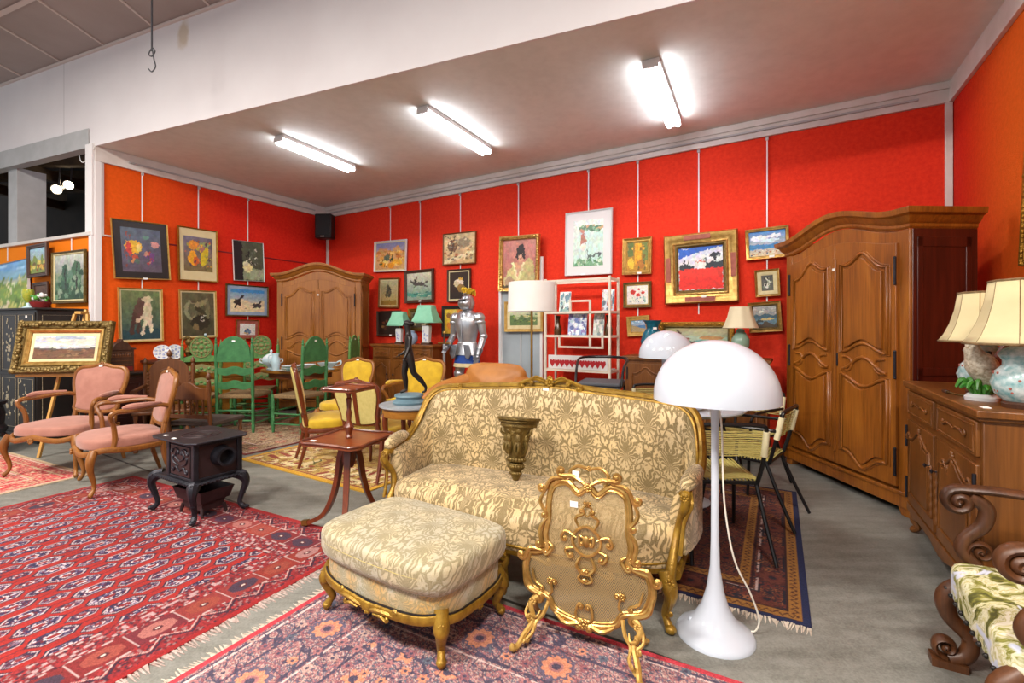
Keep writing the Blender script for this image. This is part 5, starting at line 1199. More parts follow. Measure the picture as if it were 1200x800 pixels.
# local x: long direction towards the viewer's right, y back; long .52, deep .36
MB().box(-.30, -.18, .25, .27, .18, .275).box(-.31, -.19, .262, .28, .19, .272).obj('hearth_plate', 'black_iron', ST, bev=.005)
MB().box(-.10, -.155, .275, .24, .155, .535).obj('firebox', 'iron_brown', ST, bev=.006)
cr = MB()
for x in (-.095, .235):
    for y in (-.15, .15): cr.box(x-.018, y-.018, .275, x+.018, y+.018, .535)
cr.box(-.11, -.165, .275, .25, .165, .295).box(-.11, -.165, .515, .25, .165, .535); cr.obj('corner_trim', 'black_iron', ST, bev=.004)
tp = [(-.27, -.19), (-.2, -.215), (.24, -.215), (.30, -.17), (.30, .17), (.24, .215), (-.2, .215), (-.27, .19)]
pl = MB().slab(tp, .54, .553).obj('top_plate', 'black_iron', ST, bev=.004)
for r_ in (.12, .07): MB().tube([(r_*cos(2*pi*i/28)+.02, r_*sin(2*pi*i/28), .553) for i in range(28)], .004, 5, True).obj('lid_ring', 'iron_brown', pl)
MB().cb((-.16, -.15, .5545), (.035, .022, .002)).obj('price_tag', 'tag_white', pl); MB().cb((.0, -.17, .5545), (.035, .022, .002)).obj('price_tag', 'tag_white', pl)
nb = MB()
for i in range(22): nb.ell((-.29+.56*i/21, -.19, .262), .009, 6, 4)
for i in range(14): nb.ell((.28, -.18+.36*i/13, .262), .009, 6, 4)
nb.obj('beading', 'black_iron', ST)
def iron_leg(x, y, sx, sy):
    mb = MB(); mb.cur([(x-sx*.03, y-sy*.03, .265, .034), (x+sx*.012, y+sy*.012, .245, .04), (x+sx*.028, y+sy*.028, .19, .026), (x+sx*.01, y+sy*.01, .11, .019), (x, y, .05, .017), (x+sx*.015, y+sy*.015, .018, .02), (x+sx*.03, y+sy*.03, .006, .013)], 8)
    mb.ell((x+sx*.03, y+sy*.03, .2), (.022, .022, .03), 8, 6).ell((x+sx*.015, y+sy*.015, .12), .02, 8, 6).ell((x+sx*.03, y+sy*.03, .015), (.024, .024, .015), 8, 5)
    mb.obj('leg', 'black_iron', ST)
iron_leg(-.27, -.155, -1, -1); iron_leg(.24, -.155, 1, -1); iron_leg(.24, .155, 1, 1); iron_leg(-.27, .155, -1, 1)
dm = MB(); dm.box(-.06, -.166, .3, .2, -.158, .51)
dr = dm.obj('door', 'iron_brown', ST, bev=.003); oc = MB()
for s in (-1, 1):
    for P_, r, c_ in (([(0, .0, .33), (0, s*.05, .36), (0, s*.08, .33)], .007, .015), ([(0, 0, .4), (0, s*.06, .43), (0, s*.04, .47)], .007, .018), ([(0, s*.01, .48), (0, s*.07, .49), (0, s*.095, .46)], .006, .014), ([(0, s*.02, .37), (0, s*.08, .39), (0, s*.1, .42)], .006, .012)):
        scroll_leaf(oc, [(.07+y, -.168, z) for _, y, z in P_], r, c_, s)
oc.obj('door_relief', 'black_iron', dr)
# the flue stub points to the viewer on the long side
fl_ = MB(); n = 24
for (r, y) in (): pass
fl_.lathe([(.075, 0), (.07, .03), (.062, .05), (.066, .075), (.066, .085), (.05, .085), (.047, .06), (.045, .0)], 24, M=TR((.235, .02, .425)) @ Matrix.Rotation(pi/2, 4, 'Y')); fl_.obj('flue_collar', 'black_iron', ST)
dk = MB().ell((.25, .02, .425), (.006, .05, .05), 14, 8).obj('flue_hole', 'black_plastic', ST)
AB = thing('ash_box', 'small rusty brown iron trough on the red rug under the cast iron stove', 'box', (-2.26, 3.47, .014), R(-28))
mb = MB(); a, b = (.17, .1), (.12, .07)
def rr_(w, d, z): return [(-w, -d, z), (w, -d, z), (w, d, z), (-w, d, z)]
mb.loft([rr_(.12, .075, .04), rr_(.125, .08, .1), rr_(.15, .1, .105), rr_(.18, .12, .19), rr_(.172, .112, .19), rr_(.14, .09, .11), rr_(.11, .065, .06)]); mb.obj('trough', 'iron_brown', AB, sharp=.4)
for sx in (-1, 1):
    for sy in (-1, 1): MB().tube([(sx*.12, sy*.075, .06), (sx*.135, sy*.085, .0)], [.014, .01], 6).obj('foot', 'iron_brown', AB)
# ---------------------------------------------------------------- green rush seated chairs
def green_chair(label, loc, rz, crest='arch', w=.46, d=.42, sh=.46, H=1.16, mat='green_paint', fin=True):
    t = thing('rush_chair', label, 'chair', loc, rz, 'green rush seated chairs')
    hw, hd = w/2, d/2
    tp = [(0, .017), (.08, .022), (.1, .016), (.12, .022), (.25, .02), (.33, .022), (.35, .015), (.37, .022), (.41, .015), (.43, .022), (.6, .02), (.72, .022), (.74, .015), (.76, .022), (.97, .021), (1, .018)]
    for s in (-1, 1):
        MB().rod((s*hw, hd, 0), (s*hw, hd+.03, H-.12), tp).obj('rear_post', mat, t)
        if fin: MB().lathe([(.012, 0), (.019, .01), (.012, .025), (.02, .045), (.01, .06), (.015, .075), (.006, .1), (.001, .115)], 10, (s*hw, hd+.03, H-.13)).obj('finial', 'green_carved' if crest == 'round' else mat, t)
        MB().rod((s*(hw+.02), -hd, 0), (s*(hw+.02), -hd, sh+.01), [(0, .016), (.1, .021), (.3, .02), (.5, .024), (.55, .016), (.6, .024), (.85, .021), (1, .02)]).obj('front_leg', mat, t)
    # seat
    MB().pad([(-hw-.03, -hd-.02), (hw+.03, -hd-.02), (hw-.005, hd+.01), (-hw+.005, hd+.01)], sh-.035, sh+.012, .018, -.006, bot=.012).obj('seat', 'rush', t)
    for i, z in enumerate((.14, .27)):
        MB().tube([(-hw-.02, -hd, z), (hw+.02, -hd, z)], .011).obj('stretcher', mat, t)
        for s in (-1, 1): MB().tube([(s*(hw+.02), -hd, z-.03), (s*hw, hd+.005, z-.03)], .011).obj('stretcher', mat, t)
        MB().tube([(-hw, hd+.005, z+.01), (hw, hd+.005, z+.01)], .011).obj('stretcher', mat, t)
    for z in (.60, .78):
        yy = hd+.03*z/H; h_ = .09
        P = [(-hw, z-.03)]+[(-hw+w*i/14, z-.03-.022*sin(pi*i/14)*0+.012*cos(4*pi*i/14)-.012) for i in range(1, 14)]+[(hw, z-.03)]+[(hw-w*i/14, z+.04+.016*(1-cos(2*pi*i/14))*.7+.008*cos(4*pi*i/14)) for i in range(15)]
        sl = MB().prism(P, yy-.008, yy+.008).obj('slat', mat if crest != 'round' else 'green_carved', t, bev=.003)
        if crest == 'round':
            cv = MB()
            for i in range(9): cv.ell((-hw*.8+w*.8*i/8, yy-.01, z+.012*(-1)**i), (.022, .01, .02), 7, 5)
            cv.obj('slat_carving', 'green_light', sl)
    zc = .90; yy = hd+.028
    if crest == 'arch':
        P = [(-hw, zc), (hw, zc), (hw, zc+.05)]+[(hw*.9*cos(a), zc+.11+.22*sin(a)) for a in [pi*i/18 for i in range(19)]]+[(-hw, zc+.05)]
        MB().prism(P, yy-.011, yy+.011).obj('crest', mat, t, bev=.004)
        MB().cb((.0, yy+.0125, zc+.27), (.04, .003, .022)).obj('price_tag', 'tag_white', t)
    else:
        P = [(-hw, zc-.02), (hw, zc-.02), (hw, zc+.03)]+[(.14*cos(a), zc+.17+.155*sin(a)) for a in [-.7+(pi+1.4)*i/22 for i in range(23)]]+[(-hw, zc+.03)]
        c_ = MB().prism(P, yy-.01, yy+.012).obj('crest', mat, t, bev=.003)
        cv = MB(); cv.tube([(.12*cos(2*pi*i/24), yy-.012, zc+.175+.135*sin(2*pi*i/24)) for i in range(24)], .009, 6, True)
        for i in range(8): a = 2*pi*i/8; cv.ell((.065*cos(a), yy-.012, zc+.175+.075*sin(a)), (.024, .012, .024), 7, 5)
        for i in range(12): a = 2*pi*i/12; cv.ell((.1*cos(a), yy-.012, zc+.175+.113*sin(a)), (.014, .008, .014), 6, 4)
        cv.ell((0, yy-.012, zc+.175), (.03, .016, .03), 8, 6); cv.obj('crest_carving', 'green_carved', c_)
    return t
green_chair('green painted rush chair with plain arched crest, seen from behind, left of the two', (-3.54, 6.27, .012), R(180), sh=.47, H=1.24, w=.46)
green_chair('green rush chair with plain arched crest, right of the two, by the yellow chairs', (-2.79, 6.24, .012), R(-108), sh=.47, H=1.22, w=.44, mat='green_paint')
green_chair('green chair with carved round crest, left of the two, before the chest', (-4.11, 6.13, .012), R(14), 'round', H=1.2, mat='green_light')
green_chair('green chair with carved round crest, right of the two, behind the blue and white tureen', (-3.72, 6.88, .012), R(10), 'round', H=1.2, mat='green_light')
green_chair('green rush chair seen edge on, farthest right beside the left armoire', (-2.58, 7.03, .0115), R(-88), 'arch', H=1.24, w=.44, mat='green_light')
# dining table
DT = thing('dining_table', 'oval wooden dining table set with white and blue crockery', 'table', (-3.0, 6.72, .012), R(-8))
MB().lathe([(.001, .72), (.98, .72), (1.0, .73), (1.0, .748), (.985, .757), (.001, .757)], 48, sx=.55, sy=.40).obj('tabletop', 'wood_honey', DT)
MB().lathe([(.86, .64), (.86, .72), (.82, .72), (.82, .64)], 48, sx=.52, sy=.36).obj('apron', 'wood_brown_x', DT)
MB().lathe([(.14, 0), (.14, .03), (.06, .07), (.05, .2), (.075, .3), (.05, .4), (.045, .55), (.1, .66)], 20).obj('pedestal', 'wood_brown', DT)
def tb(px, py, d): x, y, z = at(px, py, d); return x, y
ZT = .7699
t = thing('tureen', 'white and pale blue lidded tureen on the dining table', 'tureen', (-3.33, 6.55, ZT), 0)
MB().lathe([(.06, 0), (.062, .015), (.035, .03), (.07, .06), (.115, .1), (.12, .14), (.112, .15)], 24, sy=.8).obj('bowl', 'pale_blue', t)
MB().lathe([(.12, .15), (.1, .18), (.06, .21), (.02, .225), (.012, .24), (.022, .255), (.01, .275), (.001, .277)], 24, sy=.8).obj('lid', 'tureen_white', t)
for s in (-1, 1): MB().cur([(s*.11, 0, .13, .01), (s*.15, 0, .15, .01), (s*.155, 0, .11, .01), (s*.11, 0, .09, .01)], 6).obj('handle', 'tureen_white', t)
t = thing('pitcher', 'tall pale blue pitcher on the dining table beside the stacked plates', 'pitcher', (-3.20, 6.41, ZT), R(0))
MB().lathe([(.05, 0), (.055, .01), (.05, .03), (.06, .09), (.055, .14), (.04, .19), (.045, .22), (.05, .235), (.044, .235), (.03, .19), (.001, .19)], 20).obj('jug', 'pale_blue', t)
MB().cur([(-.045, 0, .21, .008), (-.09, 0, .2, .008), (-.095, 0, .13, .008), (-.055, 0, .08, .008)], 6).obj('handle', 'pale_blue', t)
for i in range(5):
    t = thing('dinner_plate', 'dinner plate in the stack on the dining table, %s' % ['lowest and widest', 'second from the bottom', 'in the middle', 'second from the top', 'topmost'][i], 'plate', (-2.96, 6.36, ZT+.014*i), 0, 'stacked dinner plates')
    s = .17 if i == 0 else .125
    MB().lathe([(s*.55, 0), (s*.6, .004), (s, .014), (s, .018), (s*.62, .008), (.001, .007)], 28).obj('plate', 'tureen_white' if i % 2 == 0 else 'celadon', t)
for (x, y, l) in ((-2.86, 6.62, 'white and blue bowl on the dining table right of the stacked plates'),):
    t = thing('bowl', l, 'bowl', (x, y, ZT), 0); MB().lathe([(.05, 0), (.05, .01), (.09, .04), (.11, .07), (.105, .07), (.08, .035), (.001, .015)], 22).obj('bowl', 'tureen_white', t)
t = thing('sauce_boat', 'pale blue sauce boat on the dining table behind the right green chair', 'sauce boat', (-2.55, 6.55, ZT), R(20))
mb = MB(); mb.lathe([(.06, 0), (.07, .01), (.04, .025), (.08, .06), (.1, .1), (.095, .1), (.07, .06), (.001, .04)], 22, sx=1.35, sy=.75); mb.obj('bowl', 'pale_blue', t); MB().cur([(.12, 0, .1, .009), (.17, 0, .12, .009), (.17, 0, .07, .009), (.1, 0, .05, .009)], 6).obj('handle', 'pale_blue', t)
# ---------------------------------------------------------------- oak chairs behind the pink ones
def oak_chair(label, loc, rz, kind, mat, w=.46, d=.42, sh=.45, H=.98, name='spindle_chair'):
    t = thing(name, label, 'chair', loc, rz); hw, hd = w/2, d/2
    turn = [(0, .02), (.06, .024), (.1, .014), (.2, .023), (.26, .014), (.32, .022), (.42, .022), (.47, .013), (.53, .024), (.6, .014), (.7, .021), (.8, .014), (.9, .023), (1, .02)]
    for s in (-1, 1):
        MB().rod((s*hw, hd, 0), (s*hw, hd+.04, H-.12), turn).obj('rear_post', mat, t)
        MB().lathe([(.012, 0), (.02, .008), (.012, .022), (.022, .03), (.026, .05), (.016, .08), (.002, .1)], 10, (s*hw, hd+.04, H-.125)).obj('finial', mat, t)
        MB().rod((s*hw, -hd, 0), (s*hw, -hd, sh), turn).obj('front_leg', mat, t)
        MB().tube([(s*hw, -hd, .13), (s*hw, hd, .13)], .013).obj('stretcher', mat, t)
    MB().tube([(-hw, -hd, .2), (hw, -hd, .2)], .014).obj('stretcher', mat, t); MB().tube([(-hw, hd, .2), (hw, hd, .2)], .014).obj('stretcher', mat, t)
    MB().pad([(-hw-.03, -hd-.03), (hw+.03, -hd-.03), (hw+.01, hd), (-hw-.01, hd)], sh-.02, sh+.02, .012, .004).obj('seat', 'rush_dark' if kind == 'spindle' else mat, t)
    yy = hd+.035
    if kind == 'spindle':
        P = [(-hw, H-.3), (hw, H-.3), (hw, H-.2)]+[(hw-w*i/16, H-.19+.05*(.5-.5*cos(2*pi*i/16))+.015*cos(4*pi*i/16)) for i in range(1, 16)]+[(-hw, H-.2)]
        MB().prism(P, yy-.012, yy+.012).obj('top_rail', mat, t, bev=.004)
        MB().box(-hw, yy-.014, sh+.06, hw, yy+.012, sh+.1).obj('lower_rail', mat, t, bev=.003)
        for i in range(6):
            x = -hw+w*(i+1)/7
            MB().rod((x, yy-.002, sh+.1), (x, yy, H-.3), [(0, .009), (.15, .012), (.2, .008), (.5, .014), (.8, .008), (.85, .012), (1, .009)], 8).obj('spindle', mat, t)
    else:
        P = [(-hw, sh+.1), (hw, sh+.1), (hw, H-.2)]+[(hw*.85*cos(a), H-.2+.16*sin(a)) for a in [pi*i/14 for i in range(15)]]+[(-hw, H-.2)]
        b_ = MB().prism(P, yy-.014, yy+.01).obj('back_panel', mat, t, bev=.004); cv = MB()
        for s in (-1, 1):
            scroll_leaf(cv, [(0, yy-.016, sh+.14), (s*.1, yy-.018, sh+.24), (s*.05, yy-.018, sh+.32)], .012, .03, s); scroll_leaf(cv, [(0, yy-.016, sh+.3), (s*.08, yy-.018, sh+.4), (s*.03, yy-.018, sh+.44)], .01, .022, s)
            for i in range(7): cv.ell((s*(hw-.03), yy-.018, sh+.14+.04*i), (.014, .01, .014), 6, 4)
        rosette(cv, (0, yy-.018, sh+.25), .03); cv.obj('carving', mat, b_)
        MB().lathe([(.012, 0), (.024, .01), (.014, .03), (.025, .04), (.03, .06), (.018, .09), (.002, .115)], 10, (0, yy, H-.05)).obj('finial', mat, t)
        for s in (-1, 1):
            MB().rod((s*hw, -hd, sh), (s*hw, -hd, sh+.22), turn[:8]+[(1, .02)]).obj('arm_post', mat, t)
            MB().cur([(s*hw, hd+.02, sh+.25, .02), (s*(hw+.02), 0, sh+.235, .022), (s*(hw+.02), -hd-.04, sh+.23, .026)], 8).obj('arm', mat, t)
    return t
oak_chair('brown spindle back chair seen from behind, between the pink armchair and the iron stove', (-3.18, 4.93, .012), R(172), 'spindle', 'wood_oak', .46, .40, .38, .93)
oak_chair('carved dark oak armchair with acorn finials behind the right pink armchair', (-3.92, 5.36, .012), R(28), 'panel', 'wood_oak', .46, .44, .42, 1.02, 'carved_armchair')
# ---------------------------------------------------------------- chest of drawers on the left wall
q = WL.p(1.02, .02); dr_c = WL.p(1.14, .455)
DC = thing('chest_of_drawers', 'long honey brown chest of drawers against the left wall behind the green chairs', 'chest', (dr_c[0], dr_c[1], 0), WL.rz)
MB().box(-.62, 0, .1, .62, .44, .88).obj('carcass', 'wood_honey', DC, bev=.004)
MB().box(-.65, -.03, .88, .65, .45, .915).obj('top', 'wood_walnut', DC, bev=.006)
for i, (z0, z1) in enumerate(((.15, .37), (.39, .61), (.63, .85))):
    for s in (0, 1):
        d_ = MB().box(-.59+.6*s, -.014, z0, -.02+.6*s, .002, z1).obj('drawer', 'wood_honey', DC, bev=.004)
        for k in (.14, .43): MB().lathe([(.006, 0), (.006, .012), (.017, .02), (.013, .032), (.001, .034)], 10, M=TR((-.59+.6*s+k, -.014, (z0+z1)/2), rx=pi/2)).obj('knob', 'brass', d_)
for sx in (-.56, .56):
    for y in (.06, .38): MB().lathe([(.02, 0), (.035, .03), (.025, .06), (.04, .1)], 10, (sx, y, 0)).obj('foot', 'wood_walnut', DC)
def onwall(t_, off, z): return WL.p(t_, off, z)
# things on it
for i, (tt, l) in enumerate(((.62, 'blue and white tile plate propped up on the chest, left of the pair'), (.78, 'blue and white tile plate propped up on the chest, right of the pair'))):
    t = thing('decorative_plate', l, 'plate', WL.p(tt, .30, .925), WL.rz-R(20)+R(12)*i, 'blue and white plates', rx=R(-16))
    MB().lathe([(.001, .0), (.06, .002), (.1, .012), (.1, .017), (.06, .008), (.001, .007)], 24, M=TR((0, 0, .1), rx=pi/2)).obj('plate', 'porcelain', t)
    mb = MB()
    for k in range(9): a = 2*pi*k/9; mb.ell((.075*cos(a), -.0135, .1+.075*sin(a)), (.018, .003, .012), 7, 4)
    for k in range(5): a = 2*pi*k/5; mb.ell((.035*cos(a), -.0095, .1+.035*sin(a)), (.016, .003, .016), 7, 4)
    mb.obj('blue_pattern', 'delft', t)
    MB().prism([(-.05, 0), (.05, 0), (.03, .12), (-.03, .12)], .012, .03).obj('easel_stand', 'wood_walnut', t)
BU = thing('bust', 'gold painted bust of a head on a black base on the chest of drawers', 'bust', WL.p(.97, .26, .915), WL.rz+R(60))
MB().slab([(-.09, -.07), (.09, -.07), (.09, .07), (-.09, .07)], 0, .03).obj('base', 'black_lacquer', BU, bev=.004)
mb = MB(); mb.lathe([(.05, .03), (.055, .06), (.085, .1), (.075, .13), (.04, .155), (.034, .19), (.04, .2)], 16, sx=1.1, sy=.7)
mb.ell((0, -.008, .235), (.045, .055, .06), 14, 10); mb.ell((0, -.06, .232), (.008, .014, .014), 8, 6); mb.ell((0, -.055, .207), (.014, .008, .005), 8, 5)
for s in (-1, 1): mb.ell((s*.018, -.052, .247), (.009, .006, .005), 8, 5); mb.ell((s*.046, .005, .235), (.008, .012, .016), 8, 5)
mb.obj('head', 'gold_dark', BU)
mb = MB(); rs = random.Random(4)
for i in range(34): a, b_ = rs.uniform(0, 2*pi), rs.uniform(.1, 1.35); mb.ell((.05*cos(a)*sin(b_), .012+.06*sin(a)*sin(b_) if sin(a) > -.3 else .012-.03*sin(b_), .25+.055*cos(b_)), .016, 6, 4)
mb.obj('hair', 'gold_dark', BU)
BT = thing('bottle', 'dark blue glass bottle standing on the chest behind the carved green chair', 'bottle', WL.p(1.2, .24, .915), 0)
MB().lathe([(.04, 0), (.045, .01), (.045, .16), (.035, .2), (.018, .24), (.016, .31), (.019, .315), (.019, .325), (.001, .325)], 20).obj('glass', 'cobalt_glass', BT); MB().lathe([(.012, .325), (.017, .33), (.014, .35), (.001, .352)], 12).obj('stopper', 'pale_blue', BT); MB().lathe([(.0455, .06), (.0455, .13)], 20).obj('label_band', 'tag_white', BT)
JG = thing('jug', 'blue and white jug at the end of the chest behind the right carved chair', 'jug', WL.p(1.55, .2, .915), 0)
MB().lathe([(.04, 0), (.045, .01), (.07, .07), (.06, .12), (.035, .16), (.04, .2), (.035, .2), (.001, .15)], 20).obj('body', 'delft', JG); MB().cur([(.04, 0, .18, .007), (.085, 0, .16, .007), (.065, 0, .09, .007)], 6).obj('handle', 'porcelain', JG)
# half round console and the little carved cabinet on it
CS = thing('console_table', 'dark red mahogany console with black edged top beside the easel', 'console', WL.p(.17, .05), WL.rz)
half = lambda a, b: [(-a, 0)]+[(a*-cos(pi*i/20), -b*sin(pi*i/20)) for i in range(21)]+[(a, 0)]
MB().slab([(x*.29, -.24*0+y) for x, y in [(-1, 0), (1, 0), (1, -.3), (.8, -.36), (-.8, -.36), (-1, -.3)]], .765, .79).obj('top', 'black_lacquer', CS, bev=.005)
MB().slab([(x*.26, y) for x, y in [(-1, 0), (1, 0), (1, -.27), (.8, -.32), (-.8, -.32), (-1, -.27)]], .12, .765).obj('carcass', 'mahog_dark', CS, bev=.004)
d_ = MB().box(-.19, -.335, .18, .19, -.318, .72).obj('door', 'mahog_dark', CS, bev=.004); pm = MB(); panel_mould([(-.15, .24), (.15, .24), (.15, .66), (-.15, .66)], .006, -.336, pm); pm.obj('panel_moulding', 'mahog_dark', d_)
MB().slab([(-.27, 0), (.27, 0), (.27, -.33), (-.27, -.33)], 0, .12).obj('plinth', 'mahog_dark', CS, bev=.004)
HC = thing('letter_rack', 'small carved wooden letter rack with pediment standing on the dark console', 'letter rack', WL.p(.19, .2, .79), WL.rz)
MB().box(-.13, -.05, 0, .13, .06, .28).obj('case', 'wood_walnut', HC, bev=.003)
MB().prism([(-.15, .28), (.15, .28), (.15, .3), (.1, .31), (.06, .37), (.02, .385), (0, .42), (-.02, .385), (-.06, .37), (-.1, .31), (-.15, .3)], -.06, .06).obj('pediment', 'wood_walnut', HC, bev=.003)
mb = MB()
for i in range(4): mb.box(-.11, -.056, .09+.05*i, .11, -.049, .1+.05*i)
for i in range(8): mb.ell((-.09+.026*i, -.052, .215), (.01, .005, .018), 6, 4)
mb.obj('front_slats', 'wood_oak', HC)
MB().box(-.115, -.053, .015, .115, -.046, .07).obj('front_panel', 'velvet_red', HC)
# ---------------------------------------------------------------- black lacquer cabinet
wp_ = WP.L-.10
CB = thing('lacquer_cabinet', 'black lacquer cabinet with pale inlaid flowers under the orange panel', 'cabinet', (*(Vector((-5.50, 5.48))+WP.d*(-.62)).to_tuple(), 0), WP.rz)
MB().box(-.62, 0, .1, .62, .46, 1.56).obj('carcass', 'black_lacquer', CB, bev=.004)
MB().box(-.65, -.03, 1.56, .65, .47, 1.585).obj('top', 'black_lacquer', CB, bev=.005)
MB().box(-.64, -.02, .04, .64, .46, .1).obj('plinth', 'black_lacquer', CB, bev=.005)
for sx in (-.56, .56):
    for y in (.05, .4): MB().box(sx-.05, y-.04, 0, sx+.05, y+.04, .05).obj('foot', 'black_lacquer', CB, bev=.004)
rs = random.Random(5)
for (x0, x1) in ((-.6, -.2), (-.19, .19), (.2, .6)):
    for (z0, z1) in ((.14, .78), (.82, 1.53)):
        d_ = MB().box(x0, -.014, z0, x1, .002, z1).obj('door', 'black_lacquer', CB, bev=.003); mb = MB()
        panel_mould([(x0+.03, z0+.03), (x1-.03, z0+.03), (x1-.03, z1-.03), (x0+.03, z1-.03)], .004, -.015, mb)
        for i in range(26):
            x, z = rs.gauss((x0+x1)/2, .07), rs.gauss((z0+z1)/2, .15); x = min(x1-.05, max(x0+.05, x)); z = min(z1-.06, max(z0+.06, z)); mb.ell((x, -.015, z), (rs.uniform(.008, .022), .003, rs.uniform(.008, .03)), 7, 4)
        mb.obj('inlay', 'shell_inlay', d_)
mb = MB()
for z0, z1 in ((.16, .78), (.84, 1.5)): mb.tube([(.622, .05, z0), (.622, .4, z0), (.622, .4, z1), (.622, .05, z1)], .003, 5, True)
mb.obj('side_border', 'shell_inlay', CB)
MB().cb((.42, -.016, 1.48), (.035, .003, .03)).obj('price_tag', 'tag_white', CB)
def oncab(lx, ly, z): v = CB.location; r = CB.rotation_euler.z; return (v.x+lx*cos(r)-ly*sin(r), v.y+lx*sin(r)+ly*cos(r), z)
GB = thing('glass_goblet', 'green and yellow glass goblet with blue foot on the black cabinet', 'goblet', oncab(.10, .12, 1.585), 0)
MB().lathe([(.07, 0), (.065, .008), (.02, .03), (.014, .07)], 20).obj('foot', 'pale_blue', GB); MB().lathe([(.014, .07), (.03, .1), (.055, .14), (.06, .2), (.052, .235), (.047, .235), (.05, .2), (.001, .12)], 20).obj('bowl', 'goblet_glass', GB)
BK_ = thing('flower_basket', 'small ceramic basket of flowers on the black cabinet', 'basket', oncab(.50, .08, 1.585), 0)
MB().lathe([(.07, 0), (.09, .03), (.11, .07), (.1, .07), (.001, .05)], 20, sy=.8).obj('basket', 'velvet_red', BK_)
rs = random.Random(2); mf, ml = MB(), MB()
for i in range(26): a, r = rs.uniform(0, 2*pi), rs.uniform(0, .095); (mf if i % 2 else ml).ell((r*cos(a), r*sin(a)*.8, .085+rs.uniform(0, .08)), rs.uniform(.014, .024), 7, 5)
mf.obj('flowers', 'porcelain', BK_); ml.obj('leaves', 'leaf_green', BK_)
PI_ = thing('iron_pot_stove', 'blue black round iron stove at the left edge, before the black cabinet', 'stove', (-5.62, 5.00, .018), 0)
MB().lathe([(.16, .2), (.2, .22), (.21, .26), (.18, .3), (.19, .42), (.17, .5), (.2, .52), (.2, .55), (.001, .56)], 24).obj('drum', 'black_iron', PI_)
for a in (45, 135, 225, 315): MB().cur([(.15*cos(R(a)), .15*sin(R(a)), .22, .022), (.2*cos(R(a)), .2*sin(R(a)), .14, .018), (.19*cos(R(a)), .19*sin(R(a)), 0, .014)], 7).obj('leg', 'black_iron', PI_)
# ---------------------------------------------------------------- easel and its picture
ex, ey, _ = at(74, 440, 4.98)
EA = thing('easel', 'pale wooden easel holding the gilt framed landscape', 'easel', (ex, ey+.12, 0), R(12))
def bar(mb, a, b, w, up=(0, 1, 0), asp=.6): mb.tube([a, b], w, 4, up=up, sq=True, asp=asp)
for s in (-1, 1):
    mb = MB(); bar(mb, (s*.24, -.12, 0), (s*.06, .12, 1.5), .018); mb.obj('front_leg', 'wood_pine', EA)
mb = MB(); bar(mb, (0, .55, 0), (0, .13, 1.42), .018); mb.obj('rear_leg', 'wood_pine', EA)
mb = MB(); bar(mb, (-.22, -.095, .25), (.22, -.095, .25), .02, (0, 0, 1)); mb.obj('cross_bar', 'wood_pine', EA)
MB().box(-.44, -.13, .84, .44, -.035, .868).obj('ledge', 'wood_pine', EA, bev=.003)
mb = MB(); bar(mb, (0, .03, .8), (0, .2, 1.55), .02); mb.obj('mast', 'wood_pine', EA)
MB().box(-.03, .06, 1.5, .03, .2, 1.53).obj('top_clamp', 'wood_pine', EA, bev=.003)
c_ = Vector((ex, ey, 0)); 
picture('landscape of brown moor under a cloudy sky in an ornate gilt frame on the easel', None, None,
        [('bg', '#4e3a2c', '#b4bcc4'), ('r', 0, .45, 1, 1, '#c8c8c4'), ('e', .3, .8, .3, .1, '#a8b4c0'), ('e', .65, .75, .3, .12, '#d8cdbc'), ('e', .5, .9, .4, .08, '#98a6b4'), ('e', .2, .62, .2, .05, '#e0d8c8'), ('s', 40, 0, .5, 1, .98, .07, .4, ['#e4ded0', '#b0b0b0', '#c8b8a0', '#a4b0bc']), ('h', .44, .04, 1, '#58504a'), ('h', .38, .05, 2, '#6a4c38'), ('s', 50, 0, 0, 1, .38, .05, .3, ['#5a4030', '#7a5a42', '#4a382c', '#86644a']), ('s', 5, .5, .1, .7, .3, .02, 1.5, ['#8a6a50'])],
        .085, .06, 'gold_dark', matw=.03, matc='cream_shade', carve=.028, seed=8, inner=(.04, 'gold'), res=80, tagw=.0, place=(tuple(Vector((ex, ey+.03, EYE+(HY-407.5)/FPX*4.98+.005))), R(12), .86, .555, R(0)), lean=R(-13))
# ---------------------------------------------------------------- statue on the round table
gx, gy, _ = at(482, 476, 3.95)
GT = thing('side_table', 'round side table with grey marble top under the bronze statue', 'table', (gx, gy, 0), 0)
MB().lathe([(.001, .70), (.25, .70), (.262, .71), (.262, .722), (.001, .726)], 36).obj('marble_top', 'marble_grey', GT)
MB().lathe([(.23, .63), (.235, .64), (.235, .695), (.23, .70), (.2, .69), (.2, .64)], 36).obj('apron', 'wood_honey', GT)
for a in (30, 120, 210, 300): MB().cur([(.2*cos(R(a)), .2*sin(R(a)), .69, .024), (.22*cos(R(a)), .22*sin(R(a)), .6, .024), (.2*cos(R(a)), .2*sin(R(a)), .3, .016), (.22*cos(R(a)), .22*sin(R(a)), 0, .014)], 8).obj('leg', 'wood_mahog_z', GT)
SB = thing('statue', 'dark bronze walking nude figure on a blue grey round base', 'statue', (gx-.02, gy, .726), R(-68), sc=1.0)
MB().lathe([(.13, 0), (.135, .015), (.12, .03), (.105, .04), (.11, .055), (.12, .06), (.115, .075), (.001, .08)], 32).obj('base', 'patina_blue', SB)
def skinfig(name, mat, parent, V_, E_, root=0, sub=2):
    me = bpy.data.meshes.new(name); me.from_pydata([v[:3] for v in V_], E_, []); o = bpy.data.objects.new(name, me); COL.objects.link(o)
    o.modifiers.new('skin', 'SKIN').use_smooth_shade = True
    if not me.skin_vertices: 
        bpy.context.view_layer.objects.active = o
    sv = me.skin_vertices[0].data if me.skin_vertices else None
    return o, me
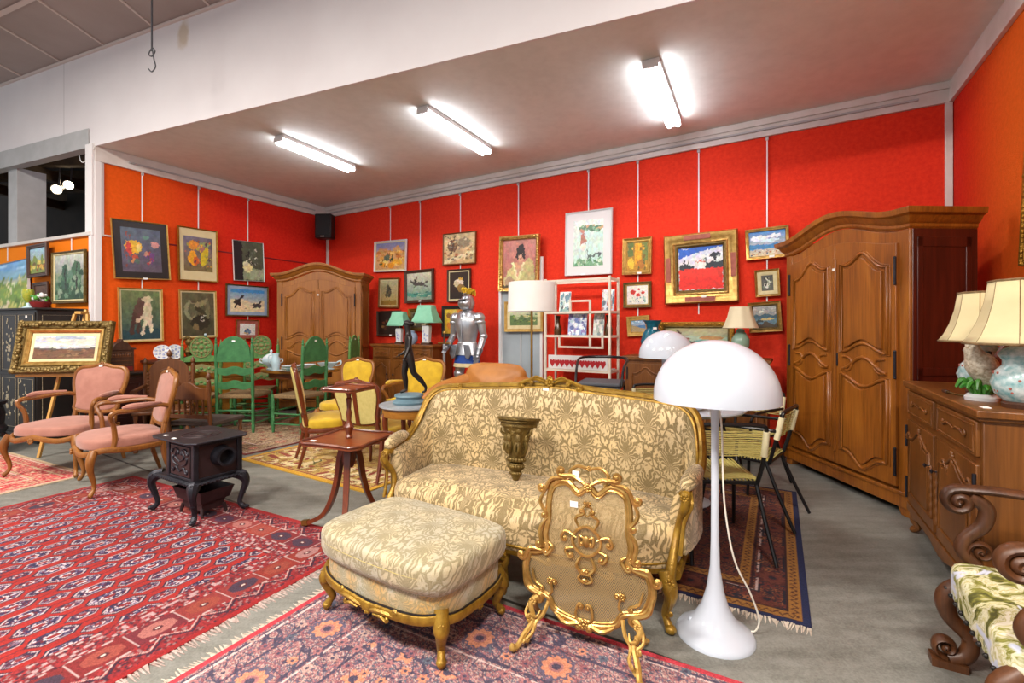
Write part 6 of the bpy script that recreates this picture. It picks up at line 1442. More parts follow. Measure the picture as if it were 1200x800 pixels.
def skin(name, mat, parent, V_, E_, sub=2):
    """continuous skinned figure; V_: (x,y,z,rx,ry)"""
    import bmesh
    bm = bmesh.new(); ly_ = bm.verts.layers.skin.verify(); vs = []
    for i, v in enumerate(V_):
        b = bm.verts.new(v[:3]); b[ly_].radius = (v[3], v[4] if len(v) > 4 else v[3]); b[ly_].use_root = (i == 0); vs.append(b)
    for a, b in E_: bm.edges.new((vs[a], vs[b]))
    me = bpy.data.meshes.new(name); bm.to_mesh(me); bm.free()
    o = bpy.data.objects.new(name, me); COL.objects.link(o); me.materials.append(MATS[mat]); o.parent = parent
    m = o.modifiers.new('k', 'SKIN'); m.use_smooth_shade = True; m.branch_smoothing = .6
    m = o.modifiers.new('u', 'SUBSURF'); m.levels = sub; m.render_levels = sub
    return o
# figure faces -y local, walking; height .53
k = .60/1.75
Vb = [(0, 0, .93, .15, .115), (0, -.01, 1.09, .105, .085), (0, -.02, 1.27, .15, .105), (0, -.01, 1.40, .10, .07), (0, -.015, 1.48, .06, .06), (0, -.03, 1.57, .065, .072), (0, -.035, 1.66, .075, .088), (0, -.025, 1.73, .05, .055),
      (-.175, .0, 1.385, .06), (-.23, .06, 1.14, .043), (-.27, -.09, .97, .034), (-.29, -.17, .92, .026), (.175, 0, 1.385, .06), (.235, -.03, 1.13, .043), (.28, -.12, .93, .034), (.29, -.17, .86, .026),
      (-.085, -.03, .84, .1), (-.085, -.10, .5, .07), (-.085, -.065, .32, .066), (-.085, -.05, .07, .036), (-.085, -.2, .025, .03),
      (.085, .03, .84, .1), (.085, .09, .5, .07), (.085, .27, .33, .064), (.085, .40, .14, .036), (.085, .385, .05, .03), (.085, .30, .012, .026)]
Eb = [(0, 1), (1, 2), (2, 3), (3, 4), (4, 5), (5, 6), (6, 7), (3, 8), (8, 9), (9, 10), (10, 11), (3, 12), (12, 13), (13, 14), (14, 15), (0, 16), (16, 17), (17, 18), (18, 19), (19, 20), (0, 21), (21, 22), (22, 23), (23, 24), (24, 25), (25, 26)]
bd = skin('body', 'bronze', SB, [tuple(c*k for c in v[:3])[:2]+(v[2]*k+.08,)+tuple(r*k*1.08 for r in v[3:]) for v in Vb], Eb)
hh = MB(); hh.ell((0, -.010, .08+1.71*k), (.031, .036, .026), 10, 7); hh.ell((0, .026, .08+1.69*k), (.02, .02, .021), 8, 6)
for i in range(10): a = pi*i/9; hh.ell((.028*cos(a), -.004+.026*sin(a), .08+1.69*k), .010, 6, 4)
hh.obj('hair', 'bronze', SB)
fm = MB(); z0 = .08+1.66*k; fm.ell((0, -.046, z0-.002), (.004, .007, .007), 6, 5); fm.ell((0, -.042, z0-.015), (.007, .004, .0025), 6, 4)
for s in (-1, 1): fm.ell((s*.009, -.042, z0+.006), (.004, .003, .0025), 6, 4); fm.ell((s*.026, 0, z0), (.004, .007, .009), 6, 4)
fm.obj('face', 'bronze', SB)
for c, dx in (((-.29, -.17, .92), -1), ((.29, -.17, .86), -1)):
    m_ = MB(); x, y, z = (c[0]*k, c[1]*k, c[2]*k+.08); dy = -.016 if c[0] < 0 else -.004; dz = -.006 if c[0] < 0 else -.018
    m_.ell((x, y+dy*.5, z+dz*.5), (.007, .01, .011), 8, 6)
    for i in range(4): m_.cur([(x-.006+.004*i, y+dy*.8, z+dz*.8, .0026), (x-.007+.0045*i, y+dy*1.5, z+dz*1.5-.001, .0024), (x-.007+.0045*i, y+dy*1.9, z+dz*2.1-.003*(i % 2), .0018)], 5)
    m_.cur([(x+.007, y+dy*.3, z+dz*.3, .003), (x+.012, y+dy*.8, z+dz*.8, .0024)], 5); m_.obj('hand', 'bronze', SB)
# ---------------------------------------------------------------- left sideboard with green lamps
w_ = 1.26; tc = 1.81+w_/2
SD = sideboard('sideboard', 'carved walnut sideboard behind the statue, carrying two green lamps', (-3.53-.261+.853*tc, 9.02-.4265-.522*tc, 0), WB.rz, w_, .46, 1.09, 'wood_brown', 3, 3)
def onobj(o, lx, ly, z): v = o.location; r = o.rotation_euler.z; return (v.x+lx*cos(r)-ly*sin(r), v.y+lx*sin(r)+ly*cos(r), z)
def green_lamp(label, loc, s):
    t = thing('table_lamp', label, 'lamp', loc, WB.rz+R(12), 'green shaded lamps')
    def sq(a, b, z): return [(-a, -b, z), (a, -b, z), (a, b, z), (-a, b, z)]
    MB().loft([sq(.07*s, .05*s, 0), sq(.07*s, .05*s, .03)]).obj('base', 'wood_walnut', t, bev=.003)
    MB().loft([sq(.055*s, .04*s, .03), sq(.05*s, .04*s, .05), sq(.06*s, .045*s, .24*s+.02), sq(.05*s, .04*s, .26*s+.02)]).obj('body', 'porcelain', t, bev=.004)
    mb = MB(); rs = random.Random(3)
    for i in range(7): mb.ell((rs.uniform(-.03, .03)*s, -.046*s, .06+rs.uniform(0, .16)*s), (.012, .003, .02), 6, 4)
    mb.obj('painted_motif', 'delft', t)
    z0 = .27*s+.02; MB().tube([(0, 0, z0), (0, 0, z0+.05)], .008).obj('stem', 'brass', t)
    L_ = [sq(a*s, b*s, z0+.03+.26*s*q) for q, a, b in ((0, .19, .14), (.15, .172, .125), (.4, .145, .105), (.7, .12, .085), (1, .105, .072))]
    MB().loft(L_, True, False).obj('lamp_shade', 'mint_shade', t, sharp=.4, solid=.004)
    return t
green_lamp('table lamp with pale green shade, the smaller left one, behind the statue head', onobj(SD, -.26, .22, 1.09), .88)
green_lamp('table lamp with pale green shade, the larger right one, nearer the suit of armour', onobj(SD, .32, .22, 1.09), 1.05)
JA = thing('ginger_jar', 'round blue grey jar between the two green lamps', 'jar', onobj(SD, .05, .17, 1.09), 0)
MB().lathe([(.05, 0), (.06, .01), (.095, .06), (.1, .11), (.085, .16), (.05, .185), (.05, .195), (.04, .195), (.001, .1)], 24).obj('body', 'jar_blue', JA)
MB().lathe([(.055, .195), (.05, .21), (.02, .22), (.001, .221)], 20).obj('lid', 'jar_blue', JA)
# ---------------------------------------------------------------- suit of armour
KX, KY = -.635, 6.72
KN = thing('suit_of_armour', 'standing steel suit of armour with yellow plume and blue tunic skirt', 'suit of armour', (KX, KY, .2), R(-28), sc=.92)
MB().box(-.34, -.26, -.217, .34, .26, .06).obj('plinth', 'wood_walnut', KN, bev=.006)
for s in (-1, 1):
    lg = MB(); x = s*.115
    lg.cur([(x, .0, .86, .095), (x*1.08, -.01, .66, .085), (x*1.1, -.005, .56, .068)], 14); lg.obj('thigh_plate', 'armour', KN)
    kn = MB().ell((x*1.1, -.025, .54), (.075, .08, .075), 14, 10); kn.ell((x*1.1+s*.07, -.01, .54), (.025, .06, .06), 10, 7); kn.obj('knee_cap', 'armour', KN)
    MB().lathe([(.045, .13), (.052, .2), (.066, .33), (.07, .42), (.062, .5)], 16, (x*1.12, 0, 0), sy=1.1).obj('greave', 'armour', KN)
    MB().cur([(x*1.12, .04, .11, .05), (x*1.15, -.06, .095, .052), (x*1.2, -.17, .08, .04), (x*1.22, -.235, .07, .02)], 10).obj('sabaton', 'armour_dark', KN)
MB().lathe([(.15, 1.0), (.17, .9), (.2, .78), (.225, .68), (.22, .675), (.19, .76), (.14, .95)], 32, sy=.78).obj('tunic_skirt', 'blue_cloth', KN)
MB().lathe([(.218, .71), (.232, .655), (.226, .65), (.21, .70)], 32, sy=.78).obj('skirt_hem', 'cream_cloth', KN)
MB().lathe([(.158, 1.02), (.182, .95), (.205, .87), (.212, .835), (.206, .835), (.19, .9), (.15, 1.0)], 32, sy=.8).obj('fauld', 'armour', KN)
for s in (-1, 1): MB().prism([(s*.05, 1.0), (s*.17, .99), (s*.2, .86), (s*.15, .77), (s*.09, .8)][::s], -.2, -.18).obj('tasset', 'armour_dark', KN, bev=.01)
MB().lathe([(.155, .98), (.162, 1.0), (.155, 1.02), (.15, 1.03)], 28, sy=.8).obj('belt', 'strap_white', KN)
MB().lathe([(.145, 1.02), (.16, 1.1), (.195, 1.24), (.205, 1.34), (.18, 1.44), (.12, 1.5), (.07, 1.52)], 28, sy=.78).obj('breastplate', 'armour', KN)
MB().prism([(-.006, 1.03), (.006, 1.03), (.006, 1.46), (-.006, 1.46)], -.168, -.13).obj('ridge', 'armour', KN, bev=.004)
MB().lathe([(.07, 1.5), (.082, 1.53), (.075, 1.57), (.08, 1.59)], 20).obj('gorget', 'armour_dark', KN)
hl = MB(); hl.ell((0, .01, 1.63), (.105, .13, .145), 18, 12); hl.obj('helmet', 'armour', KN)
vs_ = MB(); vs_.loft([[(.098*cos(a)*w, -.05-.075*sin(a)*d, z) for a in [pi*i/10 for i in range(11)]] for z, w, d in ((1.53, .7, .9), (1.58, 1.0, 1.55), (1.62, 1.06, 1.75), (1.66, 1.06, 1.3), (1.69, 1.04, .9))], False, False); vs_.obj('visor', 'armour', KN, solid=.006)
MB().box(-.06, -.165, 1.665, .06, -.12, 1.675).obj('eye_slit', 'black_metal', KN)
MB().cur([(0, -.12, 1.76, .008), (0, 0, 1.79, .012), (0, .12, 1.73, .008)], 6).obj('comb', 'armour', KN)
pl_ = MB()
for i in range(5): pl_.cur([(.0, -.08+.03*i, 1.775, .015), (.03*(i-2)*.5, -.09+.045*i, 1.83+.012*(i % 2), .024), (.04*(i-2)*.5, -.04+.045*i, 1.85-.008*i, .022), (.05*(i-2)*.5, .03+.03*i, 1.80-.014*i, .01)], 7)
pl_.obj('plume', 'yellow_plume', KN)
for s in (-1, 1):
    pa = MB(); pa.ell((s*.21, 0, 1.40), (.095, .1, .085), 14, 9); pa.ell((s*.235, 0, 1.335), (.078, .085, .05), 12, 8); pa.obj('pauldron', 'armour', KN)
    el = (s*.275, .03, 1.12); wr = (s*.24, -.16, .99) if s < 0 else (s*.26, -.08, .88)
    MB().cur([(s*.235, .0, 1.36, .062), (s*.26, .015, 1.24, .058), (*el, .052)], 12).obj('upper_arm', 'armour', KN)
    MB().ell(el, (.062, .066, .06), 12, 8).obj('elbow_cop', 'armour', KN)
    MB().cur([(*el, .05), ((el[0]+wr[0])/2, (el[1]+wr[1])/2, (el[2]+wr[2])/2, .05), (*wr, .04)], 12).obj('vambrace', 'armour', KN)
    g = MB(); dx = Vector(wr)-Vector(el); dx.normalize(); h0 = Vector(wr)+dx*.05
    g.cur([(*(Vector(wr)-dx*.05), .056), (*wr, .046), (*h0, .04)], 10)
    g.ell(tuple(h0+dx*.03), (.04, .034, .045), 10, 7)
    for i in range(4):
        o_ = Vector((s*.0+(-.03+.02*i), -.0, 0)); b0 = h0+dx*.06+o_
        g.cur([(*b0, .011), (*(b0+dx*.03+Vector((0, -.012, -.008))), .01), (*(b0+dx*.035+Vector((0, -.03, -.03))), .009), (*(b0+dx*.02+Vector((0, -.02, -.045))), .008)], 6)
    b0 = h0+dx*.02+Vector((-s*.04, 0, 0)); g.cur([(*b0, .012), (*(b0+dx*.03+Vector((-s*.01, -.02, 0))), .01), (*(b0+dx*.045+Vector((0, -.035, -.01))), .008)], 6)
    g.obj('gauntlet', 'armour_dark', KN)
SW = thing('sword', 'long sword standing point down in the hand of the armour', 'sword', (KX-.285*cos(R(-28))+(-.27)*.47*-1*-1*0, KY, .06), R(-28))
vx = Matrix.Rotation(R(-28), 3, 'Z') @ Vector((-.23, -.235, 0)); SW.location = (KX+vx.x, KY+vx.y, .262)
MB().prism([(-.016, .02), (0, 0), (.016, .02), (.02, .86), (-.02, .86)], -.004, .004).obj('blade', 'armour', SW)
MB().tube([(-.1, 0, .87), (.1, 0, .87)], .012).obj('cross_guard', 'brass', SW); MB().tube([(0, 0, .87), (0, 0, 1.0)], .013).obj('grip', 'wood_walnut', SW); MB().ell((0, 0, 1.02), .024).obj('pommel', 'brass', SW)
# ---------------------------------------------------------------- drum shade floor lamp
x, y, _ = at(623, 400, 4.55)
DL = thing('floor_lamp', 'brass floor lamp with white drum shade in front of the shelf unit', 'lamp', (x, y, 0), 0)
MB().lathe([(.15, 0), (.15, .015), (.14, .025), (.03, .03), (.012, .05), (.012, 1.62), (.001, 1.63)], 28).obj('stand', 'brass', DL)
zt = EYE+(HY-331)/FPX*4.55; zb = EYE+(HY-365)/FPX*4.55; mb = MB(); n = 44
mb.loft([[(r*cos(2*pi*j/n), r*sin(2*pi*j/n), z) for j in range(n)] for r, z in ((.228, zb), (.222, zt), (.217, zt), (.222, zb))], True, False, True); mb.obj('lamp_shade', 'white_shade', DL)
mb = MB()
for a in (0, 2.1, 4.2): mb.tube([(0, 0, zt-.06), (.215*cos(a), .215*sin(a), zt-.04)], .004, 5)
mb.tube([(0, 0, 1.6), (0, 0, zt-.05)], .006); mb.obj('shade_carrier', 'brass', DL)
MB().ell((-.0, 0, zb+.1), (.035, .035, .05)).obj('bulb', 'white_shade', DL)
# ---------------------------------------------------------------- tall white framed panel leaning behind
ta, _ = WB.hit(586, 400, .05); tb_, _ = WB.hit(637, 400, .05)
LPN = thing('standing_mirror', 'tall pale grey panel in a white frame standing against the wall behind the drum lamp', 'mirror', WB.p((ta+tb_)/2, .045, 0), WB.rz)
wq = tb_-ta; hq = 2.33
frame_mesh(wq, hq, [(0, 0), (0, -.04), (.04, -.04), (.045, -.02), (.045, 0)]).obj('frame', 'white_paint', LPN, loc=(0, 0, hq/2))
MB().box(-wq/2+.04, -.012, .04, wq/2-.04, -.004, hq-.04).obj('panel', 'grey_panel', LPN)
MB().box(-.012, -.02, .045, .012, -.012, hq-.045).obj('centre_strip', 'grey_paint', LPN)
# ---------------------------------------------------------------- white shelf unit
ta, _ = WB.hit(640, 400, .42); tb_, _ = WB.hit(727, 400, .1)
ez = 1.97; ew = 1.06
exc = WB.p((WB.hit(638, 400, .45)[0]+WB.hit(716, 400, .45)[0])/2, .45)
ET = thing('shelf_unit', 'cream metal shelf unit with stepped inner shelves full of pictures and glass', 'shelf unit', (exc[0], exc[1], 0), WB.rz)
ew = WB.hit(712, 400, .45)[0]-WB.hit(637, 400, .45)[0]; ed = .30
SH = (ez, 1.40, .92+.12, .56)
for sx in (-1, 1):
    for yy in (0, ed): MB().box(sx*ew/2-.013, yy-.013, 0, sx*ew/2+.013, yy+.013, ez).obj('post', 'cream_metal', ET)
SHZ = [ez-.0, 1.43, 1.05, .62]
for z in (ez-.03, 1.54, 1.245, .82, .35):
    mb = MB()
    for yy in (0, ed): mb.box(-ew/2, yy-.012, z-.014, ew/2, yy+.012, z+.014)
    for sx in (-1, 1): mb.box(sx*ew/2-.012, 0, z-.014, sx*ew/2+.012, ed, z+.014)
    if z < ez-.05: mb.box(-ew/2+.01, .01, z+.002, ew/2-.01, ed-.01, z+.008)
    mb.obj('shelf', 'cream_metal', ET)
mb = MB()
for (x0, x1, z) in ((-.08, .18, 1.68), (-.23, .34, 1.11)): mb.box(x0-.012, -.012, z-.012, x1+.012, .012, z+.012)
for (x, z0, z1) in ((-.08, 1.54, 1.68), (.18, 1.11, 1.68), (-.23, 1.11, 1.245), (.34, 1.11, 1.245)): mb.box(x-.012, -.012, z0, x+.012, .012, z1)
mb.obj('stepped_frame', 'cream_metal', ET)
def card(label, lx, ly, z, w, h, ops, seed, rz=0, name='unframed_picture'):
    t = thing(name, label, 'picture', onobj(ET, lx, ly, z), WB.rz+R(rz), rx=R(-9))
    MB().box(-w/2, 0, 0, w/2, .012, h).obj('board', 'tag_white', t); canvas('print', w, h, ops, t, -.002, seed, 'print', 40, 0, h/2); return t
blu = [('bg', '#7a8fc0', '#c8d4e4'), ('s', 60, 0, 0, 1, 1, .09, 1, ['#5a70b0', '#e0e6ee', '#8a7ab0', '#a8c0d8', '#4a5a98'])]
card('blue and white picture card on the upper shelf of the white unit, left one', -.22, .12, 1.555, .15, .26, [('bg', '#6a9a90', '#e0e4e0'), ('s', 30, 0, 0, 1, 1, .1, 1.2, ['#4a7a8a', '#e8e8e0', '#3a3a40'])], 3)
card('pale blue picture card on the upper shelf of the white unit, right one', .36, .12, 1.562, .15, .26, [('bg', '#b8c4d0', '#d8dce0'), ('s', 30, 0, 0, 1, 1, .1, 1.2, ['#a8584a', '#e8e8e0', '#7a8a98', '#4a5a6a'])], 4, 6)
card('large blue abstract picture leaning in the middle of the white shelf unit', -.02, .06, 1.255, .24, .27, blu, 5, 4)
card('pale grey green picture leaning right of the blue abstract one on the shelf unit', .235, .12, 1.257, .14, .27, [('bg', '#c0cdc8', '#dfe2dc'), ('s', 30, 0, 0, 1, 1, .12, 1, ['#a8b8b0', '#e8e8e4', '#8a9ca0'])], 6, -4)
for i, (lx, l) in enumerate(((-.33, 'left'), (.355, 'right'))):
    t = thing('vase', 'slim amber glass vase on the middle shelf of the white unit, %s one' % l, 'vase', onobj(ET, lx, .16, 1.2555), 0, 'amber vases')
    MB().lathe([(.045, 0), (.05, .01), (.05, .08), (.03, .14), (.022, .19), (.035, .25), (.031, .25), (.001, .15)], 18).obj('vase', 'amber_glass', t)
# tray with red hearts
t = thing('patterned_tray', 'long white tray with a row of red hearts on the white shelf unit', 'tray', onobj(ET, 0, .03, .8350), WB.rz)
MB().box(-ew/2+.03, -.01, 0, ew/2-.03, .26, .012).box(-ew/2+.03, -.012, 0, ew/2-.03, 0, .17).obj('tray', 'white_satin', t, bev=.003)
mb = MB()
for i in range(11):
    x = -ew/2+.09+(ew-.18)*i/10; mb.prism([(x, .02), (x+.035, .075), (x+.03, .11), (x+.012, .115), (x, .1), (x-.012, .115), (x-.03, .11), (x-.035, .075)], -.016, -.011)
mb.obj('hearts', 'red_gloss', t)
t = thing('vase', 'teal round vase on the bottom shelf of the white unit', 'vase', onobj(ET, -.36, .14, .36), 0)
MB().lathe([(.05, 0), (.1, .06), (.11, .14), (.07, .22), (.05, .26), (.06, .3), (.054, .3), (.001, .2)], 20).obj('vase', 'teal_glaze', t)
card('dark teal patterned picture on the bottom shelf of the white unit', .0, .14, .36, .34, .3, [('bg', '#3a6a70', '#5a8a90'), ('s', 40, 0, 0, 1, 1, .08, 1, ['#1a4a58', '#8ab0b0', '#c8d4d0', '#2a3a40'])], 8)
# ---------------------------------------------------------------- tan leather armchair
x, y, _ = at(561, 445, 4.75)
LC = thing('leather_armchair', 'worn tan leather club armchair behind the sofa', 'armchair', (x, y, .0115), R(-30))
MB().pad(supell(.36, .36, 5, 32), .08, .44, .06, .03).obj('seat', 'tan_leather', LC)
P = [(-.35, -.3, .62, .085), (-.4, 0, .66, .095), (-.33, .3, .70, .1)]
MB().cur([(-.37, -.34, .40, .1), (-.39, -.32, .58, .1), (-.40, -.1, .68, .1), (-.38, .15, .72, .1), (-.3, .34, .76, .1)], 12).obj('arm', 'tan_leather', LC)
MB().cur([(.37, -.34, .40, .1), (.39, -.32, .58, .1), (.40, -.1, .68, .1), (.38, .15, .72, .1), (.3, .34, .76, .1)], 12).obj('arm', 'tan_leather', LC)
bk = MB(); bk.pad(supell(.37, .27, 4.5, 36), -.08, .08, .075, .05, M=TR((0, .30, .70), rx=R(-9)) @ Matrix.Rotation(pi/2, 4, 'X')); bk.obj('backrest', 'tan_leather', LC)
mb = MB(); mb.box(-.40, -.3, .08, -.3, .3, .6).box(.3, -.3, .08, .4, .3, .6).box(-.38, .24, .08, .38, .36, .6); mb.obj('body', 'tan_leather', LC, bev=.03)
for sx in (-.3, .3):
    for sy in (-.28, .28): MB().lathe([(.02, 0), (.03, .08)], 10, (sx, sy, 0)).obj('foot', 'wood_walnut', LC)
# ---------------------------------------------------------------- black tubular high chair
x, y, _ = at(705, 450, 4.55)
BC = thing('bar_stool', 'black tubular metal high chair with flat grey seat in front of the shelf unit', 'stool', (x, y, 0), R(-20))
for sx in (-1, 1):
    MB().cur([(sx*.2, -.2, 0, .012), (sx*.19, -.19, .8, .012)], 8).obj('leg', 'black_metal', BC)
    MB().cur([(sx*.2, .2, 0, .012), (sx*.19, .19, .8, .012)], 8).obj('leg', 'black_metal', BC)
MB().tube([(-.19, -.19, .80), (.19, -.19, .80), (.19, .19, .80), (-.19, .19, .80)], .013, 8, True).obj('seat_frame', 'black_metal', BC)
MB().box(-.2, -.2, .81, .2, .2, .845).obj('seat', 'charcoal', BC, bev=.012)
MB().cur([(-.21, -.2, .82, .012), (-.22, -.1, .98, .012), (-.23, .1, 1.05, .012), (-.1, .23, 1.06, .014), (.1, .23, 1.06, .014), (.23, .1, 1.05, .012), (.22, -.1, .98, .012), (.21, -.2, .82, .012)], 8).obj('back_rail', 'black_metal', BC)
MB().tube([(-.2, -.2, .3), (.2, -.2, .3), (.2, .2, .3), (-.2, .2, .3)], .01, 8, True).obj('footrest', 'black_metal', BC)
# ---------------------------------------------------------------- long sideboard on the back wall
L_ = 1.42; v0 = Vector((1.28, 5.36)); dd = WB.d; c0 = v0+dd*(L_/2)
RB = sideboard('sideboard', 'long brown sideboard against the red wall behind the round white table', (c0.x, c0.y, 0), WB.rz, L_, .42, 1.035, 'wood_brown', 3, 0)
t = thing('vase', 'turquoise blue waisted vase on the long sideboard', 'vase', onobj(RB, -.44, .14, 1.035), 0)
MB().lathe([(.06, 0), (.07, .01), (.12, .1), (.13, .17), (.1, .26), (.065, .31), (.07, .35), (.105, .40), (.098, .4), (.06, .35), (.001, .3)], 24).obj('vase', 'teal_glaze', t)
MB().cb((.0, -.09, .31), (.04, .004, .024)).obj('price_tag', 'tag_white', t)
t = thing('table_lamp', 'table lamp with pleated cream shade and grey green urn base near the tall armoire', 'lamp', onobj(RB, .46, .12, 1.035), R(-20))
MB().lathe([(.06, 0), (.06, .02), (.04, .03), (.055, .06), (.085, .14), (.085, .2), (.05, .26), (.035, .28), (.045, .29), (.02, .31)], 24).obj('base', 'celadon', t)
MB().tube([(0, 0, .3), (0, 0, .36)], .01).obj('stem', 'brass', t)
mb = MB(); n = 64; mb.loft([[(r*(1+.03*cos(8*2*pi*j/n))*cos(2*pi*j/n), r*(1+.03*cos(8*2*pi*j/n))*sin(2*pi*j/n), z) for j in range(n)] for r, z in ((.165, .315), (.145, .36), (.12, .43), (.098, .53), (.094, .53), (.115, .43), (.161, .317))], True, False); mb.obj('lamp_shade', 'ivory_shade', t)
c_ = onobj(RB, -.02, .36, 1.035+.19)
picture('long painting of boats in a gilt frame, standing on the long sideboard', None, None,
        [('bg', '#6a9a88', '#a89c70'), ('h', .62, .05, 1, '#9ab09a'), ('h', .45, .08, 2, '#5c9488'), ('p', [(.1, .3), (.2, .55), (.5, .42), (.52, .34), (.3, .22)], '#5a2a2a'), ('l', [(.28, .5), (.2, .9)], .02, '#4a2a26'), ('l', [(.26, .6), (.4, .5)], .03, '#7a3a34'), ('e', .75, .55, .2, .1, '#a87a40'), ('e', .8, .28, .2, .1, '#c8d0c0'), ('s', 30, 0, 0, 1, .4, .05, .3, ['#c8d4c0', '#4a7a74', '#8a9a80', '#c0a070'])], .05, .05, 'gold_leaf', carve=.03, seed=6, inner=(.02, 'gold_dark'), res=80, place=(c_, WB.rz, .80, .38, 0), lean=R(-8))
# ---------------------------------------------------------------- corded metal chairs
def cord_chair(label, loc, rz, first=None):
    t = thing('corded_chair', label, 'chair', loc, rz, 'corded metal chairs'); hw, hd, sh = .21, .2, .44
    mb = MB(); mb.tube([(-hw, -hd, sh), (hw, -hd, sh), (hw*.92, hd, sh-.02), (-hw*.92, hd, sh-.02)], .0125, 8, True); mb.obj('seat_frame', 'black_metal', t)
    cd = MB()
    for i in range(20):
        y = -hd+.012+(2*hd-.024)*i/19; k_ = hw*(1-.08*(y+hd)/(2*hd)); cd.cur([(-k_-.012, y, sh-.004, .0045), (-k_*.6, y, sh+.006, .0045), (0, y, sh-.002, .0045), (k_*.6, y, sh+.006, .0045), (k_+.012, y, sh-.004, .0045)], 5, 3)
    for i in range(18):
        x = -hw+.014+(2*hw-.028)*i/17; cd.tube([(x, -hd, sh+.012), (x*.96, 0, sh+.003), (x*.92, hd, sh-.008)], .0045, 5)
    cd.obj('seat_cords', 'cord_yellow', t)
    for s in (-1, 1):
        MB().cur([(s*hw, -hd, sh, .0125), (s*(hw+.01), -hd-.02, sh*.5, .0125), (s*(hw+.02), -hd-.05, 0, .011)], 8).obj('leg', 'black_metal', t)
        MB().cur([(s*hw*.92, hd-.02, sh-.02, .0125), (s*(hw+.0), hd+.06, sh*.5, .0125), (s*(hw+.02), hd+.16, 0, .011)], 8).obj('leg', 'black_metal', t)
        MB().cur([(s*(hw+.02), -hd-.0, sh+.0, .0115), (s*(hw+.04), -hd-.04, sh+.13, .0115), (s*(hw+.04), -hd+.04, sh+.2, .0115), (s*(hw+.03), hd-.02, sh+.21, .0115), (s*(hw), hd+.05, sh+.2, .0115)], 8).obj('arm', 'black_metal', t)
    MB().cur([(-hw*.92, hd, sh-.02, .0125), (-hw, hd+.04, sh+.12, .0125), (-hw, hd+.08, sh+.3, .0125), (-hw*.8, hd+.09, sh+.335, .0125), (0, hd+.1, sh+.34, .0125), (hw*.8, hd+.09, sh+.335, .0125), (hw, hd+.08, sh+.3, .0125), (hw, hd+.04, sh+.12, .0125), (hw*.92, hd, sh-.02, .0125)], 8).obj('back_frame', 'black_metal', t)
    cb_ = MB()
    for i in range(12):
        z = sh+.15+.145*i/11; yy = hd+.045+.035*i/11; cb_.tube([(-hw-.012, yy, z), (-hw*.5, yy-.012, z), (0, yy+.006, z), (hw*.5, yy-.012, z), (hw+.012, yy, z)], .0045, 5)
    cb_.obj('back_cords', 'cord_yellow', t)
    for s in (-1, 1): MB().tube([(s*hw, hd+.048, sh+.15), (s*hw, hd+.08, sh+.3)], .019, 10).obj('cord_wrap', 'cord_cream', t)
    return t
c1 = cord_chair('yellow corded metal chair seen from behind, nearest to the white lamp pole', (1.27, 3.01, .02), R(176))
cs = [((1.72, 3.48, .02), R(-132), 'yellow corded metal chair in profile, right of the lamp, on the small dark rug'), ((1.36, 4.33, .02), R(-8), 'yellow corded metal chair behind the round white table, facing the camera'), ((1.98, 4.10, .02), R(-60), 'yellow corded metal chair farthest right, its back close to the tall armoire')]
for loc, rz, l in cs: dup(c1, loc, rz, l, 'corded metal chairs')
# ---------------------------------------------------------------- right armoire and corner armoire
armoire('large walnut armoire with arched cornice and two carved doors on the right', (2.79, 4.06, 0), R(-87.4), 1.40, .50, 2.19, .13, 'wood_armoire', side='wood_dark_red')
armoire('smaller lighter brown armoire with arched top in the left corner', (-3.14, 7.70, 0), R(0), 1.36, .46, 2.22, .17, 'wood_armoire2')
# ---------------------------------------------------------------- right sideboard
fa, fb = Vector((2.66, 3.17)), Vector((2.05, 2.06)); dv = (fb-fa); wS = dv.length; rzS = math.atan2(dv.y, dv.x); cS = (fa+fb)/2
RS = sideboard('sideboard', 'carved oak sideboard with iron fittings along the right wall, below the cream lamps', (cS.x, cS.y, 0), rzS, wS, .54, 1.0, 'wood_brown', 2, 2, iron=True, knob=None)
doors_ = [c for c in RS.children if c.name.startswith('door')]
for s in (-1, 1):
    dd_ = doors_[0 if s < 0 else 1]
    for lx in (s*.14, s*.5):
        mb = MB(); scroll_leaf(mb, [(lx, -.02, .64), (lx+s*.04, -.022, .67), (lx+s*.08, -.02, .63)], .008, .018, s); mb.obj('carved_scroll', 'wood_brown', dd_)
    mb = MB(); mb.rod((s*.05, -.02, .28), (s*.05, -.02, .58), [(i/24, .006+.006*abs(sin(pi*i/4))) for i in range(25)], 8); mb.obj('carved_husk', 'wood_brown', dd_)
    mb = MB(); rosette(mb, (s*.3, -.02, .72), .024); mb.ell((s*.3, -.02, .68), (.02, .008, .02), 8, 5); mb.obj('carved_rosette', 'wood_brown', dd_)
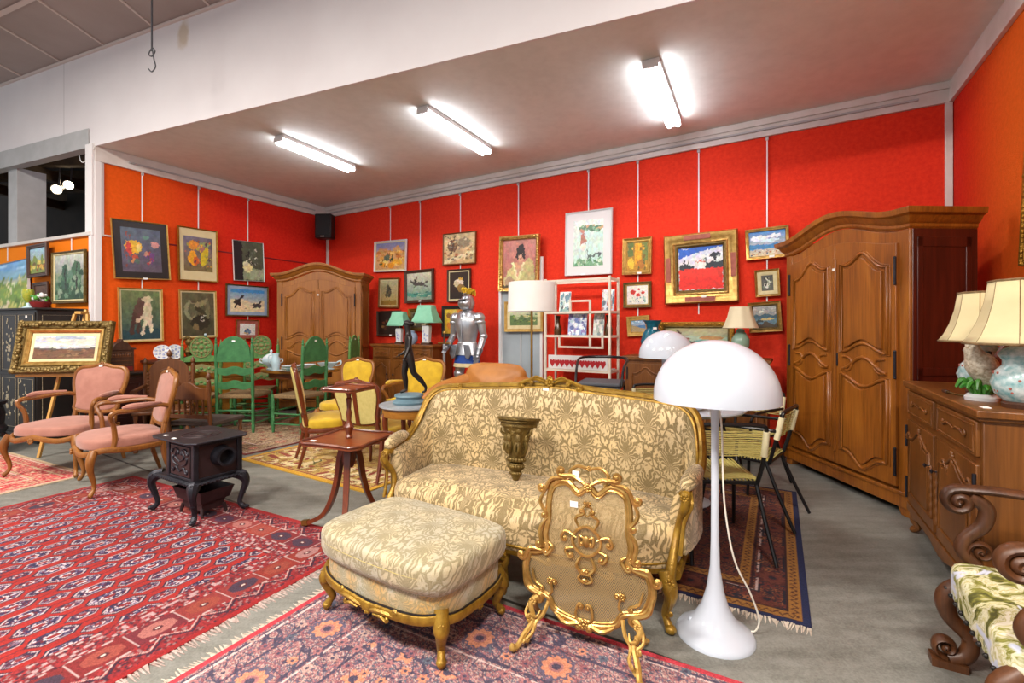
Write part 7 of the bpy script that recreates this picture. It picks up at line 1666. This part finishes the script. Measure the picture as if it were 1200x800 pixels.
def cream_lamp(label, loc, s, rz):
    t = thing('table_lamp', label, 'lamp', loc, rz, 'cream shaded porcelain lamps')
    MB().lathe([(.06, 0), (.065, .02), (.055, .03)], 24).obj('foot', 'wood_walnut', t)
    MB().lathe([(.055, .03), (.085, .06), (.1, .11), (.085, .16), (.06, .19), (.06, .21), (.075, .235), (.06, .26), (.02, .28)], 24).obj('vase', 'vase_floral', t)
    for q in (-1, 1): MB().cur([(q*.06, 0, .22, .006), (q*.11, 0, .23, .006), (q*.12, 0, .17, .006), (q*.09, 0, .13, .006)], 6).obj('handle', 'bronze', t)
    mb = MB(); rs = random.Random(5)
    for i in range(22): a = rs.uniform(0, 2*pi); z = rs.uniform(.06, .16); r = .093 if .08 < z < .14 else .085; mb.ell((r*cos(a), r*sin(a), z), .0065, 6, 4)
    mb.obj('painted_flowers', 'terracotta', t)
    MB().tube([(0, 0, .27), (0, 0, .32)], .009).obj('stem', 'brass', t)
    n = 8; zb_ = .285; L_ = []
    for q, r in ((0, .205), (.12, .18), (.35, .15), (.65, .125), (1, .11)): L_.append([(r*s*cos(2*pi*(j+.5)/n), r*s*sin(2*pi*(j+.5)/n)*.85, zb_+.26*s*q) for j in range(n)])
    MB().loft(L_, True, False).obj('lamp_shade', 'cream_shade', t, sharp=.3, solid=.005)
    mb = MB()
    for k_ in (0, -1): mb.tube(L_[k_], .006, 6, True)
    for j in range(n): mb.tube([l[j] for l in L_], .003, 5)
    mb.obj('shade_trim', 'rush', t)
cream_lamp('porcelain lamp with cream panelled shade, farther one, nearer the armoire', onobj(RS, .04, .165, 1.0), .98, rzS)
cream_lamp('porcelain lamp with cream panelled shade, nearer one, cut by the right photo edge', onobj(RS, .49, .165, 1.0), 1.08, rzS)
CE = thing('ceramic_rooster', 'ceramic bird figure with speckled feathers and green leaves between the cream lamps', 'figurine', onobj(RS, .265, .10, 1.0), rzS+R(20), sc=1.05)
MB().lathe([(.06, 0), (.062, .015), (.05, .03)], 20).obj('base', 'porcelain', CE)
MB().cur([(0, .04, .05, .03), (0, .02, .12, .055), (.0, -.005, .17, .06), (0, -.03, .215, .038), (0, -.045, .255, .026), (0, -.06, .262, .014)], 12).obj('body', 'feather', CE)
MB().cur([(0, -.045, .28, .006), (0, -.03, .295, .012), (0, -.01, .285, .008)], 6).obj('comb', 'ceramic_red', CE)
mb = MB()
for i in range(5): a = -.5+.25*i; mb.cur([(0, .04, .14, .016), (sin(a)*.06, .09, .19+.02*i, .018), (sin(a)*.09, .12, .16+.02*i, .008)], 7)
mb.obj('tail', 'ceramic_red', CE)
mb = MB()
for i in range(16): a = 2*pi*i/16; mb.cur([(.03*cos(a), .03*sin(a), .03, .008), (.065*cos(a), .065*sin(a), .07+.012*(i % 3), .012), (.09*cos(a), .09*sin(a), .055, .005)], 6)
mb.obj('leaves', 'leaf_green', CE)
PW = thing('cable_switch', 'small dark inline switch and twisted cable on the top of the right sideboard', 'cable', onobj(RS, .0, .03, 1.0), rzS)
MB().box(-.03, -.011, 0, .03, .011, .016).obj('switch', 'wood_walnut', PW, bev=.004); MB().cur([(.03, 0, .008, .004), (.1, .02, .005, .004), (.16, .05, .005, .004), (.2, .1, .005, .004)], 6).obj('cable', 'gold_dark', PW)
t = tag(MB().box(-.025, -.015, 0, .025, .015, .003).obj('price_card', 'tag_white'), 'white price card lying at the near corner of the right sideboard top', 'tag'); t.location = onobj(RS, .55, .03, 1.0); t.rotation_euler.z = rzS
# ---------------------------------------------------------------- carved scroll armchair, lower right
SCH = thing('scroll_armchair', 'carved scroll armed chair with green floral seat in the lower right corner', 'armchair', (1.85, 1.51, 0), R(-120.7))
hw, hd, sh = .31, .29, .43
def flo(name):
    m, nt, b = newmat(name); v = coords(); n1 = noise(v, 11, 4, .6, 1.5); n2 = noise(v, 7, 3, .6, .8)
    c = ramp(n1, [(.36, '#4c4c1c'), (.44, '#8a8838'), (.5, '#d6d2b4'), (.56, '#b8b070'), (.62, '#e2ddc8')]); c = mixc(ramp(n2, [(.56, '#000000'), (.6, '#ffffff')]), c, '#c8ccdc')
    nt.links.new(c, b.inputs['Base Color']); b.inputs['Roughness'].default_value = .75
flo('floral_cloth')
MB().pad(supell(hw, hd, 9, 44), .30, sh, .035, .03, bot=.015).obj('seat', 'floral_cloth', SCH)
bx = MB()
for sx in (-1, 1):
    # arm: long rail ending in a volute, and a scrolled support
    yv = -hd+.02; c = (sx*(hw-.01), yv+.02, .665)
    sp = spiral(c, .05, 1.5, R(90), 1, (0, 1, 0), (0, 0, 1), 26)
    path = [(sx*(hw-.01), hd+.06, .70), (sx*(hw-.005), .18, .715), (sx*hw, .02, .715), (sx*(hw-.01), yv+.12, .72)]+sp
    q = crv(path[:4]+[sp[0]], 5)[:-1]+sp
    ar = MB().tube(q, [.03]*(len(q)-26)+[.03 for i in range(26)], 10, up=(1, 0, 0), asp=.58); ar.ell(c, (.03, .014, .014), 8, 6)
    ao = ar.obj('arm', 'wood_scroll', SCH)
    mb = MB(); mb.cur([(sx*(hw-.01), yv+.05, .69, .024), (sx*(hw-.01), yv+.1, .65, .026), (sx*(hw-.01), yv+.09, .58, .026), (sx*(hw-.01), yv+.04, .52, .024), (sx*(hw-.01), yv+.03, .47, .025), (sx*(hw-.01), yv+.07, .42, .026)], 10)
    s2 = spiral((sx*(hw-.01), yv+.085, .475), .042, 1.4, R(200), -1, (0, 1, 0), (0, 0, 1), 22); mb.tube(s2, .024, 8, up=(1, 0, 0), asp=.4); mb.ell((sx*(hw-.01), yv+.085, .475), (.024, .012, .012), 8, 6)
    mb.obj('arm_support', 'wood_scroll', SCH)
    lg = MB(); lg.cur([(sx*(hw-.03), -hd+.05, .34, .034), (sx*(hw-.02), -hd+.0, .28, .036), (sx*(hw-.02), -hd+.01, .2, .03), (sx*(hw-.02), -hd+.07, .13, .028), (sx*(hw-.02), -hd+.06, .06, .03), (sx*(hw-.02), -hd+.01, .03, .03)], 10)
    s3_ = spiral((sx*(hw-.02), -hd+.0, .075), .045, 1.3, R(270), -1, (0, 1, 0), (0, 0, 1), 20); lg.tube(s3_, .028, 8, up=(1, 0, 0), asp=.42); lg.ell((sx*(hw-.02), -hd, .075), (.028, .014, .014), 8, 6)
    lg.box(sx*(hw-.02)-.035, -hd-.05, 0, sx*(hw-.02)+.035, -hd+.06, .03); lg.obj('leg', 'wood_scroll', SCH, sharp=1.0)
    MB().cur([(sx*(hw-.03), hd-.03, .36, .03), (sx*(hw-.02), hd, .18, .026), (sx*(hw-.02), hd+.06, 0, .026)], 10).obj('leg', 'wood_scroll', SCH)
    MB().cur([(sx*(hw-.02), -hd+.05, .13, .022), (sx*(hw-.06), 0, .16, .026), (sx*(hw-.02), hd-.01, .12, .022)], 10).obj('stretcher', 'wood_scroll', SCH)
MB().cur([(-hw+.05, 0, .155, .022), (0, 0, .19, .028), (hw-.05, 0, .155, .022)], 10).obj('stretcher', 'wood_scroll', SCH)
MB().pad(supell(hw-.01, .34, 8, 40), -.03, .03, .03, .02, M=TR((0, hd+.03, .80), rx=R(-8)) @ Matrix.Rotation(pi/2, 4, 'X')).obj('backrest', 'floral_cloth', SCH)
nb = MB()
for i in range(9): nb.ell((-hw-.004, -hd+.04+.06*i, .318), .009, 7, 5); nb.ell((-hw+.04+.065*i, -hd-.004, .318), .009, 7, 5)
nb.obj('nails', 'bronze', SCH)
# ---------------------------------------------------------------- camera, light
cam = bpy.data.cameras.new('camera'); co = bpy.data.objects.new('camera', cam); COL.objects.link(co)
co.location = (0, 0, EYE); co.rotation_euler = (pi/2, 0, 0); cam.sensor_width = 36; cam.lens = FPX/1200*36; cam.shift_y = (HY-400)/1200; cam.clip_start = .02
SC.camera = co
w = bpy.data.worlds.new('world'); SC.world = w; w.use_nodes = True; bg = w.node_tree.nodes['Background']; bg.inputs[0].default_value = c4('#e6ebf2'); bg.inputs[1].default_value = WORLD_S
def area(name, loc, rot, sx, sy, power, col):
    l = bpy.data.lights.new(name, 'AREA'); l.shape = 'RECTANGLE'; l.size = sx; l.size_y = sy; l.energy = power; l.color = lin(col)[:3]
    o = bpy.data.objects.new(name, l); COL.objects.link(o); o.location = loc; o.rotation_euler = rot; return o
for i, (x, y) in enumerate(((-2.6, -.3), (.6, -1.2), (2.8, -.6), (-5.6, 2.0))):  # unseen fill lights added under the hall ceiling to brighten fascia and foreground
    area('hall_fill', (x, y, HALL-.1), (0, 0, R(-22)), 1.3, .5, HALL_FILL_P, '#fff6ec')
SC.view_settings.view_transform = 'Standard'; SC.view_settings.look = 'None'; SC.view_settings.gamma = 1; SC.view_settings.exposure = EXPO
try: SC.view_settings.use_curve_mapping = False
except Exception: pass
SC.cycles.use_denoising = True
try: SC.cycles.denoiser = 'OPENIMAGEDENOISE'
except Exception: pass
SC.cycles.max_bounces = 8; SC.cycles.transparent_max_bounces = 12; SC.cycles.sample_clamp_indirect = 6
